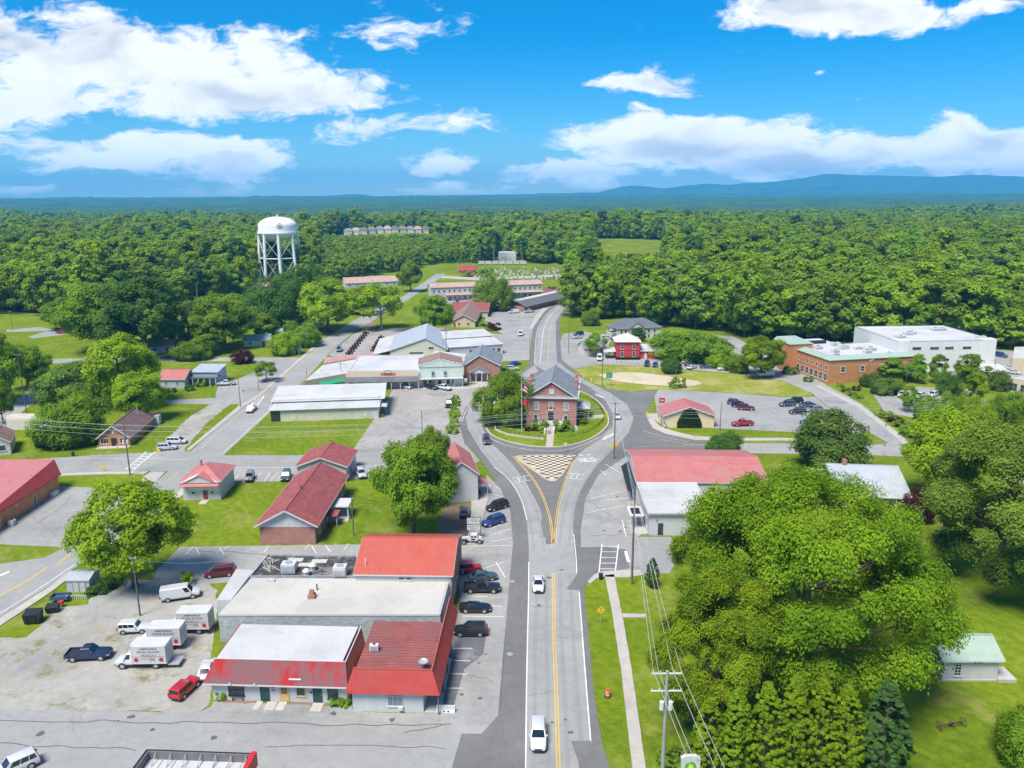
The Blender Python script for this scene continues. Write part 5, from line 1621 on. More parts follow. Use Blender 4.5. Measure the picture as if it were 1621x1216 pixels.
# ================================================================ houses
def window_row(b, f, xs, z, w, h, nx=2, ny=2, gm=None):
 for x in xs:
  b.win(f, x, z, w, h, nx, ny, TRIM, gm or GLASS)
def houses():
 b = Bd('brick_house', 'long low brick house with plum shingle gable roof beside the gravel drive', 'house', (157, 708), (206, 706), D=20)
 h = hgt(206, 706, 690)
 b.D = b.loc(263, 672)[1]
 zr = hgt(180, 707, 677) - h + .6
 b.gable(h, zr, 'y', ORBRICK, S_PLUM, .5, gm=BRICK)
 L, D = b.L, b.D
 b.win('f', L * .2, .8, 1.9, 1.4, 3, 1)
 b.win('f', L * .82, .8, 1.9, 1.4, 3, 1)
 b.door('f', L * .5, 1.1, 2.1, BLACK, BLACK, 1)
 b.part(MB().box(L * .47, -.06, h + .6, L * .53, -.003, h + 1.4), 'gable_vent', TRIM)
 window_row(b, 'r', (4, 8, 13, 17), 1.3, 1.0, 1.1)
 b.part(MB().box(-.2, -1.8, 0, L + .2, -.02, .15), 'porch_floor', CONC)
 for k in (.05, .35, .65, .95):
  b.part(MB().box(L * k - .07, -1.7, .15, L * k + .07, -1.56, 1.0), 'porch_post', WHITE)
 b.part(MB().cyl((L * .7, D * .75, h), (L * .7, D * .75, h + zr + .8), .14, None, 8), 'flue', STEEL)
 b.part(MB().box(L * .1, D + .003, 0, L + 1.4, D + 2.0, 2.5), 'rear_lean_to', WHITE)
 b = Bd('small_house', 'beige house with brown gable roof at the left edge beside the road', 'house', (-22, 724), (18, 719), D=14)
 b.D = b.loc(58, 698)[1]
 h = hgt(18, 719, 698)
 b.gable(h, 1.8, 'y', plain('beige_render', (0.66, 0.62, 0.52), .8, .08, .8), S_BROWN, .4, ribs=0)
 b.win('f', b.L * .68, 1.1, 1.4, 1.4, 1, 1)
 window_row(b, 'r', (4, 9), 1.2, 1.0, 1.2)
 poly_building('carport', 'flat cream roofed carport behind the beige house', 'carport', [(9, 664), (57, 664), (66, 655), (11, 655)], 2.9, CREAM, plain('cream_sheet_roof', (.55, .47, .40), .7, .1, .5))
 b = Bd('small_house', 'small house with pale metal roof half hidden under trees', 'house', (62, 700), (98, 698), D=9)
 b.gable(2.6, 1.9, 'x', WHITE, R_GALV, .4, .6)
 b.win('f', b.L * .4, 1, 1.2, 1.2)
 b = Bd('small_house', 'blue grey house with pinkish red metal roof', 'house', (254, 615), (293, 615), D=12)
 h = 3.2
 b.D = b.loc(316, 611)[1] + 5
 b.gable(h, 2.2, 'x', GREYSIDE, R_PINK, .4, .6)
 window_row(b, 'f', (b.L * .25, b.L * .7), 1.1, .9, 1.1)
 L, D = b.L, b.D
 b.part(MB().box(L + .01, D * .3, 2.7, L + 9.5, D * .75, 2.95), 'porch_roof', S_DARK)
 for i in range(5):
  b.part(MB().cyl((L + 1.5 + i * 1.9, D * .32, 0), (L + 1.5 + i * 1.9, D * .32, 2.7), .15, None, 8), 'column', TRIM)
 b.part(MB().box(L + .6, D * .55, -.05, L + 9, D + 4, 4.4), 'rear_wing', GREYSIDE)
 b.part(MB().slab((L + .2, D * .5, 4.4), (L + 9.4, D * .5, 4.4), (L + 9.4, D + 4.3, 5.4), (L + .2, D + 4.3, 5.4), .1), 'rear_roof', R_GALV)
 b.door('r', D * .5, 1, 2.1)
 m_ = MB()
 for (A, B, h, rh, wm, rm, D, lb) in [
   ((386, 550), (428, 548), 2.7, 1.7, CREAM, S_GREEN, 9, 'low house with grey green shingle roof left of the diagonal road'),
   ((428, 538), (472, 535), 2.6, 1.4, WHITESIDE, R_GREEN, 8, 'low house with pale green metal roof behind the green shingled one'),
   ((236, 560), (275, 558), 2.7, 2.0, WHITESIDE, S_GREY, 9, 'white house with grey roof hidden among the large trees'),
   ((548, 456), (630, 452), 3.2, 3.0, WHITE, S_TAN, 16, 'long pale building with rosy brown roof right of the water tower'),
   ((726, 433), (752, 433), 3.0, 2.6, REDBOARD, R_RED, 9, 'small red barn with red metal roof beside the cemetery'),
   ((396, 462), (440, 460), 3.0, 2.4, TAN, S_TAN, 12, 'building with orange brown roof at the foot of the water tower'),
   ((925, 562), (962, 560), 2.8, 1.8, CREAM, S_GREY, 8, 'low cream house with grey roof left of the red house'),
   ((900, 432), (928, 432), 3.4, 2.4, TAN, S_BROWN, 10, 'far brown roofed house among trees at the end of the north road')]:
  b = Bd('small_house' if 'barn' not in lb else 'barn', lb, 'barn' if 'barn' in lb else ('house' if 'house' in lb else 'building'), A, B, D=D)
  b.gable(h, rh, 'x', wm, rm, .4)
  k = max(2, int(b.L / 4.5))
  for i in range(k):
   if i == k // 2:
    b.door('f', b.L * (i + .5) / k, 1, 2.1)
   else:
    b.win('f', b.L * (i + .5) / k, 1, 1.2, 1.2)
 b = Bd('mobile_home', 'long white mobile home behind shrubs left of the diagonal road', 'mobile home', (446, 523), (514, 518), D=4.5)
 ro = b.flat(2.9, WHITESIDE, R_WHITE, 0)
 for i in range(6):
  b.win('f', b.L * (i + .5) / 6, 1.1, 1.1, .9)
 b.door('f', b.L * .5 + .9, .9, 1.9)
 b.part(MB().box(b.L * .3, -2.2, 2.2, b.L * .7, -.02, 2.3), 'porch_roof', R_WHITE)
 b = Bd('shed', 'small pale garden shed beside the diagonal road', 'shed', (463, 561), (477, 560), D=4)
 b.gable(2.3, .8, 'x', WHITE, R_GALV, .2)
 b.door('f', b.L * .5, .9, 1.8, TRIM, WOODP)
 # red house and neighbours
 b = Bd('red_house', 'two-storey bright red house with pale hip roof', 'house', (975, 569), (1012, 569), D=9)
 h = hgt(975, 569, 541)
 b.hip(h, 2.5, REDBOARD, plain('cream_tin_roof', (.66, .62, .52), .5, .08, .5), .6)
 L = b.L
 for x in (L * .26, L * .76):
  for z in (1.0, h * .58):
   b.win('f', x, z, 1.2, 1.9, 1, 2)
 for y in (2.5, 6):
  b.win('r', y, h * .58, 1.1, 1.8, 1, 2)
 b.part(MB().box(-.05, -.06, h * .5, L + .05, -.003, h * .5 + .18), 'belt_board', DARKRED)
 b.part(MB().box(L + .01, 1, -.05, L + 8.2, 7.5, 3.0), 'side_wing', REDBOARD)
 b.part(MB().slab((L + .05, .4, 3.0), (L + 8.7, .4, 3.0), (L + 8.7, 8, 4.4), (L + .05, 8, 4.4), .12), 'wing_roof', R_WHITE)
 b.part(MB().slab((-4.4, .2, 2.6), (-.05, .2, 3.0), (-.05, 6, 3.6), (-4.4, 6, 3.2), .1), 'porch_roof', R_WHITE)
 for y in (.4, 3, 5.6):
  b.part(MB().box(-4.2, y, 0, -4.05, y + .15, 2.6), 'post', TRIM)
 b.part(MB().box(-.2, -1.0, 0, L + .2, -.4, .9), 'clipped_hedge', LEAF_HEDGE)
 b.part(MB().box(L + 1.9, .9, .1, L + 2.9, .99, 2.3), 'door', TRIM)
 b.part(MB().add([(L + 2.9, -2.4, .1), (L + 2.9, .9, .1), (L + 2.9, .9, 1.6)], [(0, 1, 2), (2, 1, 0)]), 'stair_side', TRIM)
 b = Bd('cream_house', 'two-storey cream house with dark grey hip roof at the edge of the wood', 'house', (978, 540), (1045, 537), D=11)
 h = hgt(1045, 537, 517)
 b.hip(h, 3.2, CREAM, S_DARK, .6, inset=6)
 L = b.L
 b.part(MB().add([(L * .27, -.9, h - .1), (L * .58, -.9, h - .1), (L * .425, -.9, h + 2.2), (L * .27, 3, h - .1), (L * .58, 3, h - .1), (L * .425, 4.5, h + 2.2)], [(0, 1, 2)]), 'gable_front', CREAM)
 b.part(MB().slab((L * .24, 4, h - .2), (L * .24, -1.2, h - .2), (L * .425, -1.2, h + 2.4), (L * .425, 4, h + 2.4), .1).slab((L * .61, -1.2, h - .2), (L * .61, 4, h - .2), (L * .425, 4, h + 2.4), (L * .425, -1.2, h + 2.4), .1), 'gable_roof', S_DARK)
 for x in (L * .08, L * .18, L * .72, L * .86):
  for z in (.9, h * .56):
   b.win('f', x, z, 1.0, 1.5, 1, 2)
 b.part(MB().box(L * .27, -1.0, h * .45, L * .58, -.02, h * .49), 'balcony', TRIM)
 for k in (.28, .57):
  b.part(MB().box(L * k - .1, -.95, 0, L * k + .1, -.75, h), 'column', TRIM)
 b.part(MB().box(-3.2, 1.5, 3.2, -.01, 6, 3.4), 'side_deck', TRIM)
 b.part(MB().box(-3.4, 1.2, h - .2, -.01, 6.2, h), 'side_porch_roof', S_DARK)
 for y in (1.6, 5.8):
  b.part(MB().box(-3.1, y, 0, -2.95, y + .15, h - .2), 'post', TRIM)
LEAF_HEDGE = leafmat('hedge_leaf', (0.012, 0.035, 0.008), (0.05, 0.09, 0.02))
houses()
# ================================================================ right side of the main street
def right_side():
 z = 5.0
 b = Bd('long_store', 'long white store with red metal roof in pinkish sheen right of the main street', 'store', (1009, 762, z), (1216, 764, z), D=12)
 zr = 7.0
 b.D = 2 * b.loc(1003, 721, zr)[1]
 b.gable(z, zr - z, 'x', WHITEMETAL, R_PINK, .3, .45)
 L, D = b.L, b.D
 b.part(MB().slab((-.05, D * .05, 3.6), (-1.6, D * .05, 2.4), (-1.6, D * .8, 2.4), (-.05, D * .8, 3.6), .08), 'black_awning', BLACK)
 b.win('l', D * .3, .8, 2.2, 1.8, 2, 1)
 b.win('l', D * .7, .8, 2.2, 1.8, 2, 1)
 b.door('l', D * .5, 1, 2.1, TRIM, BLACK, 1)
 b.part(MB().box(L * .55, -.07, 3.3, L * .6, -.003, 3.8), 'wall_vent', BLACK)
 for x in (L * .54, L * .74):
  b.part(MB().box(x, -.1, 0, x + .1, -.003, 4.7), 'downpipe', STEEL)
 b.part(MB().box(-1.1, -5.2, 0, -.2, -.4, 1.0), 'stone_planter', plain('rubble_stone', (.42, .34, .26), .9, .4, 2.5))
 b = Bd('white_store', 'low white building with ribbed white roof in front of the long store', 'store', (1027, 848), (1122, 848), D=12)
 h = hgt(1027, 848, 811)
 b.D = b.loc(1014, 764, h + .6)[1]
 L, D = b.L, b.D
 b.walls(h, WHITESIDE)
 m_ = MB().slab((-.5, -.5, h), (L + .4, -.5, h), (L + .4, D, h + .7), (-.5, D, h + .7), .14)
 k = int(D / .8)
 for i in range(k):
  y = -.4 + D * i / k
  m_.box(-.5, y, h + .7 * (y + .5) / D - .02, L + .4, y + .05, h + .7 * (y + .5) / D + .04)
 ro = b.part(m_, 'roof', R_WHITE)
 b.part(MB().box(-.55, -.55, h - .3, L + .45, -.51, h - .01).box(-.55, -.51, h - .3, -.51, D, h + .3), 'gutter', STEEL, ro)
 b.win('f', L * .19, .4, .9, 2.0, 1, 2, BLACK, GLASS)
 b.part(MB().box(L * .12, -.2, 2.9, L * .13, -.02, 3.2), 'wall_lamp', BLACK)
 # porch along the street side
 b.part(MB().box(-2.9, D * .05, 0, -.02, D * .55, .15), 'porch_floor', CONC)
 b.part(MB().box(-3.2, D * .18, 2.7, -.55, D * .52, 2.85), 'porch_canopy', TRIM)
 b.part(MB().box(-2.7, D * .24, 2.86, -1.0, D * .45, 2.9), 'skylight', BLACK)
 for y in (D * .19, D * .34, D * .5):
  b.part(MB().cyl((-2.9, y, 0), (-2.9, y, 2.7), .1, None, 8), 'post', TRIM)
 b.door('l', D * .66, 1, 2.1, TRIM, BLACK, 1)
 b.win('l', D * .8, .8, 1.6, 1.6)
 b = Bd('small_store', 'tan building with pinkish red gable roof and ivy on its front', 'store', (1051, 677), (1130, 677), D=14)
 h = hgt(1051, 677, 657)
 zr = 2.3
 b.D = b.loc(1081, 631, h + zr)[1]
 b.gable(h, zr, 'y', plain('tan_wall', (.70, .56, .36), .8, .08, .8), R_PINK, .5, .6)
 L = b.L
 g = np.random.default_rng(8)
 k = 2600
 u = g.uniform(-1, 1, k)
 zz = g.uniform(0, 1, k)
 hh = (h + zr * .8) * (1 - np.abs(u) ** 2.2 * .75)
 pos = np.stack([L * .5 + u * L * .24, -g.uniform(.05, .7, k) * (1 - zz * .5), zz * hh], -1)
 nr = np.stack([u * .4, -np.ones(k), .6 + g.normal(size=k) * .3], -1) + g.normal(size=(k, 3)) * .3
 nr /= np.linalg.norm(nr, axis=1)[:, None]
 iv = leaf_mesh_early('ivy', pos, nr, np.full(k, .2) * g.uniform(.6, 1.3, k), g.uniform(0, 1, k))
 o = link('ivy', iv, b.r)
 b.door('l', 5, 1, 2.1)
 b.win('l', 9, .8, 2.0, 1.6, 2, 1)
 p = P(1046, 640)
 e = empty('red_sign', 'small red sign board on a post beside the tan building', 'sign', (P(1047, 655).x, P(1047, 655).y, 0))
 MB().cyl((0, 0, 0), (0, 0, 3.2), .06, None, 6).build('post', STEEL, e)
 MB().box(-.8, -.06, 3.2, .8, .06, 4.6).build('board', plain('sign_red', (.6, .02, .02), .5, .05, 2), e)
 MB().box(-.55, -.09, 3.75, .55, -.062, 4.05).build('white_band', TRIM, e)
 z = 3.3
 b = Bd('grey_roof_house', 'house with grey metal cross gable roof and brick chimney behind the huge tree', 'house', (1326, 773, z), (1436, 777, z), D=12)
 b.D = 2 * b.loc(1365, 736, 5.9)[1]
 b.gable(z, 2.6, 'x', WHITESIDE, R_GALV, .5, .8)
 L = b.L
 b.gable(z, 2.0, 'y', WHITESIDE, R_GALV, .35, x0=L * .04, x1=L * .34, y0=-2.2, y1=b.D * .5)
 b.part(MB().slab((L * .36, -2.4, 2.5), (L + .5, -2.4, 2.5), (L + .5, -.55, 3.1), (L * .36, -.55, 3.1), .1), 'porch_roof', R_GALV)
 for k in (.4, .6, .8, .99):
  b.part(MB().box(L * k - .07, -2.25, 0, L * k + .07, -2.1, 2.45), 'post', TRIM)
 b.part(MB().box(L * .2, b.D * .5 - .4, 5, L * .2 + .8, b.D * .5 + .4, 7.0), 'chimney', BRICK)
 b.part(MB().slab((-5, 1, 2.8), (-.55, 1, 2.8), (-.55, b.D * .6, 4.4), (-4, b.D * .6, 4.2), .1), 'side_roof', R_GALV)
 b.part(MB().box(-4, 1.6, -.05, -.01, b.D * .55, 2.8), 'side_wing', WHITESIDE)
 window_row(b, 'f', (L * .5, L * .72, L * .9), .9, 1.1, 1.4)
 b = Bd('garden_cottage', 'small white cottage with pale green metal roof on the right lawn', 'cottage', (1490, 1078), (1577, 1078), D=6)
 h = hgt(1490, 1078, 1041)
 b.D = 2 * b.loc(1580, 1005, h + 1.5)[1]
 b.gable(h, 1.5, 'x', WHITESIDE, R_GREEN, .45, .4)
 L = b.L
 b.win('f', L * .27, .75, .95, 1.7, 2, 4, TRIM, GLASS)
 b.win('l', 2, .9, .8, 1.4, 2, 3)
 b.part(MB().box(L + .02, -.4, -.05, L + 2.3, 2.4, .45), 'step', CONC)
 b.part(MB().box(-2.2, .1, 0, -.02, .35, .2).box(-2.2, .1, 0, -1.95, 4, .2), 'garden_edging', WOODP)
 b.part(MB().box(-.2, -.12, -.05, L + .1, -.01, .22), 'foundation', CONC)
 for i in range(3):
  b.part(MB().cyl((L * .52 + i * .35, -.5, h - .25), (L * .52 + i * .35, -.5, h - .55), .06, .03, 5), 'wind_chime', BLACK)
def leaf_mesh_early(name, pos, nrm, size, rnd):
 mb = MB()
 g = np.random.default_rng(2)
 for p, n_, s in zip(pos, nrm, size):
  t = np.cross(n_, g.normal(size=3))
  t /= np.linalg.norm(t) + 1e-9
  b_ = np.cross(n_, t)
  mb.quad(p - t * s, p - b_ * s * .6, p + t * s, p + b_ * s * .6)
 me = mb.mesh(name, LEAF_HEDGE)
 at = me.attributes.new('rnd', 'FLOAT', 'POINT')
 at.data.foreach_set('value', np.repeat(rnd, 4).astype(np.float32))
 return me
right_side()
# ================================================================ brick office, white hall, far right
def office():
 A, B = P(1310, 609), P(1448, 596)
 h = hgt(1310, 609, 571)
 b = Bd('brick_office', 'large orange brick office with green metal roof edge and arched entrance tower', 'office', (1310, 608), (1447, 600), D=30)
 lx, ly = b.loc(1272, 547, h)
 b.D = D = max(18, ly)
 L = b.L
 sk = lx / D       # side wall leans with the street: shear kept small by squaring it off
 b.part(MB().box(0, 0, -.05, L, D, h - .3), 'wall', ORBRICK)
 ro = b.part(MB().box(2.6, 2.6, h - .3, L - .3, D - .2, h - .05), 'roof', R_GREY)
 m_ = MB().slab((-.35, -.35, h - .1), (L + .2, -.35, h - .1), (L + .2, 2.6, h + .75), (2.6, 2.6, h + .75), .2)
 m_.slab((-.35, D, h - .1), (-.35, -.35, h - .1), (2.6, 2.6, h + .75), (2.6, D, h + .75), .2)
 k = int(L / .8)
 for i in range(1, k):
  x = 2.7 + (L - 2.8) * i / k
  m_.slab((x, -.35, h - .06), (x + .05, -.35, h - .06), (x + .05, 2.6, h + .79), (x, 2.6, h + .79), .05)
 for i in range(1, int(D / .8)):
  y = 2.7 + (D - 2.8) * i / int(D / .8)
  m_.slab((-.35, y + .05, h - .06), (-.35, y, h - .06), (2.6, y, h + .79), (2.6, y + .05, h + .79), .05)
 b.part(m_, 'green_roof_edge', R_GREEN, ro)
 b.part(MB().box(2.55, 2.55, h - .05, L, 2.75, h + .8).box(2.55, 2.75, h - .05, 2.75, D, h + .8), 'roof_back_wall', R_GREY, ro)
 for x in (L * .16, L * .38, L * .6, L * .8):
  b.win('f', x, h * .44, 1.7, h * .27, 2, 2, TRIM, GLASS, fw=.2)
 n_ = 7
 for i in range(n_):
  y = D * (.06 + .66 * i / (n_ - 1))
  b.win('l', D - y, h * .56, 1.2, h * .19, 1, 2, TRIM, GLASS, fw=.13)
  b.win('l', D - y, h * .1, 1.9, h * .3, 2, 2, TRIM, GLASS, fw=.13)
 b.part(MB().box(-.03, -.03, h * .74, L, -.003, h * .75), 'stone_course', TRIM)
 # entrance tower at the far end of the left wall
 ty, tz = D * .76, h + 1.9
 b.part(MB().box(-3.2, ty, -.05, 5.5, D + 4, tz), 'tower_wall', ORBRICK)
 b.part(MB().slab((-3.5, ty - .3, tz), (5.8, ty - .3, tz), (4.8, D + 4.3, tz + 1.0), (-2.6, D + 4.3, tz + 1.0), .2).slab((-3.5, D + 4.3, tz), (-3.5, ty - .3, tz), (-2.6, ty + 1.5, tz + .8), (-2.6, D + 4.3, tz + .8), .2), 'tower_roof', R_GREEN, ro)
 yc = (ty + D + 4) / 2
 n_ = 12
 a_ = MB().add([(-3.28, yc + 1.9 * math.cos(math.pi * i / n_), h * .62 + 1.9 * math.sin(math.pi * i / n_)) for i in range(n_ + 1)] + [(-3.28, yc - 1.9, h * .32), (-3.28, yc + 1.9, h * .32)], [tuple(range(n_ + 3)), tuple(range(n_ + 2, -1, -1))])
 aw = b.part(a_, 'arched_window', TRIM)
 for i in range(3):
  for j in range(4):
   b.part(MB().box(-3.33, yc - 1.6 + i * 1.15, h * .34 + j * h * .11, -3.29, yc - .7 + i * 1.15, h * .34 + j * h * .11 + h * .085), 'pane', GLASS, aw)
 b.part(MB().box(-3.3, yc - 1.6, .1, -3.21, yc + 1.6, h * .28), 'entrance_doors', BRICK)
 for y in (yc - 3.2, yc + 3.2):
  b.part(MB().box(-3.26, y - .4, h * .66, -3.205, y + .4, h * .8), 'tower_slit', GLASS)
 b.part(MB().box(-12, D + 1.0, -.05, -3.3, D + 9, 4.0), 'white_annex', WHITESIDE)
 b.part(MB().box(-12.2, D + .8, 4.0, -3.3, D + 9.2, 4.2), 'annex_roof', R_WHITE)
 # dark roof screen, further roof level and plant
 b.part(MB().box(6, D + 2.0, h - .05, L * .5, D + 2.2, h + 1.2), 'roof_screen', BLACK, ro)
 b.part(MB().box(5.6, D + .02, -.05, L * .62, D + 12, h - .3), 'rear_wall', ORBRICK)
 b.part(MB().box(5.8, D + .05, h - .3, L * .62 - .3, D + 11.8, h - .1), 'rear_roof', R_GREY, ro)
 for (x, y, w, d, hh) in ((5, 5, 2, 1.6, 1.0), (8, 10, 2.4, 1.8, 1.1), (6, 17, 2.6, 2, 1.1), (14, 15, 3.4, 2.2, 1.6), (19, 14, 3.0, 1.2, .8), (21, 10, 3.4, 2.2, 1.2), (18, 7, 2.4, 1.8, 1.1), (15, 21, 3, 2, 1.2), (25, 5, 1.4, 1, .6)):
  if x < L - 4 and y < D - 2:
   b.ac(x, y, h - .05, w, d, hh, ro)
 # covered entrance on the right
 b.part(MB().box(L - 8, -2.5, 3.0, L, -.02, 3.3), 'canopy', R_GREEN)
 b.part(MB().box(L - 7.5, -.05, .05, L - .5, -.004, 2.8), 'glass_front', GLASS)
 for x in (L - 7.6, L - 3.8, L - .4):
  b.part(MB().box(x, -2.3, 0, x + .3, -2.0, 3.0), 'post', ORBRICK)
 # white hall
 b = Bd('white_hall', 'huge white windowless hall with grey flat roof and small upper windows', 'hall', (1421, 543, 11.2), (1577, 541, 11.2), D=40)
 h = 11.2
 b.D = b.loc(1443, 518, h)[1]
 L, D = b.L, b.D
 x0 = 0
 ro = b.flat(h, plain('white_hall_wall', (.70, .69, .66), .8, .05, .5, streak=True), R_GREY, .5, cap=STEEL, x0=min(0, x0))
 # corner pavilions stand a little proud and higher
 for (xa, xb) in ((min(0, x0), L * .12), (L * .86, L)):
  b.part(MB().box(xa - .02, -.3, -.05, xb + .02, 3, h + .9), 'corner_block', plain('white_hall_wall', (.7, .69, .66)))
 for x in (L * .2, L * .38, L * .53, L * .71):
  b.win('f', x, h * .78, 3.0, 1.0, 4, 1, STEEL, GLASS, sill=False)
 b.win('f', L * .5, h * .42, 3.0, 1.0, 4, 1, STEEL, GLASS, sill=False)
 b.part(MB().box(0, -.04, 0, L, -.003, 1.2), 'green_base', R_GREEN)
 for (x, y) in ((L * .3, D * .45), (L * .36, D * .5), (L * .12, D * .25), (L * .72, D * .7), (L * .8, D * .72), (L * .9, D * .15)):
  b.ac(x, y, h + .04, 3, 2, 1.0, ro)
 b.part(MB().slab((L * .8, -6, 2.2), (L + 2, -6, 2.2), (L + 2, -.35, 3.6), (L * .8, -.35, 3.6), .15), 'entrance_roof', R_WHITE)
 b.part(MB().box(L * .82, -5.5, 0, L + 1.6, -.35, 2.2), 'entrance_block', plain('white_hall_wall', (.7, .69, .66)))
 poly_building('far_building', 'tan flat building cut by the right edge behind the white hall', 'building', [(1603, 568), (1700, 570), (1700, 548), (1606, 550)], 5, TAN, R_WHITE, .2)
 b = Bd('glass_front_building', 'low tan building with glazed front at the right edge', 'building', (1592, 620), (1690, 640), D=10)
 b.flat(4.2, TAN, R_WHITE, .3)
 for i in range(5):
  b.win('f', 2 + i * 3.2, .6, 2.4, 2.6, 2, 2)
office()
# ================================================================ far buildings along the north road
def north():
 b = Bd('motel', 'long two-storey white motel with brown roof below the cemetery', 'motel', (683, 477), (858, 470), D=10)
 h = hgt(683, 477, 455)
 b.gable(h, 1.9, 'x', WHITE, S_TAN, .5)
 L = b.L
 k = 22
 for i in range(k):
  x = L * (i + .5) / k
  b.win('f', x, h * .62, 1.1, 1.3, 1, 1)
  if i % 2:
   b.door('f', x + .3, 1.0, 2.1, TRIM, DARKRED)
  else:
   b.win('f', x, .9, 1.5, 1.3, 1, 1)
 b.part(MB().slab((L * .12, -2.2, h * .42), (L, -2.2, h * .42), (L, -.02, h * .52), (L * .12, -.02, h * .52), .12), 'walkway_roof', S_TAN)
 for i in range(14):
  x = L * .12 + L * .87 * i / 13
  b.part(MB().box(x, -2.1, 0, x + .14, -1.96, h * .42), 'post', TRIM)
 b.part(MB().slab((-1, -4, 2.4), (L * .1, -4, 2.4), (L * .1, -.02, 3.0), (-1, -.02, 3.0), .1), 'carport_roof', S_MAROON)
 b = Bd('brown_building', 'red brown cross gabled building with tan walls right of the diagonal road', 'building', (716, 518), (752, 518), D=22)
 b.D = b.loc(765, 490)[1] + 4
 b.gable(3.2, 2.8, 'y', TAN, S_BROWN, .6)
 b.gable(3.2, 2.4, 'x', TAN, S_MAROON, .6, x0=-4, x1=b.L + 4, y0=b.D * .5, y1=b.D)
 window_row(b, 'f', (b.L * .3, b.L * .7), .9, 1.2, 1.3)
 b.door('f', b.L * .1, 1, 2.1)
 b = Bd('shop_row', 'row of small shops with dark slanting roof beside the motel road', 'shop', (806, 492), (830, 494), D=28)
 b.D = b.loc(850, 470)[1]
 b.part(MB().box(0, 0, -.05, b.L, b.D, 3.2), 'wall', BRICK)
 b.part(MB().slab((-.5, b.D, 5.2), (-.5, -.5, 5.2), (b.L * .5, -.5, 5.4), (b.L * .5, b.D, 5.4), .15), 'roof', R_GREY)
 b.part(MB().slab((b.L + 1.4, -.5, 2.8), (b.L + 1.4, b.D, 2.8), (b.L * .5, b.D, 5.4), (b.L * .5, -.5, 5.4), .15), 'slant_roof', S_DARK)
 b.part(MB().add([(0, -.02, 3.1), (b.L, -.02, 3.1), (b.L * .5, -.02, 5.2), (0, -.02, 5.1)], [(0, 1, 2, 3)]), 'gable_front', BLACK)
 for i in range(6):
  b.win('r', b.D * (i + .5) / 6, .8, 1.8, 1.7, 2, 1)
 poly_building('long_shed', 'long low dark red shed at the right end of the motel', 'shed', [(862, 462), (902, 461), (904, 456), (862, 456)], 3.6, BRICK, R_MAROON, .2)
 # storage depot beyond the cemetery
 b = Bd('depot', 'white box-shaped depot beyond the cemetery', 'depot', (789, 413), (817, 413), D=18)
 b.flat(7.5, WHITEMETAL, R_WHITE, .2)
 for i in range(5):
  b.part(MB().box(1 + i * b.L / 5.4, -.06, 0, 1 + i * b.L / 5.4 + b.L / 8, -.003, 3.6), 'loading_door', R_GREY)
 # hilltop housing
 g = random.Random(12)
 for i in range(11):
  x, y = -232 + i * 10.6, 1130 + 3.5 * i + g.uniform(-3, 3)
  e = empty('far_house', 'tiny far house number %d from the left in the hilltop row behind the woods' % (i + 1) if False else 'tiny pale house in the far hilltop row behind the woods', 'house', (x, y, terrain(x, y) - .5), g.uniform(-.2, .2), 'houses in the far hilltop row')
  wm = (CREAM, WHITESIDE, TAN, GREYSIDE)[i % 4]
  rm = (S_GREY, S_BROWN, S_DARK, S_TAN)[(i * 3) % 4]
  MB().box(-5.5, -4.5, -2, 5.5, 4.5, 6).build('wall', wm, e)
  MB().add([(-6.6, -5, 6), (6.6, -5, 6), (6.6, 5, 6), (-6.6, 5, 6), (-3.0, 0, 10), (3.0, 0, 10)], [(0, 1, 5, 4), (1, 2, 5), (2, 3, 4, 5), (3, 0, 4), (3, 2, 1, 0)]).build('roof', rm, e)
  for x_ in (-3.5, 0, 3.5):
   MB().box(x_ - .6, -4.56, 2.6, x_ + .6, -4.505, 4.4).build('window', GLASS, e)
north()
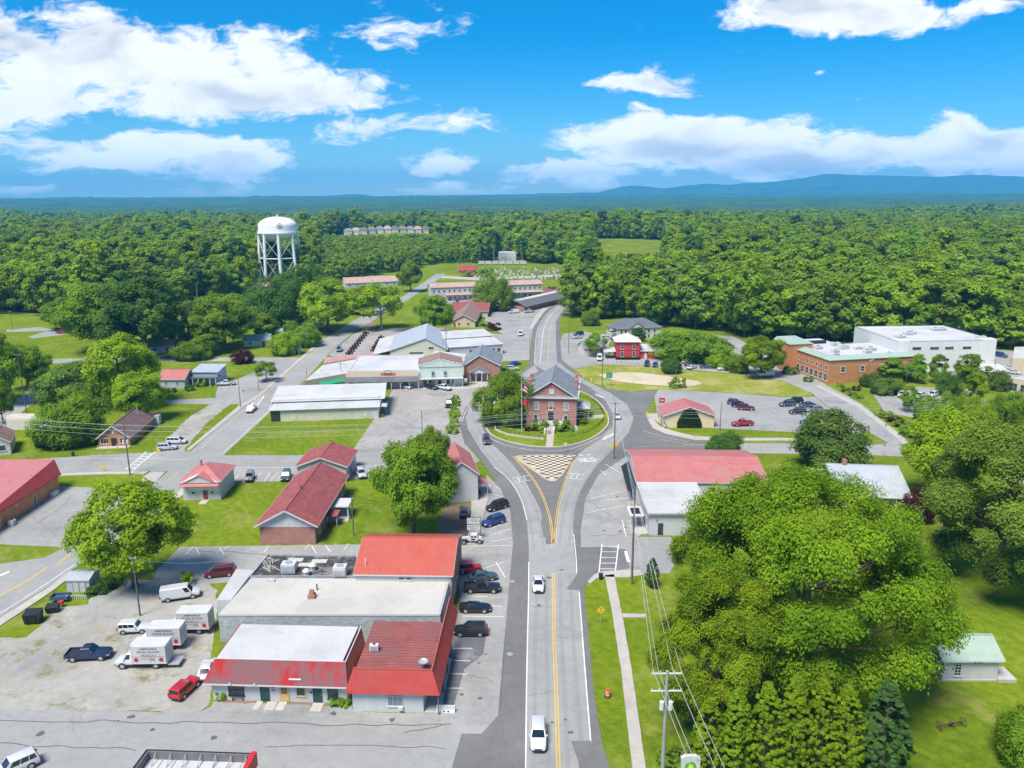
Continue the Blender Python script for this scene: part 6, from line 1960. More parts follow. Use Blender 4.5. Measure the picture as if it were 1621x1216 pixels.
# ================================================================ water tower
def water_tower():
 p = P(446, 447)
 b0 = (446, 447)
 wt = plain('tower_white', (.76, .78, .80), .45, .05, .3)
 e = empty('water_tower', 'tall white water tower with round tank on braced legs', 'water tower', (p.x, p.y, 0))
 d = depth(446, 447)
 k = d / FPX
 Rr = 29.5 * k
 zt, zb, zk = hgt(*b0, 343), hgt(*b0, 380), hgt(*b0, 368)
 prof = []
 n_ = 10
 for i in range(n_ + 1):
  a = math.pi / 2 * i / n_
  prof.append((Rr * math.sin(a) + .01, zk + 4.5 + (zt - zk - 4.5) * math.cos(a)))
 prof += [(Rr, zk)]
 for i in range(1, n_ + 1):
  a = math.pi / 2 * i / n_
  prof.append((Rr * math.cos(a) ** .75 + .3, zk - (zk - zb) * math.sin(a)))
 MB().lathe(prof[::-1], 40).build('tank', wt, e, smooth=True)
 MB().lathe([(Rr - .1, zk - .5), (Rr + .9, zk - .5), (Rr + .9, zk + .35), (Rr - .1, zk + .35)], 40).build('balcony', wt, e)
 m_ = MB()
 for i in range(40):
  a = 2 * math.pi * i / 40
  m_.cyl(((Rr + .85) * math.cos(a), (Rr + .85) * math.sin(a), zk + .3), ((Rr + .85) * math.cos(a), (Rr + .85) * math.sin(a), zk + 1.6), .05, None, 4)
 m_.lathe([(Rr + .82, zk + 1.5), (Rr + .88, zk + 1.5), (Rr + .88, zk + 1.62), (Rr + .82, zk + 1.62)], 40)
 m_.build('railing', wt, e)
 MB().cyl((0, 0, 0), (0, 0, zb + 1), 1.5, None, 18).cyl((0, 0, zb - 3.2), (0, 0, zb + .6), 1.5, 4.0, 18, cap=False).build('riser_pipe', wt, e, smooth=True)
 nl = 8
 rt, rb = Rr - .3, Rr * 1.12
 zmid = zk * .5
 def leg(i, z):
  a = 2 * math.pi * (i + .35) / nl
  t = z / zk
  r = rb + (rt - rb) * t
  return Vector((r * math.cos(a), r * math.sin(a), z))
 for i in range(nl):
  MB().cyl(leg(i, 0), leg(i, zk), 1.0, None, 10).build('leg', wt, e, smooth=True)
  MB().cyl(leg(i, zmid), leg(i + 1, zmid), .38, None, 6).build('strut', wt, e)
  for (z0, z1) in ((1.5, zmid), (zmid, zk - 4)):
   MB().cyl(leg(i, z0), leg(i + 1, z1), .13, None, 4).build('brace_rod', wt, e)
   MB().cyl(leg(i + 1, z0), leg(i, z1), .13, None, 4).build('brace_rod', wt, e)
 # ladder cage, top vent
 m_ = MB()
 for s_ in (-.3, .3):
  m_.cyl((Rr * .86, s_, zk), (Rr * .86, s_, zt - 1.5), .08, None, 4)
 m_.cyl((Rr * .86, 0, zt - 1.5), (Rr * .3, 0, zt - .5), .08, None, 4)
 m_.build('ladder', wt, e)
 MB().cyl((0, 0, zt - .2), (0, 0, zt + 1.0), .5, None, 10).cyl((0, 0, zt + 1), (0, 0, zt + 1.3), .8, .3, 10).cyl((.9, 0, zt - .2), (.9, 0, zt + 1.8), .07, None, 5).build('top_vent', wt, e)
 # painted emblem: ring and dot on the face turned to the street
 az = math.radians(-68)
 zc = hgt(*b0, 357)
 rr_ = Rr * .985
 red = plain('emblem_maroon', (.30, .06, .07), .6, .1, 2)
 gry = plain('emblem_grey', (.25, .25, .28), .6, .1, 2)
 def disc(r0, r1, n2, nm, mt, off):
  m2 = MB()
  for i in range(n2):
   pts = []
   for (r, a) in ((r0, i), (r1, i), (r1, i + 1), (r0, i + 1)):
    t = 2 * math.pi * a / n2
    aa = az + r * math.cos(t) / rr_
    z = zc + r * math.sin(t)
    # radius of the tank at this height
    f = min(1, max(0, (z - zk - 4.5) / (zt - zk - 4.5)))
    R2 = Rr * math.sin(math.acos(f)) + off
    pts.append((R2 * math.cos(aa), R2 * math.sin(aa), z))
   m2.quad(*pts)
  m2.build(nm, mt, e)
 disc(1.6, 2.0, 24, 'emblem_ring', red, .12)
 disc(.02, 1.0, 16, 'emblem_dot', gry, .12)
water_tower()
# ================================================================ canopy at the bottom edge
def canopy():
 A, B = P(235, 1190, 5.2), P(403, 1196, 5.2)
 ex = (B - A).normalized()
 r = empty('fuel_canopy', 'flat canopy roof with dark braced parapet and red end at the bottom edge', 'canopy', (A.x, A.y, 0), math.atan2(ex.y, ex.x))
 L = (B - A).length
 D = 9
 MB().box(0, -D, 4.3, L, 0, 4.4).build('roof_deck', R_WHITE, r)
 m_ = MB().box(-.1, -.1, 4.0, L - .4, .05, 5.3).box(-.1, -D, 4.0, .05, -.1, 5.3)
 m_.build('parapet', plain('grey_parapet', (.16, .16, .16), .7, .2, 1.2), r)
 MB().box(-.18, .055, 4.0, L - .3, .12, 5.4).box(-.25, -D, 4.0, -.105, .05, 5.4).build('fascia', BLACK, r)
 MB().box(L - .35, -D, 3.9, L + .15, .25, 5.5).build('red_end', plain('canopy_red', (.55, .02, .03), .45, .08, 1), r)
 for i in range(7):
  x = .8 + (L - 1.6) * i / 6
  MB().cyl((x, -.15, 5.2), (x, -1.2, 4.4), .05, None, 5).cyl((x, -.12, 4.4), (x, -.12, 5.25), .05, None, 5).build('brace', STEEL, r)
 for x in (2, L - 2.5):
  MB().box(x, -5, 0, x + .5, -4.5, 4.3).build('column', TRIM, r)
 for i in range(8):
  MB().box(.1 + i * L / 8, -D, 4.4, .16 + i * L / 8, -.1, 4.47).build('deck_seam', STEEL, r)
canopy()
# ================================================================ vehicles
def paint(name, c, rough=0.25, metal=0.15):
 return plain('car_paint_' + name, c, rough, 0.03, 1.0, metal=metal, coat=0.6)
PAINT = {k: paint(k, c) for k, c in dict(white=(.64, .64, .64), silver=(.50, .52, .54), grey=(.20, .21, .23), black=(.018, .018, .02), navy=(.02, .035, .08), blue=(.025, .06, .22), red=(.50, .02, .025), maroon=(.14, .012, .025), slate=(.07, .085, .11), teal=(.12, .22, .25), cream=(.6, .55, .42)).items()}
TYRE = plain('tyre_rubber', (.02, .02, .02), .85, .2, 3)
RIM = plain('wheel_rim', (.50, .51, .52), .3, .1, 3, metal=.6)
CARGLASS = plain('car_glass', (.015, .02, .025), .05, .2, 1, spec=.9)
LAMP = plain('headlamp_lens', (.75, .77, .78), .15, .05, 2)
TAILL = plain('tail_lamp', (.45, .01, .01), .2, .05, 2)
TRIMB = plain('black_plastic', (.025, .025, .027), .6, .15, 2)
# lower body stations (x, z low, z top, half width) from tail to nose; cabin (rear base, rear top, front top, front base, belt, roof, half width belt, half width roof)
CARS = {
 'sedan': dict(L=4.75, st=[(-2.37, .45, .78, .72), (-2.2, .25, .95, .86), (-1.3, .2, .99, .91), (0, .2, .95, .92), (1.1, .2, .93, .91), (2.0, .22, .80, .86), (2.37, .32, .62, .70)], cab=(-1.75, -1.05, .15, 1.05, .93, 1.45, .82, .60), wb=(-1.35, 1.42), wr=.33),
 'sports': dict(L=4.75, st=[(-2.37, .45, .85, .75), (-2.2, .25, .98, .90), (-1.3, .2, .98, .96), (0, .2, .88, .93), (1.1, .2, .88, .95), (2.0, .22, .76, .88), (2.37, .3, .58, .72)], cab=(-1.7, -.85, .0, .85, .90, 1.33, .80, .56), wb=(-1.35, 1.42), wr=.36),
 'suv': dict(L=4.75, st=[(-2.35, .5, .95, .80), (-2.25, .3, 1.05, .90), (-1.3, .25, 1.08, .94), (0, .25, 1.06, .94), (1.1, .25, 1.05, .93), (2.05, .28, .95, .88), (2.36, .4, .75, .74)], cab=(-2.25, -2.0, .35, 1.05, 1.04, 1.74, .86, .70), wb=(-1.38, 1.42), wr=.37),
 'wagon': dict(L=4.3, st=[(-2.15, .45, .95, .80), (-2.1, .35, 1.0, .86), (0, .3, 1.0, .88), (1.0, .3, 1.0, .87), (2.0, .32, .95, .84), (2.15, .45, .85, .78)], cab=(-2.08, -1.98, .3, .75, .98, 1.62, .82, .72), wb=(-1.3, 1.3), wr=.35),
 'jeep': dict(L=4.1, st=[(-1.95, .5, .95, .74), (-1.9, .4, 1.05, .78), (0, .4, 1.05, .80), (.7, .4, 1.1, .78), (1.9, .45, 1.08, .66), (2.0, .5, .95, .62)], cab=(-1.85, -1.75, .5, .72, 1.06, 1.82, .76, .68), wb=(-1.2, 1.3), wr=.42),
 'minivan': dict(L=5.0, st=[(-2.5, .5, .95, .82), (-2.42, .3, 1.05, .92), (0, .22, 1.04, .96), (1.4, .22, 1.0, .94), (2.2, .25, .86, .88), (2.5, .35, .68, .74)], cab=(-2.4, -2.1, .75, 1.75, 1.0, 1.72, .88, .72), wb=(-1.5, 1.5), wr=.35),
 'van': dict(L=5.7, st=[(-2.85, .5, 1.0, .92), (-2.8, .38, 1.15, .98), (0, .35, 1.15, 1.0), (1.7, .35, 1.15, .98), (2.6, .38, 1.0, .92), (2.85, .5, .85, .8)], cab=(-2.8, -2.74, 1.15, 1.85, 1.1, 2.1, .97, .84), wb=(-1.7, 1.85), wr=.37),
 'pickup': dict(L=5.7, st=[(-2.85, .55, .80, .90), (-2.8, .45, .82, .96), (-.85, .4, .82, .98), (-.8, .35, 1.12, .98), (.9, .35, 1.12, .97), (2.5, .4, 1.08, .93), (2.85, .5, .85, .82)], cab=(-.78, -.68, .45, 1.05, 1.10, 1.82, .88, .72), wb=(-1.75, 1.85), wr=.40, bed=(-2.8, -.85)),
 'truck': dict(L=7.0, st=[(-3.4, .7, .85, .45), (-3.3, .6, .85, .5), (.9, .6, .85, .5), (1.0, .45, 1.35, 1.0), (2.2, .45, 1.3, .98), (3.2, .5, 1.15, .9), (3.45, .6, .9, .8)], cab=(1.02, 1.06, 1.7, 2.45, 1.28, 2.15, .95, .80), wb=(-2.0, 2.35), wr=.42, box=(-3.5, .95, .85, 3.35, 1.15)),
}
CAR_CACHE = {}
def bil(q, u, v, off):
 a, b, c, d = [Vector(p) for p in q]
 n_ = (b - a).cross(d - a).normalized()
 return (a * (1 - u) + b * u) * (1 - v) + (d * (1 - u) + c * u) * v + n_ * off
def panel(mb, q, u0, u1, v0, v1, off=.012):
 mb.quad(bil(q, u0, v0, off), bil(q, u1, v0, off), bil(q, u1, v1, off), bil(q, u0, v1, off))
def car_parts(kind):
 if kind in CAR_CACHE:
  return CAR_CACHE[kind]
 s = CARS[kind]
 body = MB()
 rings = []
 for (x, zl, zt, hw) in s['st']:
  h = zt - zl
  half = [(hw * .80, zl), (hw * .97, zl + .10), (hw, zl + h * .45), (hw * .985, zt - h * .22), (hw * .93, zt - h * .06), (hw * .80, zt)]
  ring = [(x, -y, z) for y, z in half] + [(x, y, z) for y, z in half[::-1]]
  rings.append(ring)
 k = len(rings[0])
 for r in rings:
  body.v += r
 for i in range(len(rings) - 1):
  for j in range(k):
   body.f.append((i * k + j, (i + 1) * k + j, (i + 1) * k + (j + 1) % k, i * k + (j + 1) % k)[::-1])
   body.m.append(0)
 body.f.append(tuple(range(k)))
 body.m.append(0)
 body.f.append(tuple(range((len(rings) - 1) * k, len(rings) * k))[::-1])
 body.m.append(0)
 rb, rt, ft, fb, zb, zr, wb_, wt = s['cab']
 zb -= .03
 lo = [(rb, -wb_, zb), (fb, -wb_, zb), (fb, wb_, zb), (rb, wb_, zb)]
 zm = zr - .07
 t1 = .93
 mid = [(rt + (rb - rt) * .06, -(wt + (wb_ - wt) * .06), zm), (ft + (fb - ft) * .06, -(wt + (wb_ - wt) * .06), zm), (ft + (fb - ft) * .06, wt + (wb_ - wt) * .06, zm), (rt + (rb - rt) * .06, wt + (wb_ - wt) * .06, zm)]
 hi = [(rt + .08, -wt + .08, zr), (ft - .1, -wt + .08, zr), (ft - .1, wt - .08, zr), (rt + .08, wt - .08, zr)]
 o = len(body.v)
 body.v += lo + mid + hi
 for a in (0, 4):
  for j in range(4):
   body.f.append((o + a + j, o + a + (j + 1) % 4, o + a + 4 + (j + 1) % 4, o + a + 4 + j))
   body.m.append(0)
 body.f.append((o + 8, o + 9, o + 10, o + 11))
 body.m.append(0)
 # dark sills, bumpers, wheel arches
 L = s['L'] / 2
 hwm = max(q[3] for q in s['st'])
 for x in s['wb']:
  for sy in (-1, 1):
   body.cyl((x, sy * (hwm - .20), s['wr']), (x, sy * (hwm + .004), s['wr']), s['wr'] * 1.17, None, 16, 1)
 zl = s['st'][2][1]
 body.box(s['wb'][0], -hwm * .99, zl - .02, s['wb'][1], hwm * .99, zl + .09, 1)
 body.box(L - .2, -.62, .33, L + .03, .62, .48, 1)
 body.box(-L - .03, -.66, .40, -L + .2, .66, .55, 1)
 if kind != 'truck':
  body.box(L - .18, -.38, .52, L + .012, .38, .66, 1)
 if 'bed' in s:
  x0, x1 = s['bed']
  body.box(x0, -.97, .8, x1, -.86, 1.12, 0).box(x0, .86, .8, x1, .97, 1.12, 0).box(x0, -.86, .8, x0 + .08, .86, 1.12, 0).box(x0 + .08, -.86, .82, x1, .86, .84, 1)
 parts = [('body', body, ('paint', TRIMB), None)]
 if 'box' in s:
  x0, x1, z0, z1, hw = s['box']
  bx = MB().box(x0, -hw, z0, x1, hw, z1)
  bx.box(x0 - .02, -hw - .02, z0, x0 + .1, hw + .02, z1 + .02, 1).box(x1 - .1, -hw - .02, z0, x1 + .02, hw + .02, z1 + .02, 1)
  bx.box(x0, -hw - .02, z1 - .08, x1, -hw + .05, z1 + .02, 1).box(x0, hw - .05, z1 - .08, x1, hw + .02, z1 + .02, 1)
  bx.box(x0, -hw - .015, z0, x1, hw + .015, z0 + .12, 1)
  parts.append(('cargo_box', bx, (WHITE, TRIM), None))
 q = dict(front=[lo[1], lo[2], mid[2], mid[1]], rear=[lo[3], lo[0], mid[0], mid[3]], right=[lo[0], lo[1], mid[1], mid[0]], left=[lo[2], lo[3], mid[3], mid[2]])
 w = MB()
 panel(w, q['front'], .06, .94, .10, .96)
 parts.append(('windscreen', w, (CARGLASS,), None))
 if kind not in ('truck',):
  w = MB()
  panel(w, q['rear'], .09, .91, .14, .93)
  parts.append(('rear_window', w, (CARGLASS,), None))
 splits = {'sedan': [(.17, .50), (.53, .84)], 'sports': [(.35, .82)], 'pickup': [(.08, .42), (.46, .86)], 'van': [(.80, .96)], 'truck': [(.25, .80)], 'jeep': [(.05, .36), (.40, .66), (.70, .94)]}.get(kind, [(.06, .27), (.30, .56), (.59, .88)])
 for side in ('right', 'left'):
  for (a, b) in splits:
   w = MB()
   if side == 'left':
    a, b = 1 - b, 1 - a
   panel(w, q[side], a, b, .16, .92)
   parts.append(('side_window', w, (CARGLASS,), None))
 for x in s['wb']:
  for sy in (-1, 1):
   w = MB()
   yo = sy * (hwm + .012)
   yi = sy * (hwm - .2)
   w.cyl((x, yi, s['wr']), (x, yo, s['wr']), s['wr'], None, 16)
   parts.append(('wheel', w, (TYRE,), None))
   idx = len(parts) - 1
   rm = MB().cyl((x, yo, s['wr']), (x, yo + sy * .012, s['wr']), s['wr'] * .66, s['wr'] * .6, 12)
   parts.append(('rim', rm, (RIM,), idx))
 zt = s['st'][-2][2]
 zz = (s['st'][-1][1] + s['st'][-1][2]) / 2 + .06
 for sy in (-1, 1):
  w = MB()
  hw = s['st'][-1][3]
  w.add([(L + .012, sy * (hw - .28), zz - .05), (L + .012, sy * (hw - .02), zz - .04), (L - .22, sy * (hw + .125), zz + .06), (L - .22, sy * (hw + .125), zz + .17), (L - .02, sy * (hw - .02), zz + .12), (L + .012, sy * (hw - .28), zz + .09)],
    [(0, 1, 4, 5), (1, 2, 3, 4), (5, 4, 1, 0), (4, 3, 2, 1)])
  parts.append(('headlight', w, (LAMP,), None))
  tw = s['st'][0][3]
  z0 = s['st'][0][2] - (.22 if kind in ('sedan', 'sports') else .3)
  if kind == 'truck':
   tw, z0 = .9, .6
  w = MB().box(-L - .015, sy * (tw - .22), z0, -L + .2, sy * (tw + .06), z0 + (.18 if kind in ('sedan', 'sports') else .4))
  parts.append(('tail_light', w, (TAILL,), None))
  w = MB().box(fb - .42, sy * (wb_ - .02), zb + .05, fb - .27, sy * (wb_ + .2), zb + .2)
  parts.append(('mirror', w, ('paint',), None))
 CAR_CACHE[kind] = parts
 return parts
MESHC = {}
def mats_for(ms):
 return [PAINT['white'] if mm == 'paint' else mm for mm in ms]
def car(kind, colour, u, v, du, dv, label, group=None, name=None, cat=None, near=True, sc=1.0, z=.06):
 p = P(u, v)
 q = P(u + du, v + dv)
 ang = math.atan2(q.y - p.y, q.x - p.x)
 parts = car_parts(kind)
 names = dict(pickup='pickup_truck', truck='box_truck', van='cargo_van', minivan='minivan', jeep='off_road_car')
 cats = dict(pickup='pickup', truck='truck', van='van', minivan='van')
 name = name or names.get(kind, 'car')
 cat = cat or cats.get(kind, 'car')
 pm = PAINT[colour]
 if not near:
  # too small in the photo to show parts: one mesh
  key = kind
  if key not in MESHC:
   allm = [PAINT['white'], TRIMB, WHITE, TRIM, CARGLASS, TYRE, RIM, LAMP, TAILL]
   mb = MB()
   for (nm, b, ms, par) in parts:
    ml = mats_for(ms)
    o = len(mb.v)
    mb.v += b.v
    mb.f += [tuple(i + o for i in f) for f in b.f]
    mb.m += [allm.index(ml[x]) for x in b.m]
   MESHC[key] = mb.mesh('car_far', allm, smooth=True)
  o = link(name, MESHC[key], None, (p.x, p.y, z), ang)
  o.material_slots[0].link = 'OBJECT'
  o.material_slots[0].material = pm
  o.scale = (sc, sc, sc)
  return tag(o, label, cat, group)
 e = empty(name, label, cat, (p.x, p.y, z), ang, group)
 e.scale = (sc, sc, sc)
 objs = []
 for i, (nm, b, ms, par) in enumerate(parts):
  key = (kind, i)
  if key not in MESHC:
   MESHC[key] = b.mesh(nm, mats_for(ms), smooth=nm in ('body', 'wheel', 'mirror'))
  o = link(nm, MESHC[key], objs[par] if par is not None else e)
  if ms[0] == 'paint':
   o.material_slots[0].link = 'OBJECT'
   o.material_slots[0].material = pm
  objs.append(o)
 return e
G1, G2, G3 = 'cars parked along the main street', 'vehicles on the gravel lot', 'cars in the right-hand lots'
car('sedan', 'white', 852, 930, 0, 10, 'white sedan driving on the main street, the farther of two')
car('suv', 'white', 852, 1172, 0, 10, 'white car driving on the main street nearest the camera')
car('suv', 'slate', 770, 701, 3, 10, 'grey car entering the roundabout left of the courthouse')
car('sedan', 'white', 977, 662, 1, 10, 'white car driving round the right side of the roundabout')
car('suv', 'black', 787, 806, -20, 6, 'black hatchback angle parked on the curve of the main street', G1)
car('suv', 'blue', 781, 830, -20, 6, 'dark blue car angle parked beside the sign stand', G1)
car('suv', 'slate', 735, 815, 0, -10, 'dark car parked on bare ground beside the white store', G1)
car('jeep', 'red', 743, 906, 20, -2, 'red off-road car with black soft top by the coral roof', G1)
car('sedan', 'slate', 764, 918, 20, -2, 'grey sedan parked between the red off-road car and black pickup', G1)
car('pickup', 'black', 763, 936, 20, 0, 'black pickup truck parked in front of the shops', G1)
car('sports', 'black', 752, 967, 20, 0, 'low black sports coupe parked beside the black pickup', G1)
car('suv', 'black', 745, 1004, -20, 0, 'black sport utility car with silver roof rails nearest the corner shop', G1)
car('pickup', 'navy', 142, 1042, 20, -1, 'dark blue pickup with white bonnet on the gravel lot', G2)
car('wagon', 'white', 214, 1000, 20, -1, 'old white wagon beside the utility pole on the gravel lot', G2)
car('van', 'white', 286, 947, 20, -3, 'white cargo van parked behind the box trucks', G2)
car('wagon', 'red', 294, 1096, 13, -12, 'red wagon with black cap beside the white shop row', G2)
car('sedan', 'white', 328, 1066, 3, -10, 'white car half hidden behind the left end of the shop row', G2)
car('minivan', 'maroon', 349, 911, -20, 2, 'maroon minivan behind the lean-to shed', G2)
car('suv', 'white', 24, 1222, -20, 9, 'white sport utility car cut by the bottom left corner', G2)
BT = [car('truck', 'white', 228, 1053, -20, .3, 'white box truck with lettering nearest the camera on the gravel lot', G2), car('truck', 'white', 252, 1024, -20, .3, 'middle white box truck parked behind the lettered one', G2), car('truck', 'white', 297, 999, -20, .3, 'farthest white box truck beside the painted brick wall', G2)]
INK = plain('sign_ink', (.03, .03, .035), .6, .1, 2)
INKR = plain('sign_ink_red', (.40, .03, .04), .6, .1, 2)
for t in BT:
 # the side that faces the street carries the shop's lettering
 def tx(s_, sz, x, z, mt, sx=1.0):
  o = lettering(s_, sz, mt, t, (x, 1.163, z), math.pi, sx=sx, ext=.004)
 strokes(t, -2.45, -.15, 1.152, 2.9, 3.12, INK, 5, 1)
 tx('POOL ROOM', .46, -1.3, 2.55, INK, 1.05)
 tx('706.265.2215', .36, -1.3, 2.08, INKR)
 for x in (.35, -2.9):
  MB().cyl((x, 1.152, 1.45), (x, 1.166, 1.45), .3, None, 14).build('round_logo', INKR, t)
 for i in range(3):
  for j in range(2):
   MB().box(-2.1 + i * .22, 1.152, 1.3 + ((i + j) % 2) * .15 + j * .16, -1.9 + i * .22, 1.164, 1.42 + ((i + j) % 2) * .15 + j * .16).build('chequer_mark', INK, t)
 MB().box(-1.5, 1.152, 1.55, -.2, 1.163, 1.62).build('red_rule', INKR, t)
 MB().box(-3.42, 1.152, 1.86, .85, 1.16, 1.9).build('thin_rule', INK, t)
 MB().box(-3.6, -1.0, .75, -3.52, 1.0, 3.2).build('roller_door', R_GREY, t)
MB().box(-5.0, -1.0, .55, -3.62, 1.0, .65).build('tail_lift', STEEL, BT[0])
# hot rod display car
hr = P(747, 859)
e = empty('hot_rod', 'small white vintage show car below the sign stand', 'car', (hr.x, hr.y, .06), math.pi)
MB().hexa([(-1.1, -.62, .5), (.35, -.62, .5), (.35, .62, .5), (-1.1, .62, .5), (-1.0, -.55, 1.62), (.2, -.55, 1.6), (.2, .55, 1.6), (-1.0, .55, 1.62)]).build('cabin', PAINT['white'], e)
MB().hexa([(.35, -.42, .5), (1.75, -.32, .5), (1.75, .32, .5), (.35, .42, .5), (.35, -.42, 1.05), (1.75, -.3, 1.0), (1.75, .3, 1.0), (.35, .42, 1.05)]).build('bonnet', PAINT['white'], e)
MB().hexa([(-1.9, -.6, .5), (-1.1, -.62, .5), (-1.1, .62, .5), (-1.9, .6, .5), (-1.8, -.45, .95), (-1.1, -.55, 1.1), (-1.1, .55, 1.1), (-1.8, .45, .95)]).build('boot', PAINT['white'], e)
for sy in (-1, 1):
 for (a, b) in ((-.85, -.45), (-.3, .1)):
  MB().box(a, sy * .6, 1.15, b, sy * .575, 1.45).build('side_window', CARGLASS, e)
 MB().box(-.6, sy * .635, .65, .1, sy * .62, .95).build('number_patch', INK, e)
 for (x, r) in ((-1.4, .42), (1.35, .36)):
  w = MB().cyl((x, sy * .62, r), (x, sy * .88, r), r, None, 16).build('wheel', TYRE, e, smooth=True)
  MB().cyl((x, sy * .88, r), (x, sy * .9, r), r * .6, None, 12).build('rim', RIM, w)
 MB().hexa([(.7, sy * .45, .75), (2.0, sy * .45, .65), (2.0, sy * .85, .65), (.7, sy * .85, .75), (.8, sy * .45, .85), (1.9, sy * .45, .8), (1.9, sy * .85, .8), (.8, sy * .85, .85)]).build('mudguard', INK, e)
MB().box(.36, -.5, 1.12, .32, .5, 1.5).build('windscreen', CARGLASS, e)
for a in [
 ('jeep', 'grey', 396, 760, -4, 10, 'grey boxy off-road car parked right of the small white house'),
 ('suv', 'slate', 453, 758, -4, 10, 'dark car parked behind the church hall'),
 ('suv', 'silver', 572, 754, 5, 10, 'silver wagon parked at the right end of the church wing'),
 ('suv', 'silver', 265, 712, 20, -1, 'silver car parked on the gravel drive nearest the road'),
 ('minivan', 'white', 280, 702, 20, 0, 'white van on the gravel drive behind the silver car'),
 ('pickup', 'white', 398, 651, -8, 8, 'white pickup driving down the diagonal road'),
 ('pickup', 'white', 358, 610, -20, 1, 'white pickup parked beside the blue grey house'),
 ('sedan', 'white', 643, 615, 20, 4, 'white saloon parked in front of the tan store'),
 ('suv', 'black', 683, 616, 20, 4, 'black car parked in front of the mint green store'),
 ('pickup', 'white', 703, 617, 20, 4, 'white pickup parked right of the black car at the mint store'),
 ('pickup', 'black', 711, 643, -4, 12, 'black pickup crossing the town lot'),
 ('pickup', 'white', 622, 719, -20, 1, 'white pickup on the road behind the church wing'),
 ('van', 'teal', 537, 556, -4, 10, 'grey green van on the diagonal road by the supply yard')]:
 car(*a)
for a in [
 ('suv', 'silver', 811, 586, 20, 0, 'silver car parked right of the brick hall'),
 ('sedan', 'blue', 816, 578, 20, -3, 'blue car parked behind the silver one by the brick hall'),
 ('sedan', 'white', 806, 598, -20, 3, 'white car half hidden behind the courthouse tree'),
 ('van', 'white', 824, 531, 0, 10, 'white van in the lot beside the north road'),
 ('van', 'white', 813, 496, -20, 1, 'white camper by the dark roofed shops'),
 ('sedan', 'slate', 846, 487, 20, -4, 'dark car in front of the dark roofed shops'),
 ('pickup', 'white', 838, 495, 20, -2, 'white pickup in front of the dark roofed shops'),
 ('sedan', 'white', 752, 484, -20, 2, 'white car parked before the motel'),
 ('suv', 'black', 724, 480, -2, 10, 'black car parked at the left part of the motel'),
 ('suv', 'navy', 1024, 579, -4, 10, 'dark car at the foot of the red house stairs'),
 ('sedan', 'blue', 1037, 580, -4, 10, 'blue car right of the red house stairs'),
 ('van', 'white', 949, 570, 0, 10, 'small white truck before the red house porch'),
 ('suv', 'navy', 916, 531, -20, 2, 'dark blue car beside the north road'),
 ('sedan', 'silver', 914, 536, -20, 2, 'silver car in front of the dark blue one by the north road'),
 ('sedan', 'white', 960, 533, -20, 1, 'white car below the cream house'),
 ('suv', 'slate', 1164, 641, 20, 2, 'dark grey car at the top of the trio in the car lot', ),
 ('suv', 'black', 1171, 645, 20, 2, 'black car between the grey one and the dark red one'),
 ('suv', 'maroon', 1181, 649, 20, 1, 'dark red car nearest in the trio of the car lot'),
 ('pickup', 'red', 1175, 674, -20, 1, 'bright red pickup alone in the car lot'),
 ('suv', 'black', 1258, 638, -20, 0, 'black car farthest in the right cluster of the car lot'),
 ('suv', 'slate', 1246, 643, -20, 1, 'dark grey car at the left of the right cluster'),
 ('suv', 'black', 1262, 655, -20, 1, 'black car nearest the lawn in the right cluster'),
 ('sedan', 'slate', 1278, 644, -20, 1, 'grey sedan in the top row of the right cluster'),
 ('suv', 'grey', 1288, 652, -20, 1, 'mid grey car in the middle row of the right cluster'),
 ('sedan', 'silver', 1297, 659, -20, 1, 'silver sedan in the lower row of the right cluster'),
 ('suv', 'silver', 1308, 665, -20, 1, 'pale silver car at the lower end of the right cluster'),
 ('sedan', 'blue', 1280, 671, -20, 1, 'blue sedan beside the magnolia'),
 ('sedan', 'silver', 1079, 565, 14, -4, 'silver car farthest in the slanting row'),
 ('sedan', 'white', 1083, 570, 14, -4, 'white car second from the back of the slanting row'),
 ('sedan', 'silver', 1087, 575, 14, -4, 'silver car in the middle of the slanting row'),
 ('sedan', 'slate', 1091, 579, 14, -4, 'dark car second from the front of the slanting row'),
 ('sedan', 'white', 1095, 584, 14, -4, 'white car nearest in the slanting row'),
 ('suv', 'slate', 1100, 566, -10, 4, 'dark car left in the back row of the upper lot'),
 ('suv', 'black', 1111, 567, -10, 4, 'black car in the back row of the upper lot'),
 ('suv', 'silver', 1123, 564, -10, 4, 'silver car right in the back row of the upper lot'),
 ('sedan', 'white', 1143, 542, 20, 2, 'white car on the loop behind the thicket'),
 ('suv', 'maroon', 1153, 550, 20, 2, 'maroon car on the loop behind the thicket'),
 ('sedan', 'slate', 1118, 583, -20, 0, 'dark car under the small yellow green tree'),
 ('sedan', 'white', 1145, 586, -20, 1, 'white car under the round green tree of the upper lot'),
 ('sedan', 'silver', 1176, 590, -20, 1, 'silver car under the bright tree of the upper lot'),
 ('van', 'white', 1212, 596, -20, 1, 'white van right of the bright tree'),
 ('suv', 'silver', 1427, 628, -8, 10, 'silver car below the first street tree by the office'),
 ('suv', 'white', 1455, 630, -12, 6, 'white car left in the office car park'),
 ('suv', 'white', 1476, 628, -14, 5, 'white car right in the office car park'),
 ('suv', 'slate', 1596, 640, 4, 10, 'dark car parked at the right edge of the office car park'),
 ('suv', 'blue', 1584, 565, 20, 4, 'light blue car far behind the right end of the white hall'),
 ('sedan', 'white', 1598, 585, 20, 3, 'white car in the yard right of the white hall'),
 ('sedan', 'silver', 1604, 592, 20, 3, 'silver car in the yard right of the white hall'),
 ('pickup', 'red', 100, 528, 20, -1, 'red pickup beside the far left lane'),
 ('sedan', 'white', 398, 520, 20, 0, 'white car in the trees left of the mobile home')]:
 car(*a, near=a[3] > 615 and a[2] < 1400)
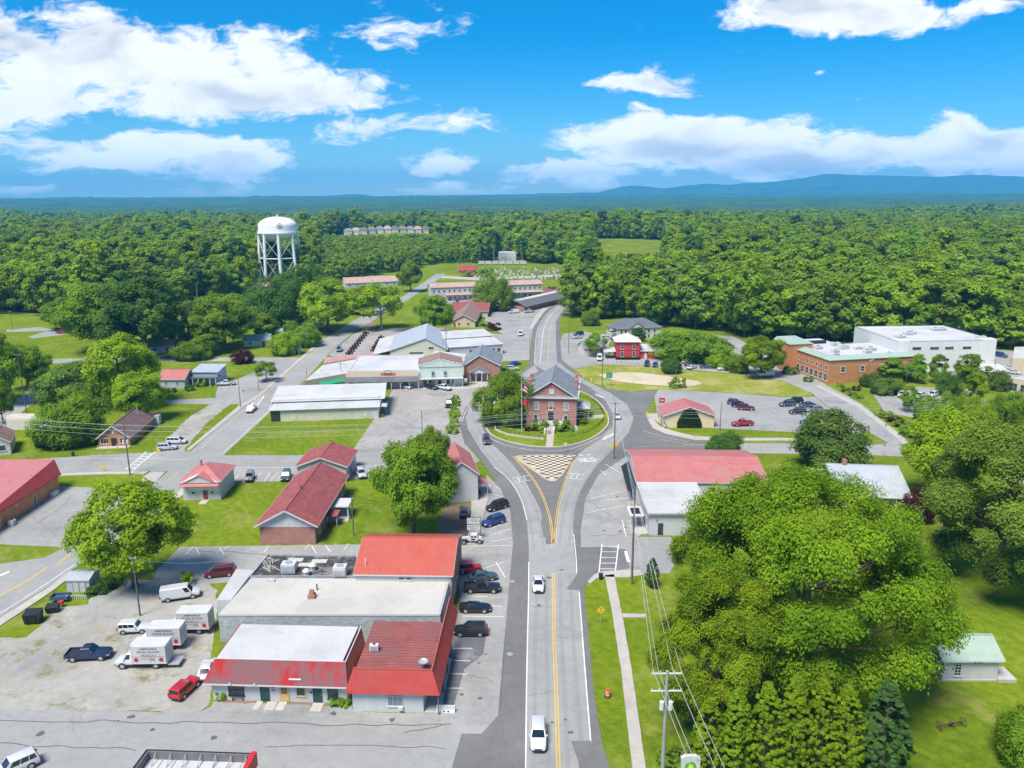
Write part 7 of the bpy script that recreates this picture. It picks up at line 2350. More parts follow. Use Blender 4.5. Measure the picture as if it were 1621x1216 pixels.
# machines lined up in the supply yard
def mower(u, v, col, label):
 p = P(u, v)
 e = empty('yard_machine', label, 'machine', (p.x, p.y, .03), R(55), 'machines lined up in the supply yard')
 MB().box(-1.4, -.6, .5, -.2, .6, 1.0).box(-.1, -.55, .45, 1.2, .55, .75).build('body', col, e)
 MB().box(-.5, -.3, 1.0, -.1, .3, 1.5).build('seat', BLACK, e)
 for (x, r) in ((-.9, .5), (.9, .38)):
  for sy in (-1, 1):
   MB().cyl((x, sy * .6, r), (x, sy * .85, r), r, None, 10).build('wheel', TYRE, e)
for i in range(9):
 mower(553 + i * 3.3, 561 - i * 4.0, (PAINT['slate'], PAINT['red'], PAINT['black'])[i % 3], 'dark yard machine in the left row of the supply yard')
for i in range(6):
 mower(592 + i * 2.4, 556 - i * 4.0, (PAINT['red'], PAINT['black'])[i % 2], 'red and black yard machine in the right row of the supply yard')
# ================================================================ trees
M_BARK = plain('bark', (0.13, 0.10, 0.075), 0.9, 0.35, 2.5, bump=0.05)
M_BARK_PALE = plain('pale_bark', (0.30, 0.28, 0.25), 0.9, 0.3, 2.5, bump=0.05)
LEAF = {
 'light': leafmat('leaf_light', (0.108, 0.206, 0.009), (0.444, 0.588, 0.026)),
 'mid': leafmat('leaf_mid', (0.092, 0.194, 0.014), (0.313, 0.473, 0.031)),
 'dark': leafmat('leaf_dark', (0.044, 0.118, 0.020), (0.153, 0.278, 0.037)),
 'olive': leafmat('leaf_olive', (0.095, 0.177, 0.024), (0.334, 0.464, 0.057)),
 'magnolia': leafmat('leaf_magnolia', (0.048, 0.116, 0.022), (0.232, 0.340, 0.052), (0.586, 0.524, 0.242), 0.22),
 'red': leafmat('leaf_red', (0.045, 0.012, 0.014), (0.16, 0.04, 0.045)),
 'conifer': leafmat('leaf_conifer', (0.083, 0.188, 0.027), (0.294, 0.482, 0.043)),
 'pine': leafmat('leaf_pine', (0.040, 0.110, 0.032), (0.139, 0.241, 0.055)),
 'hero': leafmat('leaf_hero', (0.071, 0.155, 0.007), (0.347, 0.488, 0.020), orand=0.08),
 'wood': leafmat('leaf_wood', (0.098, 0.210, 0.016), (0.397, 0.544, 0.031)),
}
def leaf_mesh(name, pos, nrm, size, rnd, mat):
 """many small four-cornered leaf sprays as one mesh"""
 k = len(pos)
 g = np.random.default_rng(11)
 h = g.normal(size=(k, 3))
 t = np.cross(nrm, h)
 t /= np.linalg.norm(t, axis=1)[:, None] + 1e-9
 b = np.cross(nrm, t)
 s = size[:, None]
 fold = nrm * s * 0.18
 v = np.empty((k, 4, 3))
 v[:, 0] = pos - t * s
 v[:, 1] = pos - b * s * 0.62 + fold
 v[:, 2] = pos + t * s
 v[:, 3] = pos + b * s * 0.62 + fold
 me = bpy.data.meshes.new(name)
 me.vertices.add(k * 4)
 me.vertices.foreach_set('co', v.reshape(-1).astype(np.float32))
 me.loops.add(k * 4)
 me.loops.foreach_set('vertex_index', np.arange(k * 4, dtype=np.int32))
 me.polygons.add(k)
 me.polygons.foreach_set('loop_start', np.arange(0, k * 4, 4, dtype=np.int32))
 me.polygons.foreach_set('loop_total', np.full(k, 4, dtype=np.int32))
 at = me.attributes.new('rnd', 'FLOAT', 'POINT')
 at.data.foreach_set('value', np.repeat(rnd, 4).astype(np.float32))
 me.materials.append(mat)
 me.update()
 me.validate()
 return me
def crown(seed, rx, rz, zc, nclump, nleaf, leaf, shape='round', low=-0.75, clump_r=0.30, hollow=0.55):
 """leaf positions: boughs (flattened clumps) spread through an uneven crown of half-size rx, rz around height zc"""
 g = np.random.default_rng(seed)
 cs = []
 ph = g.uniform(0, 6.28, 6)
 while len(cs) < nclump:
  d = g.normal(size=3)
  d /= np.linalg.norm(d)
  if d[2] < low:
   continue
  az = math.atan2(d[1], d[0])
  wob = 1 + 0.18 * math.sin(2 * az + ph[0]) + 0.15 * math.sin(3 * az + ph[1] + 2 * d[2]) + 0.10 * math.sin(5 * az + ph[2] - 3 * d[2])
  r = g.uniform(hollow, 1.0) ** 0.6
  p = d * r
  if shape == 'cone':
   z = p[2] * 0.5 + 0.5
   k = (1 - z) ** .5 * .85 + 0.05
   p = np.array([d[0] * k * r, d[1] * k * r, p[2]])
  elif shape == 'oval':
   p[2] = p[2]
  elif shape == 'flat':
   p[2] = p[2] * (0.8 if p[2] > 0 else 0.6)
  cs.append((p * np.array([rx * wob, rx * wob, rz]), g.uniform(0.7, 1.35)))
 per = nleaf // nclump
 P_, N_, S_, R_ = [], [], [], []
 for (c, s) in cs:
  cr = clump_r * rx * s * (1.0 if shape != 'cone' else 0.75)
  k = max(4, int(per * s * s))
  d = g.normal(size=(k, 3))
  d /= np.linalg.norm(d, axis=1)[:, None]
  # more leaves on the upper, outer side of each bough
  out = np.array([c[0], c[1], c[2] * rx / max(rz, .1) + 0.45 * rx])
  out = out / (np.linalg.norm(out) + 1e-9)
  flip = (d @ out) < g.uniform(-0.9, 0.25, k)
  d[flip] *= -1
  rr = g.uniform(0.55, 1.08, k)[:, None]
  bump = 1 + 0.22 * np.sin(d[:, :1] * 5 + c[0]) * np.sin(d[:, 1:2] * 5 + c[1]) + 0.1 * g.normal(size=(k, 1))
  pos = c + d * rr * cr * bump * np.array([1.0, 1.0, 0.68])
  nrm = d * 0.75 + out * 0.45 + np.array([0, 0, 0.65]) + g.normal(size=(k, 3)) * 0.42
  nrm /= np.linalg.norm(nrm, axis=1)[:, None]
  P_.append(pos)
  N_.append(nrm)
  S_.append(leaf * g.uniform(0.6, 1.35, k))
  R_.append(np.clip(g.uniform(0, 1, k) * 0.55 + g.uniform(0, 0.5), 0, 1))
 pos = np.concatenate(P_)
 pos[:, 2] += zc
 pos[:, 2] = np.maximum(pos[:, 2], 0.15)
 return pos, np.concatenate(N_), np.concatenate(S_), np.concatenate(R_), [(c[0], c[1], c[2] + zc) for c, s in cs]
def trunk_mesh(name, r, zc, rz, boughs, mat, seed=0, nlimb=16):
 g = random.Random(seed)
 mb = MB()
 # root flare, tapered stem in bent segments
 x = y = 0.0
 zs = [0, 0.06, 0.25, 0.5, 0.75, 1.0]
 rs = [1.55, 1.1, 0.95, 0.8, 0.62, 0.3]
 top = zc + rz * 0.45
 prev = Vector((0, 0, -0.1))
 stem = [prev]
 for i in range(1, len(zs)):
  cur = Vector((g.uniform(-.12, .12) * r * 3, g.uniform(-.12, .12) * r * 3, top * zs[i]))
  mb.cyl(prev, cur, r * rs[i - 1], r * rs[i], 8, cap=False)
  prev = cur
  stem.append(cur)
 bs = sorted(boughs, key=lambda c: -(c[0] ** 2 + c[1] ** 2))[::max(1, len(boughs) // nlimb)][:nlimb]
 for b in bs:
  b = Vector(b)
  z0 = min(max(b.z - (Vector((b.x, b.y, 0)).length) * 0.55, top * 0.28), top * 0.9)
  s0 = Vector((0, 0, z0))
  mid = s0.lerp(b, 0.5) + Vector((0, 0, -0.05 * (b - s0).length))
  mb.cyl(s0, mid, r * 0.42, r * 0.24, 6, cap=False)
  mb.cyl(mid, b, r * 0.24, r * 0.07, 6, cap=False)
 return mb.mesh(name, mat, smooth=True)
PROTO = {}
def proto(key, kind, rx, rz, zc, nclump, nleaf, leaf, shape='round', low=-0.75, clump_r=0.30, trunk_r=0.35, seed=1, bark=None, hollow=0.55):
 """one tree of unit design: a crown mesh and a trunk mesh, in metres"""
 pos, nrm, sz, rn, cs = crown(seed, rx, rz, zc, nclump, nleaf, leaf, shape, low, clump_r, hollow)
 cm = leaf_mesh('crown', pos, nrm, sz, rn, LEAF[kind])
 tm = trunk_mesh('trunk', trunk_r, zc, rz, cs, bark or M_BARK, seed)
 PROTO[key] = (cm, tm, rx, zc + rz, kind)
# broad shade trees, near detail (radius 6 m, height 13 m)
for i in range(3):
 proto('broad%d' % i, 'mid', 6.0, 5.3, 7.4, 80, 26000, 0.225, low=-0.8, clump_r=0.25, trunk_r=0.38, seed=21 + i)
proto('bush0', 'magnolia', 6.0, 5.2, 5.2, 64, 20000, 0.24, low=-0.95, clump_r=0.30, trunk_r=0.3, seed=31)
proto('bush1', 'mid', 6.0, 5.0, 4.9, 64, 20000, 0.24, low=-0.95, clump_r=0.33, trunk_r=0.3, seed=32)
proto('oval0', 'mid', 4.0, 5.6, 7.0, 40, 8000, 0.30, shape='oval', low=-0.85, clump_r=0.36, trunk_r=0.22, seed=41)
proto('cone0', 'conifer', 3.2, 6.0, 6.2, 420, 26000, 0.14, shape='cone', low=-1, clump_r=0.10, trunk_r=0.2, seed=51, hollow=0.7)
proto('open0', 'light', 6.0, 5.6, 8.2, 26, 8000, 0.30, low=-0.5, clump_r=0.30, trunk_r=0.3, seed=61, bark=M_BARK_PALE)
# woodland trees (radius 6 m, height 20 m)
for i in range(4):
 proto('wood%d' % i, ('wood', 'light', 'mid', 'olive')[i], 6.0, 8.6 + i * 0.6, 11.2 + i * 0.5, 40, 3000, 0.60, low=-1.0, clump_r=0.29, trunk_r=0.32, seed=71 + i)
proto('pine0', 'pine', 4.2, 5.5, 16.0, 22, 2000, 0.55, low=-0.8, clump_r=0.36, trunk_r=0.3, seed=81, bark=M_BARK_PALE)
# tinted copies of a crown share geometry: the material sits on the object
def set_mat(o, mt):
 o.material_slots[0].link = 'OBJECT'
 o.material_slots[0].material = mt
def place_tree(key, kind, loc, sx, sz, rz, label, group=None, name='tree', trunk=True, cat='tree'):
 cm, tm, rx, hh, k0 = PROTO[key]
 t = empty(name, label, cat, loc, rz, group)
 t.scale = (sx, sx, sz)
 c = link('crown', cm, t)
 if kind and kind != k0:
  set_mat(c, LEAF[kind])
 if trunk:
  link('trunk', tm, t)
 return t
def tree_at(u, v, vt, wpx, key, kind, label, group=None, name='shade_tree', rz=None, cat='tree'):
 """tree whose trunk stands at photo point (u, v), whose top reaches row vt and whose crown is wpx wide"""
 p = P(u, v)
 h = hgt(u, v, vt)
 r = wpx / 2 * (depth(u, v) - h * 0.15) / FPX
 cm, tm, rx, hh, k0 = PROTO[key]
 return place_tree(key, kind, (p.x, p.y, 0), r / (rx * 1.16), h / (hh * 1.03), rng.uniform(0, 6.28) if rz is None else rz, label, group, name, cat=cat)
# ---- the big walnut on the right, several stems that close into one mass
proto('hero0', 'hero', 15.5, 11.5, 12.6, 135, 200000, 0.185, low=-0.95, clump_r=0.175, hollow=0.72, trunk_r=0.75, seed=5)
proto('hero1', 'hero', 9.0, 9.5, 12.0, 75, 90000, 0.18, low=-0.85, clump_r=0.22, hollow=0.68, trunk_r=0.5, seed=6)
tree_at(1266, 1075, 748, 415, 'hero0', 'hero', 'huge spreading bright green tree filling the lower right of the town', rz=0.4)
tree_at(1132, 1155, 905, 190, 'hero1', 'hero', 'bright green tree in front of the huge one, beside the roadside wires', rz=1.2)
tree_at(1150, 1000, 785, 170, 'hero1', 'hero', 'bright green tree behind the huge one, beside the low white building', rz=3.0)
tree_at(1575, 925, 668, 262, 'hero1', 'olive', 'big olive green tree with a bare trunk at the right edge of the photo', rz=2.0)
tree_at(1500, 800, 648, 150, 'broad0', 'light', 'pale green tree behind the big olive tree at the right edge')
tree_at(1312, 742, 655, 122, 'bush0', 'magnolia', 'round magnolia with pale tips beside the road, above the grey roofed house')
tree_at(1147, 722, 685, 54, 'bush1', 'dark', 'small dark round tree behind the long pink roof')
tree_at(213, 930, 765, 162, 'broad1', 'light', 'leafy yellow green tree beside the metal shed and gravel lot', rz=0.5)
tree_at(655, 850, 700, 122, 'broad2', 'mid', 'large dark green tree behind the red gabled roof by the main street', rz=1.0)
tree_at(684, 800, 675, 72, 'broad0', 'mid', 'dark green tree between the church and the pink roofed white building')
tree_at(799, 672, 590, 80, 'bush0', 'mid', 'round evergreen tree left of the brick courthouse')
tree_at(195, 645, 528, 118, 'broad0', 'light', 'big light green tree left of the blue house with pink roof')
tree_at(222, 668, 590, 80, 'broad1', 'light', 'bright yellow green tree behind the brick house')
tree_at(120, 645, 575, 96, 'bush0', 'magnolia', 'mottled magnolia left of the big light green tree')
tree_at(118, 700, 628, 108, 'bush1', 'mid', 'spreading green tree between the beige house and the brick house')
tree_at(80, 706, 682, 42, 'bush1', 'dark', 'low dark shrub by the white roofed shed', name='shrub', cat='shrub')
tree_at(45, 615, 547, 74, 'broad2', 'mid', 'round green tree beside the back road at the left')
tree_at(-8, 640, 518, 100, 'broad1', 'mid', 'green tree cut by the left edge of the photo, beside the back road')
tree_at(5, 670, 600, 40, 'broad0', 'mid', 'small green tree at the left edge by the back road')
tree_at(160, 555, 448, 118, 'broad2', 'mid', 'tall green tree behind the open lawn at the left')
tree_at(232, 566, 440, 135, 'broad1', 'dark', 'broad dark green tree behind the light green one, over a hidden house')
tree_at(300, 552, 478, 60, 'bush0', 'magnolia', 'dark magnolia left of the largest oak in the back gardens')
tree_at(357, 552, 466, 100, 'broad2', 'mid', 'large round oak above the green roofed houses')
tree_at(308, 568, 536, 60, 'bush1', 'mid', 'low spreading shrub on the lawn above the pink roofed house', name='shrub', cat='shrub')
tree_at(335, 560, 505, 42, 'oval0', 'mid', 'slim green tree in front of the large round oak')
tree_at(110, 520, 470, 75, 'broad0', 'mid', 'green tree at the back of the far left lane')
tree_at(450, 562, 526, 42, 'bush1', 'light', 'bright green round tree in front of the green roofed house')
tree_at(487, 548, 512, 46, 'bush1', 'mid', 'green tree between the small shed and the diagonal road')
tree_at(422, 604, 573, 38, 'open0', 'mid', 'thin street tree beside the crosswalk on the diagonal road')
tree_at(385, 575, 553, 30, 'bush1', 'red', 'dark reddish shrub beside the blue house', name='shrub', cat='shrub')
tree_at(520, 525, 443, 100, 'broad1', 'light', 'broad light green tree left of the diagonal road', rz=2.2)
tree_at(604, 522, 452, 78, 'open0', 'light', 'open branched tree on the right verge of the diagonal road')
tree_at(572, 498, 452, 55, 'broad0', 'light', 'light green tree behind the broad one by the diagonal road')
tree_at(686, 530, 468, 62, 'broad2', 'mid', 'round green tree behind the grey metal building')
tree_at(783, 492, 434, 54, 'bush1', 'mid', 'dark round tree in front of the long motel')
tree_at(650, 462, 412, 40, 'broad0', 'olive', 'olive tree beside the long pale building')
tree_at(480, 500, 420, 88, 'bush1', 'dark', 'dark thicket tree in front of the water tower')
tree_at(445, 520, 440, 85, 'bush1', 'dark', 'dark tree below the water tower, above the mobile home')
tree_at(420, 540, 495, 40, 'oval0', 'mid', 'small green tree left of the mobile home')
tree_at(463, 535, 508, 26, 'bush1', 'mid', 'shrub in front of the mobile home', name='shrub', cat='shrub')
tree_at(1203, 596, 533, 76, 'broad1', 'light', 'bright green tree left of the brick office')
tree_at(1166, 588, 560, 40, 'bush1', 'mid', 'round green tree left of the bright tree by the brick office')
tree_at(1135, 582, 560, 32, 'bush1', 'light', 'small yellow green tree among the parked cars')
tree_at(1092, 566, 524, 120, 'bush1', 'mid', 'wide leafy thicket behind the row of parked cars')
tree_at(1060, 560, 524, 60, 'bush1', 'mid', 'flowering thicket right of the red house')
tree_at(1062, 590, 565, 34, 'bush1', 'dark', 'dark shrub at the end of the red house drive', name='shrub', cat='shrub')
tree_at(942, 565, 528, 34, 'open0', 'mid', 'small street tree in front of the grey roofed house')
tree_at(1012, 540, 518, 20, 'oval0', 'dark', 'small dark tree between the cream house and the red house')
tree_at(935, 515, 490, 30, 'bush1', 'olive', 'shrub on the bank beside the north road', name='shrub', cat='shrub')
for (u, v, vt, w, k, kd, lb) in [
  (1411, 604, 566, 42, 'oval0', 'mid', 'street tree nearest the brick office, first in the row before the white hall'),
  (1451, 606, 560, 30, 'oval0', 'mid', 'narrow street tree, second from the brick office in the row before the white hall'),
  (1482, 606, 560, 26, 'oval0', 'mid', 'narrow street tree, third from the brick office in the row before the white hall'),
  (1535, 610, 560, 44, 'oval0', 'mid', 'widest street tree in the row before the white hall'),
  (1501, 625, 590, 36, 'bush1', 'dark', 'dark tree in the car park before the white hall'),
  (1538, 650, 588, 34, 'oval0', 'light', 'tall light green tree in the car park before the white hall'),
  (1438, 652, 610, 26, 'oval0', 'mid', 'slim tree at the car park entrance by the brick office'),
  (1580, 618, 586, 30, 'bush1', 'magnolia', 'round tree with reddish tips beside the right end of the white hall'),
  (1465, 668, 628, 40, 'bush1', 'mid', 'leafy tree at the near side of the office car park'),
  (1500, 672, 622, 46, 'bush1', 'mid', 'second leafy tree at the near side of the office car park'),
  (1545, 680, 632, 50, 'bush1', 'light', 'pale leafy tree at the near side of the office car park'),
  (1592, 668, 620, 52, 'bush1', 'mid', 'leafy tree beside the dark parked car at the right'),
  (1640, 680, 620, 60, 'bush1', 'mid', 'leafy tree cut by the right edge beside the office car park'),
  (1376, 612, 590, 28, 'bush1', 'magnolia', 'round clipped bush nearest the brick office wall'),
  (1398, 624, 598, 38, 'bush1', 'magnolia', 'largest round clipped bush in front of the brick office'),
  (1420, 622, 600, 24, 'bush1', 'light', 'light clipped bush right of the largest one by the brick office')]:
 tree_at(u, v, vt, w, k, kd, lb)
tree_at(1032, 930, 880, 34, 'cone0', 'pine', 'dark conical fir at the left edge of the huge tree', name='fir_tree')
for i, (u, v, vt, w, lb) in enumerate([(1118, 1230, 1095, 62, 'clipped tall evergreen, first of the hedge row beside the fuel sign'), (1160, 1240, 1078, 64, 'tall evergreen, second of the hedge row from the fuel sign'), (1205, 1245, 1068, 66, 'tall evergreen, third of the hedge row from the fuel sign'),
          (1248, 1240, 1060, 64, 'tall evergreen, fourth of the hedge row from the fuel sign'), (1290, 1235, 1062, 62, 'tall evergreen, fifth of the hedge row from the fuel sign'), (1328, 1240, 1072, 60, 'tall evergreen at the right end of the hedge row')]):
 tree_at(u, v, vt, w * 1.5, 'cone0', 'hero', lb, 'evergreen hedge row', name='evergreen_tree')
tree_at(1392, 1235, 1070, 130, 'cone0', 'pine', 'dark bluish conifer right of the evergreen hedge row', name='fir_tree')
tree_at(1625, 1215, 1118, 90, 'bush1', 'mid', 'round green shrub cut by the right edge of the lawn', name='shrub', cat='shrub')
tree_at(1452, 826, 775, 42, 'bush1', 'red', 'dark red bush under the big olive tree', name='shrub', cat='shrub')
# ---- woods: front-row trees one by one, the mass behind as one object
CLEAR = [[(-400, 640), (-300, 520), (0, 498), (110, 500), (250, 488), (395, 470), (400, 448), (470, 446), (520, 455), (560, 440), (640, 428), (690, 418), (740, 417), (783, 416), (786, 407), (822, 407), (826, 416), (900, 420), (918, 430), (905, 450), (918, 478), (898, 505), (960, 508), (1050, 520), (1130, 530), (1190, 536), (1240, 540), (1330, 546), (1400, 550), (1560, 552), (1621, 556), (1760, 560), (2200, 620), (1700, 1300), (-300, 1300)]]
CLEAR_W = [[P(u, v) for u, v in c] for c in CLEAR]
CLEAR_W.append([Vector(p) for p in ((66, 640), (122, 640), (205, 1000), (100, 1010))])
CLEAR_W.append([Vector(p) for p in ((-275, 985), (-95, 985), (-75, 1190), (-265, 1190))])
def in_poly(x, y, poly):
 ins = False
 k = len(poly)
 j = k - 1
 for i in range(k):
  xi, yi, xj, yj = poly[i].x, poly[i].y, poly[j].x, poly[j].y
  if (yi > y) != (yj > y) and x < (xj - xi) * (y - yi) / (yj - yi) + xi:
   ins = not ins
  j = i
 return ins
def woods():
 g = random.Random(99)
 pts = []
 y = 235.0
 while y < 2250:
  step = 8.2 if y < 700 else (9.0 if y < 1300 else 11.5)
  half = y * 0.76 + 20
  x = -half
  while x < half:
   px, py = x + g.uniform(-.45, .45) * step, y + g.uniform(-.45, .45) * step
   if not any(in_poly(px, py, c) for c in CLEAR_W):
    pts.append((px, py))
   x += step
  y += step
 keys = ['wood0', 'wood1', 'wood2', 'wood3', 'pine0']
 allp = []
 for (x, y) in pts:
  n_ = mnoise.noise((x / 60.0, y / 60.0, 0.3))
  k = 4 if g.random() < (0.07 + max(0, n_) * 0.25) else g.randrange(4)
  s = (0.72 + 0.75 * g.random() ** 1.6) * (1 + 0.3 * n_) * (1.0 if y < 1300 else 1.2)
  if (-.25 < x / y < -.05 and 520 < y < 1000) or (.10 < x / y < .215 and 430 < y < 660):
   s = min(s, .66)
  allp.append((x, y, terrain(x, y), k, s, s * g.uniform(0.85, 1.12), g.uniform(0, 6.28)))
 # those showing largest: nearest trees inside the view
 vis = [p for p in allp if abs(p[0]) < p[1] * 0.70 + 6]
 vis.sort(key=lambda p: p[1] + 0.15 * abs(p[0]))
 near = vis[:205]
 ns = set(id(p) for p in near)
 for p in near:
  uu = IW / 2 + FPX * p[0] / (p[1] * .972 + 14)
  wh = [(200, 'at the far left lane'), (430, 'left of the water tower'), (640, 'right of the water tower'), (930, 'beyond the cemetery'), (1000, 'beside the north road'), (1070, 'behind the cream house'), (1150, 'behind the thicket by the parked cars'), (1235, 'behind the bright tree by the office'), (1320, 'behind the office tower'), (1400, 'behind the office roof'), (1490, 'behind the left half of the white hall'), (1580, 'behind the right half of the white hall'), (9999, 'behind the yard at the right edge')]
  wh = [b_ for a_, b_ in wh if uu < a_][0]
  dp = 'in the front row,' if p[1] < 305 + .12 * max(0, 120 - p[0]) else 'in the second rank,'
  lb = ('dark woodland pine ' if p[3] == 4 else 'tall woodland tree ') + dp + ' ' + wh
  gr = 'wood edge trees ' + wh
  place_tree(keys[p[3]], None, (p[0], p[1], p[2]), p[4], p[5], p[6], lb, gr, name='woodland_tree')
 rest = [p for p in allp if id(p) not in ns]
 me = bpy.data.meshes.new('woodland')
 me.from_pydata([(p[0], p[1], p[2]) for p in rest], [], [])
 for nm, vals in (('tidx', [p[3] for p in rest]),):
  a = me.attributes.new(nm, 'INT', 'POINT')
  a.data.foreach_set('value', vals)
 a = me.attributes.new('tscale', 'FLOAT_VECTOR', 'POINT')
 a.data.foreach_set('vector', [c for p in rest for c in (p[4], p[4], p[5])])
 a = me.attributes.new('trot', 'FLOAT_VECTOR', 'POINT')
 a.data.foreach_set('vector', [c for p in rest for c in (0, 0, p[6])])
 o = link('woodland', me)
 tag(o, 'dense mass of leafy woodland stretching to the distance behind the town', 'woodland', kind='stuff')
 col = bpy.data.collections.new('woodland_kinds')
 for i, k in enumerate(keys):
  cm, tm = PROTO[k][:2]
  # crown and trunk as one instance source
  src = bpy.data.objects.new('kind_%d' % i, merged(cm, tm))
  col.objects.link(src)
 ng = bpy.data.node_groups.new('scatter', 'GeometryNodeTree')
 ng.interface.new_socket('Geometry', in_out='INPUT', socket_type='NodeSocketGeometry')
 ng.interface.new_socket('Geometry', in_out='OUTPUT', socket_type='NodeSocketGeometry')
 N = ng.nodes
 gi, go = N.new('NodeGroupInput'), N.new('NodeGroupOutput')
 ci = N.new('GeometryNodeCollectionInfo')
 ci.inputs[0].default_value = col
 ci.inputs['Separate Children'].default_value = True
 ci.inputs['Reset Children'].default_value = True
 ip = N.new('GeometryNodeInstanceOnPoints')
 ip.inputs['Pick Instance'].default_value = True
 for nm, dt, sock in (('tidx', 'INT', 'Instance Index'), ('tscale', 'FLOAT_VECTOR', 'Scale'), ('trot', 'FLOAT_VECTOR', 'Rotation')):
  na = N.new('GeometryNodeInputNamedAttribute')
  na.data_type = dt
  na.inputs[0].default_value = nm
  ng.links.new(na.outputs[0], ip.inputs[sock])
 ng.links.new(gi.outputs[0], ip.inputs['Points'])
 ng.links.new(ci.outputs[0], ip.inputs['Instance'])
 ng.links.new(ip.outputs[0], go.inputs[0])
 md = o.modifiers.new('scatter', 'NODES')
 md.node_group = ng
 print('woods', len(rest), len(near))
def merged(a, b):
 """crown + trunk in one mesh"""
 import bmesh
 bm = bmesh.new()
 bm.from_mesh(a)
 me2 = b.copy()
 for p in me2.polygons:
  p.material_index = 1
 bm.from_mesh(me2)
 k = len(a.polygons)
 bm.faces.ensure_lookup_table()
 for f in bm.faces[k:]:
  f.material_index = 1
 me = bpy.data.meshes.new('woodland_tree')
 bm.to_mesh(me)
 bm.free()
 me.materials.append(a.materials[0])
 me.materials.append(b.materials[0])
 return me
woods()
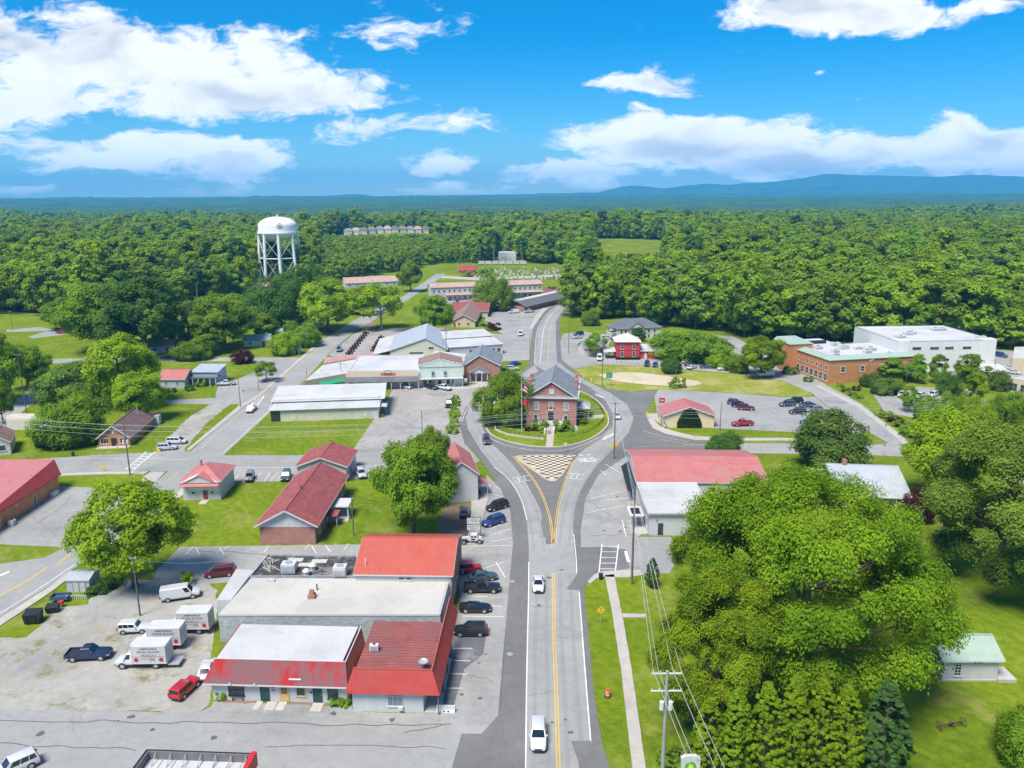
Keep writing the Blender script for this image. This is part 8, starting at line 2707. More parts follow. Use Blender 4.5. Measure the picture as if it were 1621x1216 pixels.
# ---- forest carpet beyond, ridges and mountains
def carpet():
 mt, n, m, L, b, out = newmat('forest_carpet')
 g_ = n('ShaderNodeNewGeometry').outputs['Position']
 a = n('ShaderNodeTexNoise', {'Vector': g_, 'Scale': 0.004, 'Detail': 5.0, 'Roughness': 0.6})
 c = n('ShaderNodeTexNoise', {'Vector': g_, 'Scale': 0.06, 'Detail': 3.0, 'Roughness': 0.7})
 f = m('ADD', m('MULTIPLY', a.outputs[0], 0.6), m('MULTIPLY', c.outputs[0], 0.5))
 rp = n('ShaderNodeMapRange', {0: f, 1: 0.38, 2: 0.72})
 mx = n('ShaderNodeMix', {'Factor': rp.outputs[0], 6: (0.014, 0.045, 0.010, 1), 7: (0.085, 0.150, 0.022, 1)}, data_type='RGBA')
 L.new(mx.outputs[2], b.inputs['Base Color'])
 b.inputs['Roughness'].default_value = 1.0
 b.inputs['Specular IOR Level'].default_value = 0.0
 rs = np.geomspace(2150, 11500, 340)
 az = np.linspace(-R(36.5), R(36.5), 620)
 X = np.outer(rs, np.sin(az))
 Y = np.outer(rs, np.cos(az))
 Z = np.empty_like(X)
 gg = np.random.default_rng(3)
 for i in range(X.shape[0]):
  for j in range(0, X.shape[1], 4):
   Z[i, j] = far_canopy(X[i, j], Y[i, j])
 idx = np.arange(0, X.shape[1], 4)
 for i in range(X.shape[0]):
  Z[i] = np.interp(np.arange(X.shape[1]), idx, Z[i, idx])
 crownb = gg.normal(size=X.shape)
 crownb = (crownb + np.roll(crownb, 1, 1) + np.roll(crownb, 1, 0)) / 1.7
 Z += np.abs(crownb) * 5.0
 Z[0] -= 26
 k = X.shape[1]
 v = np.stack([X, Y, Z], -1).reshape(-1, 3)
 ii, jj = np.meshgrid(np.arange(X.shape[0] - 1), np.arange(k - 1), indexing='ij')
 q = (ii * k + jj).reshape(-1)
 f4 = np.stack([q, q + k, q + k + 1, q + 1], -1)[:, ::-1]
 me = bpy.data.meshes.new('forest_carpet')
 nf = len(f4)
 me.vertices.add(len(v))
 me.vertices.foreach_set('co', v.reshape(-1).astype(np.float32))
 me.loops.add(nf * 4)
 me.loops.foreach_set('vertex_index', f4.reshape(-1).astype(np.int32))
 me.polygons.add(nf)
 me.polygons.foreach_set('loop_start', np.arange(0, nf * 4, 4, dtype=np.int32))
 me.polygons.foreach_set('loop_total', np.full(nf, 4, dtype=np.int32))
 me.materials.append(mt)
 me.update()
 me.validate()
 tag(link('distant_forest', me), 'bluish closed forest canopy rolling to the skyline', 'forest', kind='stuff')
 # mountains: photo skyline (column, row)
 sky_ = [(-300, 309), (0, 316), (300, 312), (520, 310), (560, 307), (600, 311), (800, 308), (945, 305), (985, 296), (1010, 293), (1045, 298), (1075, 296), (1115, 290), (1150, 293), (1190, 290), (1230, 287), (1270, 282), (1310, 275), (1350, 277), (1400, 278), (1440, 279), (1480, 280), (1530, 277), (1580, 278), (1640, 280), (1750, 276), (1900, 285), (2100, 300)]
 us = np.linspace(-300, 2100, 240)
 vr = np.interp(us, [s[0] for s in sky_], [s[1] for s in sky_])
 mb = MB()
 rows = []
 for k_, dist in enumerate((11600, 12000, 12500, 13200, 14000)):
  row = []
  for u, v0 in zip(us, vr):
   d = _f * FPX + _r * (u - IW / 2) - _u * (v0 - IH / 2)
   peak = d.z / d.y * 13200 + CAM_H
   x, y = d.x / d.y * dist, dist
   ridge = 1 + 0.42 * mnoise.noise((x / 480.0, y / 900.0, 4.0)) + 0.2 * mnoise.noise((x / 170.0, y / 400.0, 8.0))
   z = {0: 0.02, 1: 0.38 * ridge, 2: 0.72 * ridge, 3: 1.0, 4: 0.6}[k_] * max(peak - 20, 8) + 20 * min(k_, 1) + (mnoise.noise((x / 330.0, 0, 2.0)) * 16 if k_ == 3 else 0)
   row.append((x, y, z))
  rows.append(row)
 for r_ in rows:
  mb.v += r_
 k = len(us)
 for i in range(4):
  for j in range(k - 1):
   mb.f.append((i * k + j, i * k + j + 1, (i + 1) * k + j + 1, (i + 1) * k + j))
   mb.m.append(0)
 o = mb.build('mountains', mt, smooth=True)
 tag(o, kind='structure')
 # lower foothills in front
 mb = MB()
 k = 260
 for i, (dist, f_) in enumerate(((11300, 0.0), (11500, 1.0), (11900, .3))):
  for j in range(k):
   u = 850 + 1250 * j / (k - 1)
   d = _f * FPX + _r * (u - IW / 2) - _u * (300 - IH / 2)
   x = d.x / d.y * dist
   hz = 70 + 62 * smooth01((u - 900) / 350) * (1 + .7 * mnoise.noise((x / 620.0, 3.3, 0)) + .35 * mnoise.noise((x / 230.0, 1.3, 0)))
   mb.v.append((x, dist, 20 + f_ * hz))
 for i in range(2):
  for j in range(k - 1):
   mb.f.append((i * k + j, i * k + j + 1, (i + 1) * k + j + 1, (i + 1) * k + j))
   mb.m.append(0)
 tag(mb.build('foothills', mt, smooth=True), kind='structure')
carpet()
# ================================================================ poles, wires, signs and small things
WIREM = plain('wire_metal', (.42, .43, .44), .5, .1, 3)
WIRED = plain('dark_wire', (.05, .05, .055), .6, .1, 3)
INS = plain('insulator', (.62, .64, .66), .3, .1, 3)
def pole(u, v, vt, label, arms=(), lean=0.0, r=.16, lamp=None, drum=False, group='utility poles', mat=None, ang=0.0):
 p = P(u, v)
 h = hgt(u, v, vt)
 e = empty('utility_pole', label, 'utility pole', (p.x, p.y, 0), ang, group)
 MB().cyl((0, 0, -.2), (lean, 0, h), r, r * .62, 10).build('shaft', mat or WOODP, e, smooth=True)
 for (dz, w) in arms:
  a = MB().box(-w, -.06, h - dz - .06, w, .06, h - dz + .06).build('crossarm', WOODP if r < .2 else INS, e)
  for x in (-w * .92, -w * .45, w * .45, w * .92):
   MB().cyl((x, 0, h - dz + .06), (x, 0, h - dz + .32), .06, .04, 6).build('insulator', INS, a)
 if drum:
  for x in (-.45, .45):
   MB().cyl((x, -.2, h - drum - .9), (x, -.2, h - drum), .24, None, 12).build('transformer', INS, e, smooth=True)
 if lamp:
  s_ = 1 if lamp > 0 else -1
  MB().cyl((0, 0, h - 1.2), (lamp, -.1, h - .7), .05, None, 6).box(lamp - .05, -.22, h - .78, lamp + .5 * s_, .05, h - .64).build('lamp_arm', STEEL, e)
 return e, Vector((p.x, p.y, 0)), h
def wire(a, b, sag=.8, r=.028, mat=None, label=None, group='overhead wires', name='overhead_wire', n_=14):
 a, b = Vector(a), Vector(b)
 mb = MB()
 pts = []
 for i in range(n_ + 1):
  t = i / n_
  pts.append(a.lerp(b, t) - Vector((0, 0, sag * 4 * t * (1 - t))))
 for q0, q1 in zip(pts[:-1], pts[1:]):
  mb.cyl(q0, q1, r, None, 4, cap=False)
 o = mb.build(name, mat or WIREM)
 return tag(o, label or 'thin overhead wire', 'wire', group)
# near right-hand line
pA = pole(1000, 925, 772, 'tall utility pole beside the crosswalk on the main street', arms=(), r=.2)
pB = pole(1048, 1240, 1062, 'big roadside pole with two pale crossarms and transformers', arms=((.3, 1.55), (2.3, 1.6)), r=.24, drum=3.4, mat=plain('grey_pole', (.34, .33, .31), .85, .15, 1.5, streak=True))
pC = pole(972, 727, 637, 'pole with yellow signs at the right of the roundabout', arms=((.3, 1.1),), lamp=None, r=.17, drum=1.6)
hb, pb = pB[2], pB[1]
ha, pa = pA[2], pA[1]
hc, pc = pC[2], pC[1]
for i, x in enumerate((-1.4, -.9, .6, 1.4)):
 wire((pb.x + x, pb.y, hb + (.0 if i % 2 else -.1)), (pa.x + x * .3, pa.y, ha - .2 - (i % 2) * .9), 1.0, label='pale wire running down the right verge of the main street')
 wire((pb.x + x, pb.y, hb), (pb.x + x + 3.2, pb.y - 38, hb - 1), .7, label='pale wire leaving the bottom of the photo by the fuel sign')
for i in range(3):
 wire((pa.x, pa.y, ha - .2 - i * .9), (pc.x - .5 + .5 * i, pc.y, hc - .3 - i * .5), .8, label='wire from the crosswalk pole to the roundabout pole')
# other poles
spec = [
 (222, 975, 883, 'leaning wooden pole on the gravel lot beside the white wagon', ((.2, .5),), .14, None),
 (206, 752, 672, 'utility pole with crossarms at the crossroads below the brick house', ((.3, 1.2), (1.5, 1.1)), .17, 3.5),
 (42, 653, 560, 'dark utility pole beside the back road at the left', ((.4, .9),), .15, None),
 (381, 645, 594, 'slim pole at the corner of the diagonal road', (), .12, None),
 (410, 618, 585, 'pole with lamp beside the thin street tree', (), .1, 2.0),
 (560, 848, 785, 'dark pole on the lawn right of the church hall', (), .13, None),
 (669, 702, 650, 'short pole in the town lot beside the dark tree', (), .13, None),
 (953, 611, 533, 'dark pole on the grass left of the green sign', (), .15, None),
 (1069, 613, 575, 'dark pole beside the weeds on the sandy field', (), .13, None),
 (839, 570, 528, 'dark pole left of the north road', (), .13, None),
 (900, 560, 495, 'slender pole right of the north road', ((.3, .8),), .12, None),
 (1139, 693, 639, 'pale metal pole on the lawn of the tan building', (), .13, None),
 (541, 611, 574, 'thin pole in front of the white sloping roof', ((.5, .6),), .1, None),
 (487, 612, 583, 'short sign pole beside the diagonal road', (), .1, None),
 (707, 570, 515, 'pole between the metal buildings', ((.6, 1.0), (1.3, .9)), .14, 2.2),
 (702, 566, 536, 'second shorter pole between the metal buildings', (), .12, None),
 (483, 560, 524, 'pole beside the green tree at the diagonal road', (), .1, 1.5),
 (535, 522, 500, 'lamp pole under the broad light green tree', (), .1, 1.8),
 (1430, 640, 570, 'slim dark lamp post before the office', (), .08, -.9),
 (1570, 615, 567, 'slim dark lamp post right of the white hall', (), .08, -.9),
 (1372, 612, 566, 'slim dark lamp post beside the office corner', (), .08, .9),
 (1471, 640, 606, 'slim dark lamp post in the office car park', (), .08, None),
 (912, 640, 612, 'grey lamp post right of the courthouse', (), .08, None),
 (940, 652, 627, 'dark lamp post on the courthouse lawn', (), .08, None),
 (20, 522, 493, 'pole beside the far left lane', ((.2, .7),), .12, None),
 (110, 524, 498, 'second pole beside the far left lane', (), .12, None),
 (650, 445, 432, 'pale pole at the far end of the diagonal road', (), .12, None),
]
PO = {}
for (u, v, vt, lb, arms, r, x) in spec:
 lamp = x if (x and r <= .1) else (None)
 PO[u] = pole(u, v, vt, lb, arms, lamp=lamp, r=r, drum=(x if x and r > .1 else False))
def top(k, dz=0.0, dx=0.0):
 e, p, h = PO[k]
 return (p.x + dx, p.y, h - dz)
for i, (dz, dx) in enumerate(((.2, -1.1), (.2, 1.0), (1.4, -.9), (1.4, .9), (2.6, 0))):
 wire(top(206, dz, dx), (P(-120, 700).x, P(-120, 700).y - dx, 10 - dz), .8, label='wire crossing the road at the left crossroads')
 wire(top(206, dz, dx), (pc.x, pc.y + dx, hc - .3 - dz), 2.2, .03, label='long wire crossing town from the crossroads to the roundabout')
 wire((pc.x, pc.y + dx, hc - .3 - dz), (P(1500, 700).x, P(1500, 700).y + dx, 10.5 - dz), 1.6, label='wire following the east road from the roundabout')
for a, b in ((222, None),):
 wire(top(222, .3), (P(300, 910).x, P(300, 910).y, 3.6), .5, label='service wire from the leaning pole to the lean-to', mat=WIREM)
 wire(top(222, .2), (P(352, 925).x, P(352, 925).y, 4), .5, label='service wire from the leaning pole to the long hall')
wire(top(560, .3), (P(672, 852).x, P(672, 852).y, 7), .5, mat=WIRED, label='wire from the lawn pole into the large dark tree')
wire(top(560, .3), (P(553, 770).x, P(553, 770).y, 4), .4, mat=WIRED, label='wire from the lawn pole to the church hall')
wire(top(953, .3), (pc.x, pc.y, hc - 1), .8, mat=WIRED, label='wire from the grass pole to the roundabout pole')
wire(top(20, .2), top(110, .2), .5, label='wire along the far left lane')
wire(top(110, .2), (P(420, 505).x, P(420, 505).y, 9), 1.2, label='wire from the far left lane towards the water tower')
# yellow warning plates on the roundabout pole
for (z, x) in ((2.6, -.55), (3.3, .55)):
 MB().box(x - .4, -.22, z, x + .4, -.17, z + .8).build('warning_plate', plain('plate_yellow', (.75, .42, .02), .5, .08, 2), pC[0])
# roadside signs
def sign(name, u, v, label, build, cat='sign', ang=0.0):
 p = P(u, v)
 e = empty(name, label, cat, (p.x, p.y, .02), ang)
 build(e)
 return e
YEL = plain('sign_yellow', (.80, .50, .015), .5, .05, 2)
def diamond(e):
 MB().cyl((0, 0, 0), (0, 0, 2.0), .04, None, 6).build('post', STEEL, e)
 MB().add([(0, -.06, 1.6), (.62, -.06, 2.22), (0, -.06, 2.84), (-.62, -.06, 2.22), (0, -.03, 1.6), (.62, -.03, 2.22), (0, -.03, 2.84), (-.62, -.03, 2.22)], [(0, 1, 2, 3), (7, 6, 5, 4), (0, 4, 5, 1), (1, 5, 6, 2), (2, 6, 7, 3), (3, 7, 4, 0)]).build('plate', YEL, e)
 MB().add([(-.22, -.066, 2.22), (.22, -.066, 2.22), (0, -.066, 1.86)], [(0, 2, 1)]).build('yield_symbol', BLACK, e)
 MB().add([(-.13, -.069, 2.17), (.13, -.069, 2.17), (0, -.069, 1.96)], [(0, 2, 1)]).build('yield_symbol_inner', TRIM, e)
 MB().box(-.04, -.067, 2.3, .04, -.062, 2.5).add([(-.12, -.067, 2.47), (.12, -.067, 2.47), (0, -.067, 2.64)], [(0, 1, 2)]).build('arrow_symbol', BLACK, e)
sign('warning_sign', 951, 988, 'yellow diamond yield ahead sign on the grass verge', diamond)
def barrel(e):
 o = plain('barrel_orange', (.72, .09, .03), .5, .08, 2)
 for i, (z0, z1, mt) in enumerate(((.08, .3, o), (.3, .48, TRIM), (.48, .66, o), (.66, .84, TRIM), (.84, 1.02, o))):
  MB().cyl((0, 0, z0), (0, 0, z1), .3 - .035 * z0, .3 - .035 * z1, 16).build('band', mt, e)
 MB().cyl((0, 0, 0), (0, 0, .08), .42, None, 14).build('rubber_base', TYRE, e)
 MB().box(-.1, -.03, 1.02, .1, .03, 1.14).build('handle', o, e)
sign('traffic_barrel', 962, 1103, 'orange and white traffic barrel on the grass verge', barrel, 'barrel')
def fuel_sign(e):
 for x in (-1.5, 1.35):
  MB().box(x, -.1, 0, x + .16, .1, 7.3).build('frame_post', TRIM, e)
 MB().box(-1.5, -.12, 7.3, 1.51, .12, 7.5).build('frame_top', TRIM, e)
 MB().box(-1.34, -.1, 6.0, 1.35, .1, 6.25).build('frame_rail', TRIM, e)
 MB().box(-1.25, -.15, 3.6, 1.25, .15, 5.9).build('price_board', plain('sign_green', (.01, .27, .10), .4, .05, 2), e)
 MB().box(-1.0, -.18, 5.5, 1.0, -.152, 5.75).build('price_strip', TRIM, e)
 hd = MB().add([(-.8, -.18, 7.5), (.8, -.18, 7.5), (.9, -.18, 9.2), (.5, -.18, 9.42), (-.5, -.18, 9.42), (-.9, -.18, 9.2), (-.8, .18, 7.5), (.8, .18, 7.5), (.9, .18, 9.2), (.5, .18, 9.42), (-.5, .18, 9.42), (-.9, .18, 9.2)],
     [(0, 1, 2, 3, 4, 5), (11, 10, 9, 8, 7, 6), (0, 6, 7, 1), (1, 7, 8, 2), (2, 8, 9, 3), (3, 9, 10, 4), (4, 10, 11, 5), (5, 11, 6, 0)])
 hd = hd.build('head_board', TRIM, e)
 # layered sunflower emblem
 gr = plain('emblem_green', (.015, .33, .03), .5, .03, 2)
 lg = plain('emblem_light_green', (.25, .60, .04), .5, .03, 2)
 ye = plain('emblem_yellow', (.85, .75, .05), .5, .03, 2)
 for k, (r0, r1, mt) in enumerate(((.46, .60, gr), (.30, .42, lg), (.14, .24, ye))):
  m_ = MB()
  n_ = 36
  pts = [(math.cos(2 * math.pi * i / n_ + .087 * k) * (r1 if i % 2 else r0), -.186 - .004 * k, 8.3 + math.sin(2 * math.pi * i / n_ + .087 * k) * (r1 if i % 2 else r0)) for i in range(n_)]
  m_.add(pts + [(0, -.186 - .004 * k, 8.3)], [(i, (i + 1) % n_, n_) for i in range(n_)])
  m_.build('emblem', mt, e)
 lettering('bp', .3, gr, e, (.68, -.185, 9.05), 0, ext=.004)
fuel_sign_o = sign('fuel_sign', 1086, 1330, 'white and green fuel station sign at the bottom of the verge', fuel_sign)
def stand(e):
 for x in (-1.25, 1.2):
  MB().box(x, -.06, 0, x + .08, .06, 4.3).build('post', BLACK, e)
 for (z0, z1, nm) in ((2.9, 4.0, 'upper'), (1.7, 2.7, 'lower')):
  b_ = MB().box(-1.17, -.05, z0, 1.2, .05, z1).build('board', TRIM, e)
  m_ = MB()
  for i in range(6):
   m_.box(-1.1 + i * .4, -.06, z1 + .02, -.9 + i * .4, .04, z1 + .12)
  m_.build('chequered_edge', BLACK, e)
 blu = plain('sign_blue', (.04, .06, .25), .5, .05, 2)
 strokes(e, -.95, 1.0, -.052, 3.25, 3.6, blu, 2, -1, ((.12, .2), (.82, .88)))
 strokes(e, -.6, .7, -.052, 3.72, 3.86, blu, 4)
 strokes(e, -.9, .0, -.052, 2.2, 2.5, INKR, 6)
 strokes(e, .2, 1.0, -.052, 2.4, 2.5, INK, 7)
 strokes(e, -.5, .5, -.052, 1.85, 2.0, INKR, 8)
sign('sign_stand', 750, 853, 'two white sign boards on black posts behind the vintage show car', stand)
def green_sign(e):
 for x in (-.6, .6):
  MB().cyl((x, 0, 0), (x, 0, 4.2), .05, None, 6).build('post', STEEL, e)
 MB().box(-1.0, -.08, 2.6, 1.0, -.04, 4.4).build('board', plain('road_sign_green', (.01, .30, .18), .5, .05, 2), e)
 MB().box(-.7, -.1, 3.7, .6, -.082, 3.8).box(-.7, -.1, 3.2, .4, -.082, 3.3).build('legend', TRIM, e)
 MB().box(.7, -.09, 1.4, 1.2, -.05, 2.0).build('small_plate', YEL, e)
sign('direction_sign', 964, 611, 'green road direction sign on the grass beside the roundabout', green_sign)
def post_sign(col, w=.7, h=.7, ph=2.4):
 def f(e):
  MB().cyl((0, 0, 0), (0, 0, ph), .04, None, 6).build('post', STEEL, e)
  MB().box(-w / 2, -.07, ph - .2, w / 2, -.03, ph - .2 + h).build('plate', col, e)
 return f
for (u, v, c, w, h, ph, lb) in [(924, 603, YEL, .5, 1.4, 1.2, 'narrow yellow sign at the tip of the field, nearer the road'), (936, 608, YEL, .45, 1.3, 1.0, 'narrow yellow sign on the field edge, second from the tip'),
         (961, 668, YEL, .5, 1.6, 1.4, 'yellow sign on the right kerb of the roundabout island'), (1024, 664, YEL, .6, 1.2, 1.2, 'yellow sign at the corner of the tan building'), (895, 716, TRIM, .6, .8, 1.8, 'small white sign on the road edge before the courthouse'),
         (163, 746, YEL, .6, 1.0, .9, 'yellow sign on the near kerb of the west road'), (252, 722, YEL, .5, 1.0, .9, 'yellow sign at the gravel drive crosswalk'), (1400, 693, STEEL, .6, .7, 3.2, 'grey sign at the side street corner'),
         (387, 634, plain('street_green', (.01, .3, .1), .5, .05, 2), .9, .35, 3.0, 'green street name plate at the diagonal road'), (1398, 724, STEEL, .6, .7, 3.0, 'grey sign on the lawn side of the east road'),
         (895, 710, plain('sign_red2', (.6, .03, .03), .5, .05, 2), .4, .4, 1.5, 'tiny red marker at the tip of the courthouse lawn')]:
 sign('road_sign', u, v, lb, post_sign(c, w, h, ph))
# courthouse grounds: flagpole, flag, low fence and wall, marker, bin
p = P(826, 684)
e = empty('flagpole', 'tall white flagpole in front of the courthouse', 'flagpole', (p.x, p.y, .15))
fh = hgt(826, 684, 606)
MB().cyl((0, 0, 0), (0, 0, fh), .1, .06, 8).build('shaft', TRIM, e)
MB().lathe([(.01, .3), (.14, .2), (.16, .1), (.01, 0)], 10, (0, 0, fh)).build('ball', STEEL, e)
def flag(label, z, cols):
 f = empty('flag', label, 'flag', (p.x, p.y, .15))
 n_ = 10
 m_ = MB()
 for i in range(n_):
  for j in range(4):
   def q(a, b):
    t = a / n_
    return (.12 + 1.5 * t, .22 * math.sin(t * 7) * t, z - b * .45 - .9 * t * t)
   m_.quad(q(i, j), q(i, j + 1), q(i + 1, j + 1), q(i + 1, j), (0 if (i < 4 and j < 2) else 1 + (j % 2)))
 m_.build('cloth', cols, f)
NAVYC, REDC = plain('flag_navy', (.03, .04, .16), .8, .1, 2), plain('flag_red', (.5, .03, .04), .8, .1, 2)
flag('striped flag near the top of the courthouse flagpole', fh - .4, [NAVYC, REDC, TRIM])
flag('red flag below the striped one on the courthouse flagpole', fh - 4.2, [NAVYC, REDC, REDC])
def fence(pts, label, h=.95, step=1.4):
 w = chaikin(wpts(pts), 1, closed=False)
 o = w[0]
 e = empty('iron_fence', label, 'fence', (o.x, o.y, .15))
 for a, b in zip(w[:-1], w[1:]):
  a3, b3 = Vector((*(a - o), 0)), Vector((*(b - o), 0))
  up = Vector((0, 0, h))
  for k in (.25, .95):
   MB().cyl(a3 + up * k, b3 + up * k, .025, None, 4).build('rail', BLACK, e)
  n_ = max(1, int((b - a).length / step))
  for i in range(n_):
   q = a3.lerp(b3, i / n_)
   MB().cyl(q, q + up * 1.05, .035, None, 5).build('post', BLACK, e)
  pk = MB()
  n_ = max(1, int((b - a).length / .18))
  for i in range(n_):
   q = a3.lerp(b3, (i + .5) / n_)
   pk.cyl(q + up * .2, q + up, .01, None, 3, cap=False)
  tag(pk.build('pickets', BLACK, e), kind='stuff')
fence([(786, 678), (800, 686), (830, 692), (862, 694)], 'black iron fence on the front left of the courthouse lawn')
fence([(882, 694), (912, 692), (935, 684), (950, 674), (956, 664)], 'black iron fence on the front right of the courthouse lawn')
fence([(955, 656), (948, 643), (935, 634), (914, 628)], 'black iron fence on the right rear of the courthouse lawn')
wl = wpts([(783, 674), (784, 682), (800, 689), (830, 694), (861, 697)])
e = empty('retaining_wall', 'low pale stone wall along the left of the courthouse lawn', 'wall', (wl[0].x, wl[0].y, .15))
for a, b in zip(wl[:-1], wl[1:]):
 a, b = a - wl[0], b - wl[0]
 t = (b - a).normalized()
 nn = Vector((-t.y, t.x)) * .15
 MB().hexa([(*(a - nn), -.1), (*(b - nn), -.1), (*(b + nn), -.1), (*(a + nn), -.1), (*(a - nn), .45), (*(b - nn), .45), (*(b + nn), .45), (*(a + nn), .45)]).build('wall_section', plain('wall_stone', (.48, .43, .36), .9, .2, 1.5), e)
def marker(e):
 MB().box(-.6, -.08, .2, .6, .08, 1.2).build('board', TRIM, e)
 n_ = 8
 MB().add([(.6 * math.cos(math.pi * i / n_), -.08, 1.2 + .35 * math.sin(math.pi * i / n_)) for i in range(n_ + 1)] + [(.6 * math.cos(math.pi * i / n_), .08, 1.2 + .35 * math.sin(math.pi * i / n_)) for i in range(n_ + 1)],
    [tuple(range(n_, -1, -1)), tuple(range(n_ + 1, 2 * n_ + 2))] + [(i, i + 1, n_ + 2 + i, n_ + 1 + i) for i in range(n_)]).build('rounded_top', TRIM, e)
 for x in (-.5, .45):
  MB().box(x, -.05, -.1, x + .06, .05, .2).build('leg', TRIM, e)
 MB().box(-.2, -.1, .6, .2, -.082, 1.0).build('crest', GREYSIDE, e)
sign('history_marker', 911, 683, 'white rounded marker board on the courthouse lawn', marker)
def bin_(e):
 MB().cyl((0, 0, 0), (0, 0, .95), .32, .36, 12).build('drum', BLACK, e)
 MB().cyl((0, 0, .95), (0, 0, 1.05), .38, .2, 12).build('lid', BLACK, e)
sign('litter_bin', 759, 783, 'black litter bin on the sidewalk by the white store', bin_, 'bin')
sign('litter_bin', 951, 917, 'black litter bin at the corner of the sidewalk by the crosswalk', bin_, 'bin')
sign('litter_bin', 116, 722, 'dark wheeled bin beside the brick house drive', bin_, 'bin')
def box_unit(label, u, v, w, d, h, mat, lid, name, cat, ang=0.0):
 p = P(u, v)
 e = empty(name, label, cat, (p.x, p.y, .04), ang)
 MB().hexa([(-w * .46, -d * .42, .12), (w * .46, -d * .42, .12), (w * .46, d * .42, .12), (-w * .46, d * .42, .12), (-w / 2, -d / 2, h), (w / 2, -d / 2, h), (w / 2, d / 2, h), (-w / 2, d / 2, h)]).build('body', mat, e)
 MB().slab((-w / 2 - .04, -d / 2 - .05, h + .03), (w / 2 + .04, -d / 2 - .05, h + .03), (w / 2 + .04, d / 2, h + .28), (-w / 2 - .04, d / 2, h + .28), .06).build('lid', lid, e)
 for x in (-w * .25, w * .25):
  MB().box(x - .05, -d / 2 - .03, .2, x + .05, -d * .42, h).build('rib', mat, e)
 return e
box_unit('big black dumpster at the left of the gravel lot', 54, 985, 2.2, 1.7, 1.5, BLACK, BLACK, 'dumpster', 'dumpster', R(8))
box_unit('smaller black dumpster beside the blue trailer', 84, 969, 1.7, 1.2, .9, BLACK, BLACK, 'dumpster', 'dumpster', R(8))
tr = P(97, 951)
e = empty('utility_trailer', 'small blue open trailer beside the metal shed', 'trailer', (tr.x, tr.y, .04), R(5))
tb = plain('trailer_blue', (.05, .09, .16), .6, .15, 1)
MB().box(-1.3, -.75, .45, 1.3, .75, .52).build('bed', tb, e)
for (a, b, c, d) in ((-1.3, -.75, 1.3, -.69), (-1.3, .69, 1.3, .75), (-1.3, -.69, -1.24, .69), (1.24, -.69, 1.3, .69)):
 MB().box(a, b, .52, c, d, .95).build('side_board', tb, e)
for s_ in (-1, 1):
 MB().cyl((0, s_ * .78, .3), (0, s_ * .95, .3), .3, None, 12).build('wheel', TYRE, e)
sign('gas_grill', 97, 961, 'small red machine beside the dumpster', lambda e: (MB().box(-.35, -.3, .5, .35, .3, .95).build('body', plain('grill_red', (.55, .03, .04), .5, .1, 2), e), [MB().box(x, y, 0, x + .05, y + .05, .5).build('leg', BLACK, e) for x in (-.32, .27) for y in (-.25, .2)]), 'grill')
b = Bd('metal_shed', 'small grey metal shed with double doors under the leafy tree', 'shed', (107, 938), (143, 938), D=3.2)
b.gable(2.2, .5, 'x', plain('shed_metal', (.52, .55, .57), .5, .1, 1, metal=.2), R_GALV, .15, .4)
for s_ in (-1, 1):
 b.door('f', b.L * .55 + s_ * .5, .9, 1.8, STEEL, WHITE)
# yard rail and woodpile near the shed
e = empty('wooden_rail', 'short white picket rail in front of the metal shed', 'rail', (P(106, 950).x, P(106, 950).y, 0))
MB().box(0, -.03, .7, 3.0, .03, .8).build('rail', TRIM, e)
for i in range(11):
 MB().box(i * .3 - .04, -.05, 0, i * .3 + .04, -.03, .9).build('picket', TRIM, e)
# barrier, tank hatch, patio rock, bins
bq = P(706, 1127)
e = empty('concrete_barrier', 'white concrete road barrier at the corner of the parking bays', 'barrier', (bq.x, bq.y, .05), R(-3))
MB().add([(-1.1, -.3, 0), (1.1, -.3, 0), (1.1, .3, 0), (-1.1, .3, 0), (-1.1, -.12, .4), (1.1, -.12, .4), (1.1, .12, .4), (-1.1, .12, .4), (-1.1, -.08, .85), (1.1, -.08, .85), (1.1, .08, .85), (-1.1, .08, .85)],
   [(0, 1, 5, 4), (4, 5, 9, 8), (2, 3, 7, 6), (6, 7, 11, 10), (1, 2, 6, 5), (5, 6, 10, 9), (3, 0, 4, 7), (7, 4, 8, 11), (8, 9, 10, 11)]).build('block', TRIM, e)
for x in (-.3, .2):
 MB().box(x, -.26, .1, x + .2, -.2, .25).build('slot', BLACK, e)
# antique farm machine on the lawn
fm = P(1505, 1152)
e = empty('farm_machine', 'rusty antique farm implement with spoked wheels on the right lawn', 'machine', (fm.x, fm.y, .02), R(12))
RUST = plain('rust', (.12, .07, .05), .9, .3, 3)
for x in (-1.6, .2, 1.6):
 r_ = .5 if x != .2 else .35
 w = MB()
 n_ = 16
 for i in range(n_):
  a0, a1 = 2 * math.pi * i / n_, 2 * math.pi * (i + 1) / n_
  w.cyl((x, r_ * math.cos(a0), r_ + r_ * math.sin(a0)), (x, r_ * math.cos(a1), r_ + r_ * math.sin(a1)), .04, None, 4)
 for i in range(6):
  a0 = math.pi * 2 * i / 6
  w.cyl((x, 0, r_), (x, r_ * math.cos(a0), r_ + r_ * math.sin(a0)), .02, None, 4)
 w.build('spoked_wheel', RUST, e)
MB().cyl((-1.6, 0, .5), (1.6, 0, .5), .06, None, 6).cyl((-1.3, 0, .55), (1.2, -.2, .8), .05, None, 6).build('axle', RUST, e)
MB().box(-.3, -.2, .75, .1, .2, .8).build('seat', RUST, e)
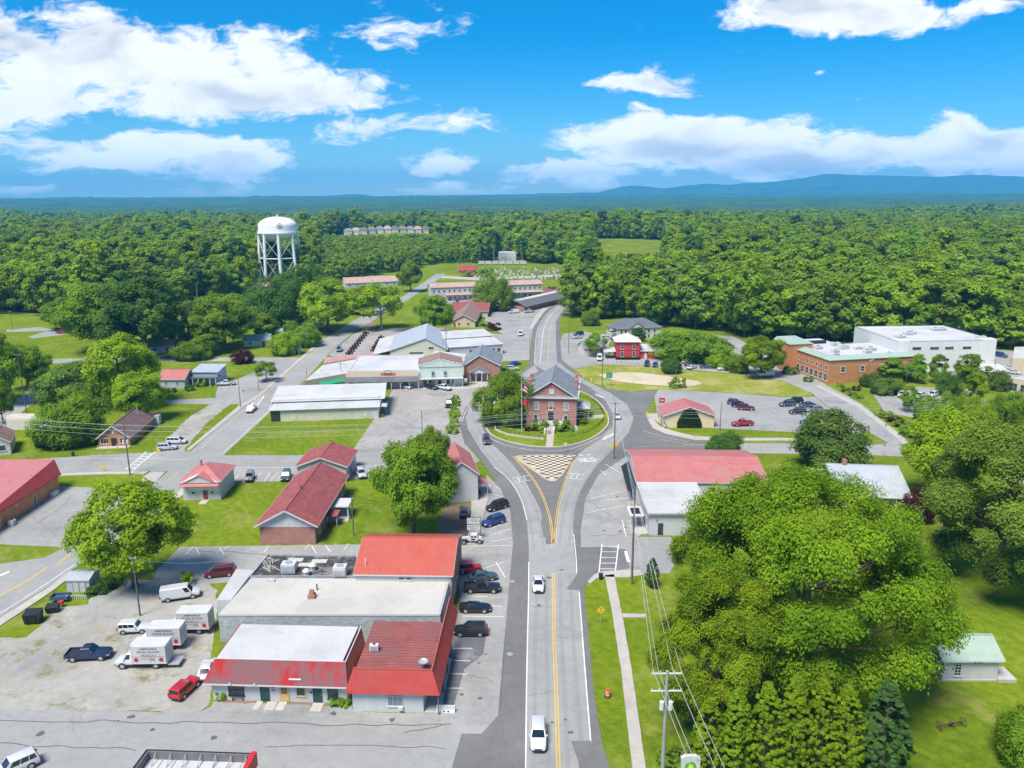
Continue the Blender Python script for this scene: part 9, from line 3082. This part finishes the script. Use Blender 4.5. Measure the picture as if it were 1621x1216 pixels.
# people unloading the far box truck: one in a red shirt, one behind
def person(u, v, h, shirt, trousers, label, arm=0.5, rz=0.0):
 p = P(u, v)
 e = empty('person', label, 'person', (p.x, p.y, .05), rz)
 s = h / 1.75
 skin = plain('skin', (.45, .27, .20), .6, .05, 3)
 J = dict(pel=(0, 0, .95), che=(0, .02, 1.30), nec=(0, .02, 1.48), hea=(0, -.01, 1.66), lh=(.10, 0, .90), lk=(.12, -.06, .50), la=(.12, .02, .09), lt=(.12, -.13, .04), rh=(-.10, 0, .90), rk=(-.12, .02, .50), ra=(-.12, .08, .09), rt=(-.12, -.07, .04),
    ls=(.19, .02, 1.42), le=(.27, -.05, 1.14), lw=(.25, -.28 * arm - .05, .95 + .25 * arm), lf=(.23, -.36 * arm - .08, .92 + .28 * arm), rs=(-.19, .02, 1.42), re=(-.27, -.02, 1.14), rw=(-.25, -.25 * arm, .93 + .2 * arm), rf=(-.24, -.33 * arm, .88 + .22 * arm))
 rad = dict(pel=.155, che=.165, nec=.06, hea=.10, lh=.11, lk=.07, la=.05, lt=.045, rh=.11, rk=.07, ra=.05, rt=.045, ls=.08, le=.05, lw=.035, lf=.045, rs=.08, re=.05, rw=.035, rf=.045)
 ed = [('pel', 'che'), ('che', 'nec'), ('nec', 'hea'), ('pel', 'lh'), ('lh', 'lk'), ('lk', 'la'), ('la', 'lt'), ('pel', 'rh'), ('rh', 'rk'), ('rk', 'ra'), ('ra', 'rt'), ('che', 'ls'), ('ls', 'le'), ('le', 'lw'), ('lw', 'lf'), ('che', 'rs'), ('rs', 're'), ('re', 'rw'), ('rw', 'rf')]
 ks = list(J)
 me = bpy.data.meshes.new('body')
 me.from_pydata([tuple(c * s for c in J[k]) for k in ks], [(ks.index(a), ks.index(b)) for a, b in ed], [])
 ob = bpy.data.objects.new('body', me)
 COL.objects.link(ob)
 ob.modifiers.new('skin', 'SKIN')
 for i, k in enumerate(ks):
  me.skin_vertices[0].data[i].radius = (rad[k] * s,) * 2
 me.skin_vertices[0].data[0].use_root = True
 sd = ob.modifiers.new('sub', 'SUBSURF')
 sd.levels = sd.render_levels = 2
 bpy.context.view_layer.update()
 m2 = bpy.data.meshes.new_from_object(ob.evaluated_get(bpy.context.evaluated_depsgraph_get()))
 bpy.data.objects.remove(ob)
 m2.materials.clear()
 for mt in (skin, shirt, trousers, BLACK):
  m2.materials.append(mt)
 for f in m2.polygons:
  c = f.center / s
  if c.z < .10:
   f.material_index = 3
  elif c.z < .98:
   f.material_index = 2 if abs(c.x) < .21 else 0
  elif c.z < 1.5:
   f.material_index = 1 if (c.z > 1.12 or abs(c.x) < .22) else 0
  f.use_smooth = True
 link('body', m2, e)
 MB().lathe([(.01, .13), (.07, .11), (.105, .05), (.11, -.02), (.085, -.05)], 12, (0, .01 * s, 1.70 * s)).build('hair', BLACK, e, smooth=True)
 return e
person(331, 1004, 1.78, plain('red_shirt', (.62, .02, .03), .8, .1, 4), plain('dark_trousers', (.03, .03, .04), .8, .1, 4), 'person in a red shirt standing behind the farthest box truck', 1.0, R(20))
person(338, 994, 1.75, plain('dark_shirt', (.06, .06, .07), .8, .1, 4), plain('dark_trousers', (.03, .03, .04)), 'person in dark clothes beside the painted brick wall', .4, R(80))
# hedges, weeds and shrubs as individual plants
def bush(u, v, r, hz, label, kind='mid', group=None, cat='shrub', name='shrub'):
 p = P(u, v)
 cm, tm, rx, hh, k0 = PROTO['bush1']
 t = empty(name, label, cat, (p.x, p.y, .05), rng.uniform(0, 6.28), group)
 t.scale = (r / rx, r / rx, hz / hh)
 c = link('foliage', PROTO['tuft'][0], t)
 t.scale = (r, r, hz)
 set_mat(c, LEAF[kind])
 return t
pos, nrm, sz, rn, cs = crown(77, 1.0, .5, .5, 14, 900, .13, low=-.9, clump_r=.36)
PROTO['tuft'] = (leaf_mesh('foliage', pos, nrm, sz, rn, LEAF['mid']), None, 1, 1, 'mid')
for (u, v, r, h, k, lb) in [(853, 682, 2.2, 2.6, 'mid', 'round shrub left of the courthouse stairs'), (890, 682, 2.3, 2.6, 'mid', 'round shrub right of the courthouse stairs'), (836, 683, .9, 1.1, 'red', 'small reddish shrub left of the courthouse shrubs'),
        (914, 664, 1.8, 2.4, 'light', 'light shrub at the right corner of the courthouse'), (920, 672, 1.6, 1.5, 'mid', 'low dark shrub right of the marker board'), (849, 673, .7, 4.5, 'dark', 'narrow dark evergreen against the left of the courthouse front'), (893, 672, .6, 4.0, 'dark', 'narrow dark evergreen against the right of the courthouse front'),
        (352, 1106, .7, 1.0, 'mid', 'small round bush at the left end of the shop row'), (533, 1115, .9, .8, 'mid', 'left leafy plant before the right shop window'), (543, 1116, .8, .7, 'mid', 'right leafy plant before the right shop window'),
        (1075, 1215, 2.2, 1.2, 'olive', 'olive planting bed shrub beside the fuel sign'), (1073, 613, 2.4, 2.8, 'olive', 'weedy bush on the sandy field'), (296, 925, 1.0, 2.0, 'light', 'young green sapling behind the white van'),
        (1280, 604, 1.5, 1.5, 'dark', 'clipped shrub by the office entrance'), (1252, 592, 2.5, 2.4, 'dark', 'clipped shrub row left of the office tower'),
        (1330, 612, 1.2, 1.0, 'olive', 'first low shrub in the office flower bed'), (1338, 620, 1.4, 1.1, 'magnolia', 'second low shrub in the office flower bed'), (1348, 626, 1.2, 1.0, 'olive', 'third low shrub in the office flower bed'), (1356, 618, 1.3, 1.2, 'red', 'reddish shrub in the office flower bed'), (1360, 630, 1.2, .9, 'light', 'light shrub at the near end of the office flower bed'),
        (1372, 604, 3.0, 1.2, 'dark', 'long low hedge under the office windows'), (1400, 660, 2.0, 1.6, 'light', 'yellow green shrub on the street side of the office car park'), (1415, 668, 2.0, 1.4, 'red', 'reddish shrub on the street side of the office car park'), (1428, 676, 2.2, 1.6, 'olive', 'olive shrub at the corner of the side street'), (1440, 690, 2.4, 1.8, 'mid', 'green shrub at the corner of the side street'),
        (779, 490, 2.6, 2.4, 'red', 'round dark red tree beside the motel lot'), (790, 492, 2.2, 2.4, 'red', 'dark red tree right of the first by the motel lot'), (781, 522, 3.2, 3.0, 'red', 'large dark red shrub right of the brown building'),
        (763, 515, 3, 1.6, 'mid', 'green hedge in front of the brown building'), (270, 621, 1.6, 1.2, 'dark', 'left clipped bush before the blue grey house'), (301, 618, 1.5, 1.6, 'dark', 'middle clipped bush before the blue grey house'), (318, 612, 1.6, 1.8, 'mid', 'right clipped bush before the blue grey house'),
        (874, 466, 3, 4.5, 'dark', 'dark shrub below the long red shed'), (739, 438, 4, 4, 'light', 'round green tree beside the red barn'), (770, 436, 5, 5, 'mid', 'round green tree above the motel')]:
 bush(u, v, r, h, lb, k)
g = random.Random(31)
for i in range(11):
 t = i / 10
 bush(723 - 8 * t + g.uniform(-2, 2), 632 + 54 * t, g.uniform(.9, 1.5), g.uniform(.7, 1.7), 'weedy shrub in the planted strip left of the roundabout', g.choice(('light', 'olive', 'mid')), 'planted strip left of the roundabout')
for i in range(8):
 bush(147 + i * 5, 942 - i * 2.2 + g.uniform(-1, 1), g.uniform(.8, 1.3), g.uniform(.8, 1.5), 'rough undergrowth below the leafy tree on the gravel lot', g.choice(('mid', 'dark')), 'undergrowth below the leafy tree')
# ivy curtain and pale trunks at the wood edge are part of the trees; cemetery stones
CEM = [plain('stone_pale', (.55, .54, .52), .8, .1, 2), plain('stone_dark', (.16, .16, .17), .5, .15, 2)]
mes = []
for mt in CEM:
 for (w, h) in ((1.3, 1.1), (.9, 1.5)):
  m_ = MB().box(-w / 2 - .1, -.25, 0, w / 2 + .1, .25, .2).box(-w / 2, -.12, .2, w / 2, .12, h).build('x', mt)
  mes.append(m_.data)
  bpy.data.objects.remove(m_)
k = 0
for r_ in range(13):
 for c in range(22):
  u = 752 + c * 6.9 + g.uniform(-2, 2)
  v = 425.5 + r_ * 1.5 + g.uniform(-.4, .4)
  if g.random() < .12 or (u > 900):
   continue
  q = P(u, v)
  o = link('headstone', g.choice(mes), None, (q.x, q.y, 0), g.uniform(-.15, .15))
  s_ = g.uniform(.7, 1.15)
  o.scale = (s_, s_, s_)
  tag(o, 'small headstone in the far cemetery behind the motel', 'headstone', 'headstones in the cemetery')
  k += 1
print('stones', k)
# parked trailers by the depot
for i in range(7):
 q = P(762 + i * 11, 419.5)
 e = empty('parked_trailer', 'small pale trailer parked in the row before the far depot', 'trailer', (q.x, q.y, 0), 0.1, 'trailers parked before the depot')
 MB().box(-2.6, -1.2, .8, 2.6, 1.2, 3.4).build('box', (WHITE, WHITEMETAL, R_GREY)[i % 3], e)
 for x in (-1.2, 1.2):
  MB().cyl((x, -1.25, .5), (x, 1.25, .5), .5, None, 10).build('wheel_pair', TYRE, e)
# storm drain and manhole on the road
for (u, v) in ((807, 1036), (811, 921)):
 q = P(u, v)
 o = tag(MB().cyl((0, 0, 0), (0, 0, .012), .42, None, 18).build('manhole_cover', STEEL), kind='structure')
 o.location = (q.x, q.y, .056)
# ================================================================ haze: one even box of air round everything
def haze():
 mt = bpy.data.materials.new('haze_air')
 mt.use_nodes = True
 nt = mt.node_tree
 nt.nodes.clear()
 n, m, L = NT(nt)
 out = n('ShaderNodeOutputMaterial')
 pv = n('ShaderNodeVolumePrincipled', {'Color': (0.10, 0.50, 1.0, 1), 'Density': 1.05e-4, 'Anisotropy': 0.0})
 L.new(pv.outputs[0], out.inputs['Volume'])
 mb = MB().box(-14500, -400, -60, 14500, 15600, 470)
 o = mb.build('haze', mt)
 tag(o, 'pale blue air haze over the distance', 'haze', kind='stuff')
 o.visible_shadow = True
haze()
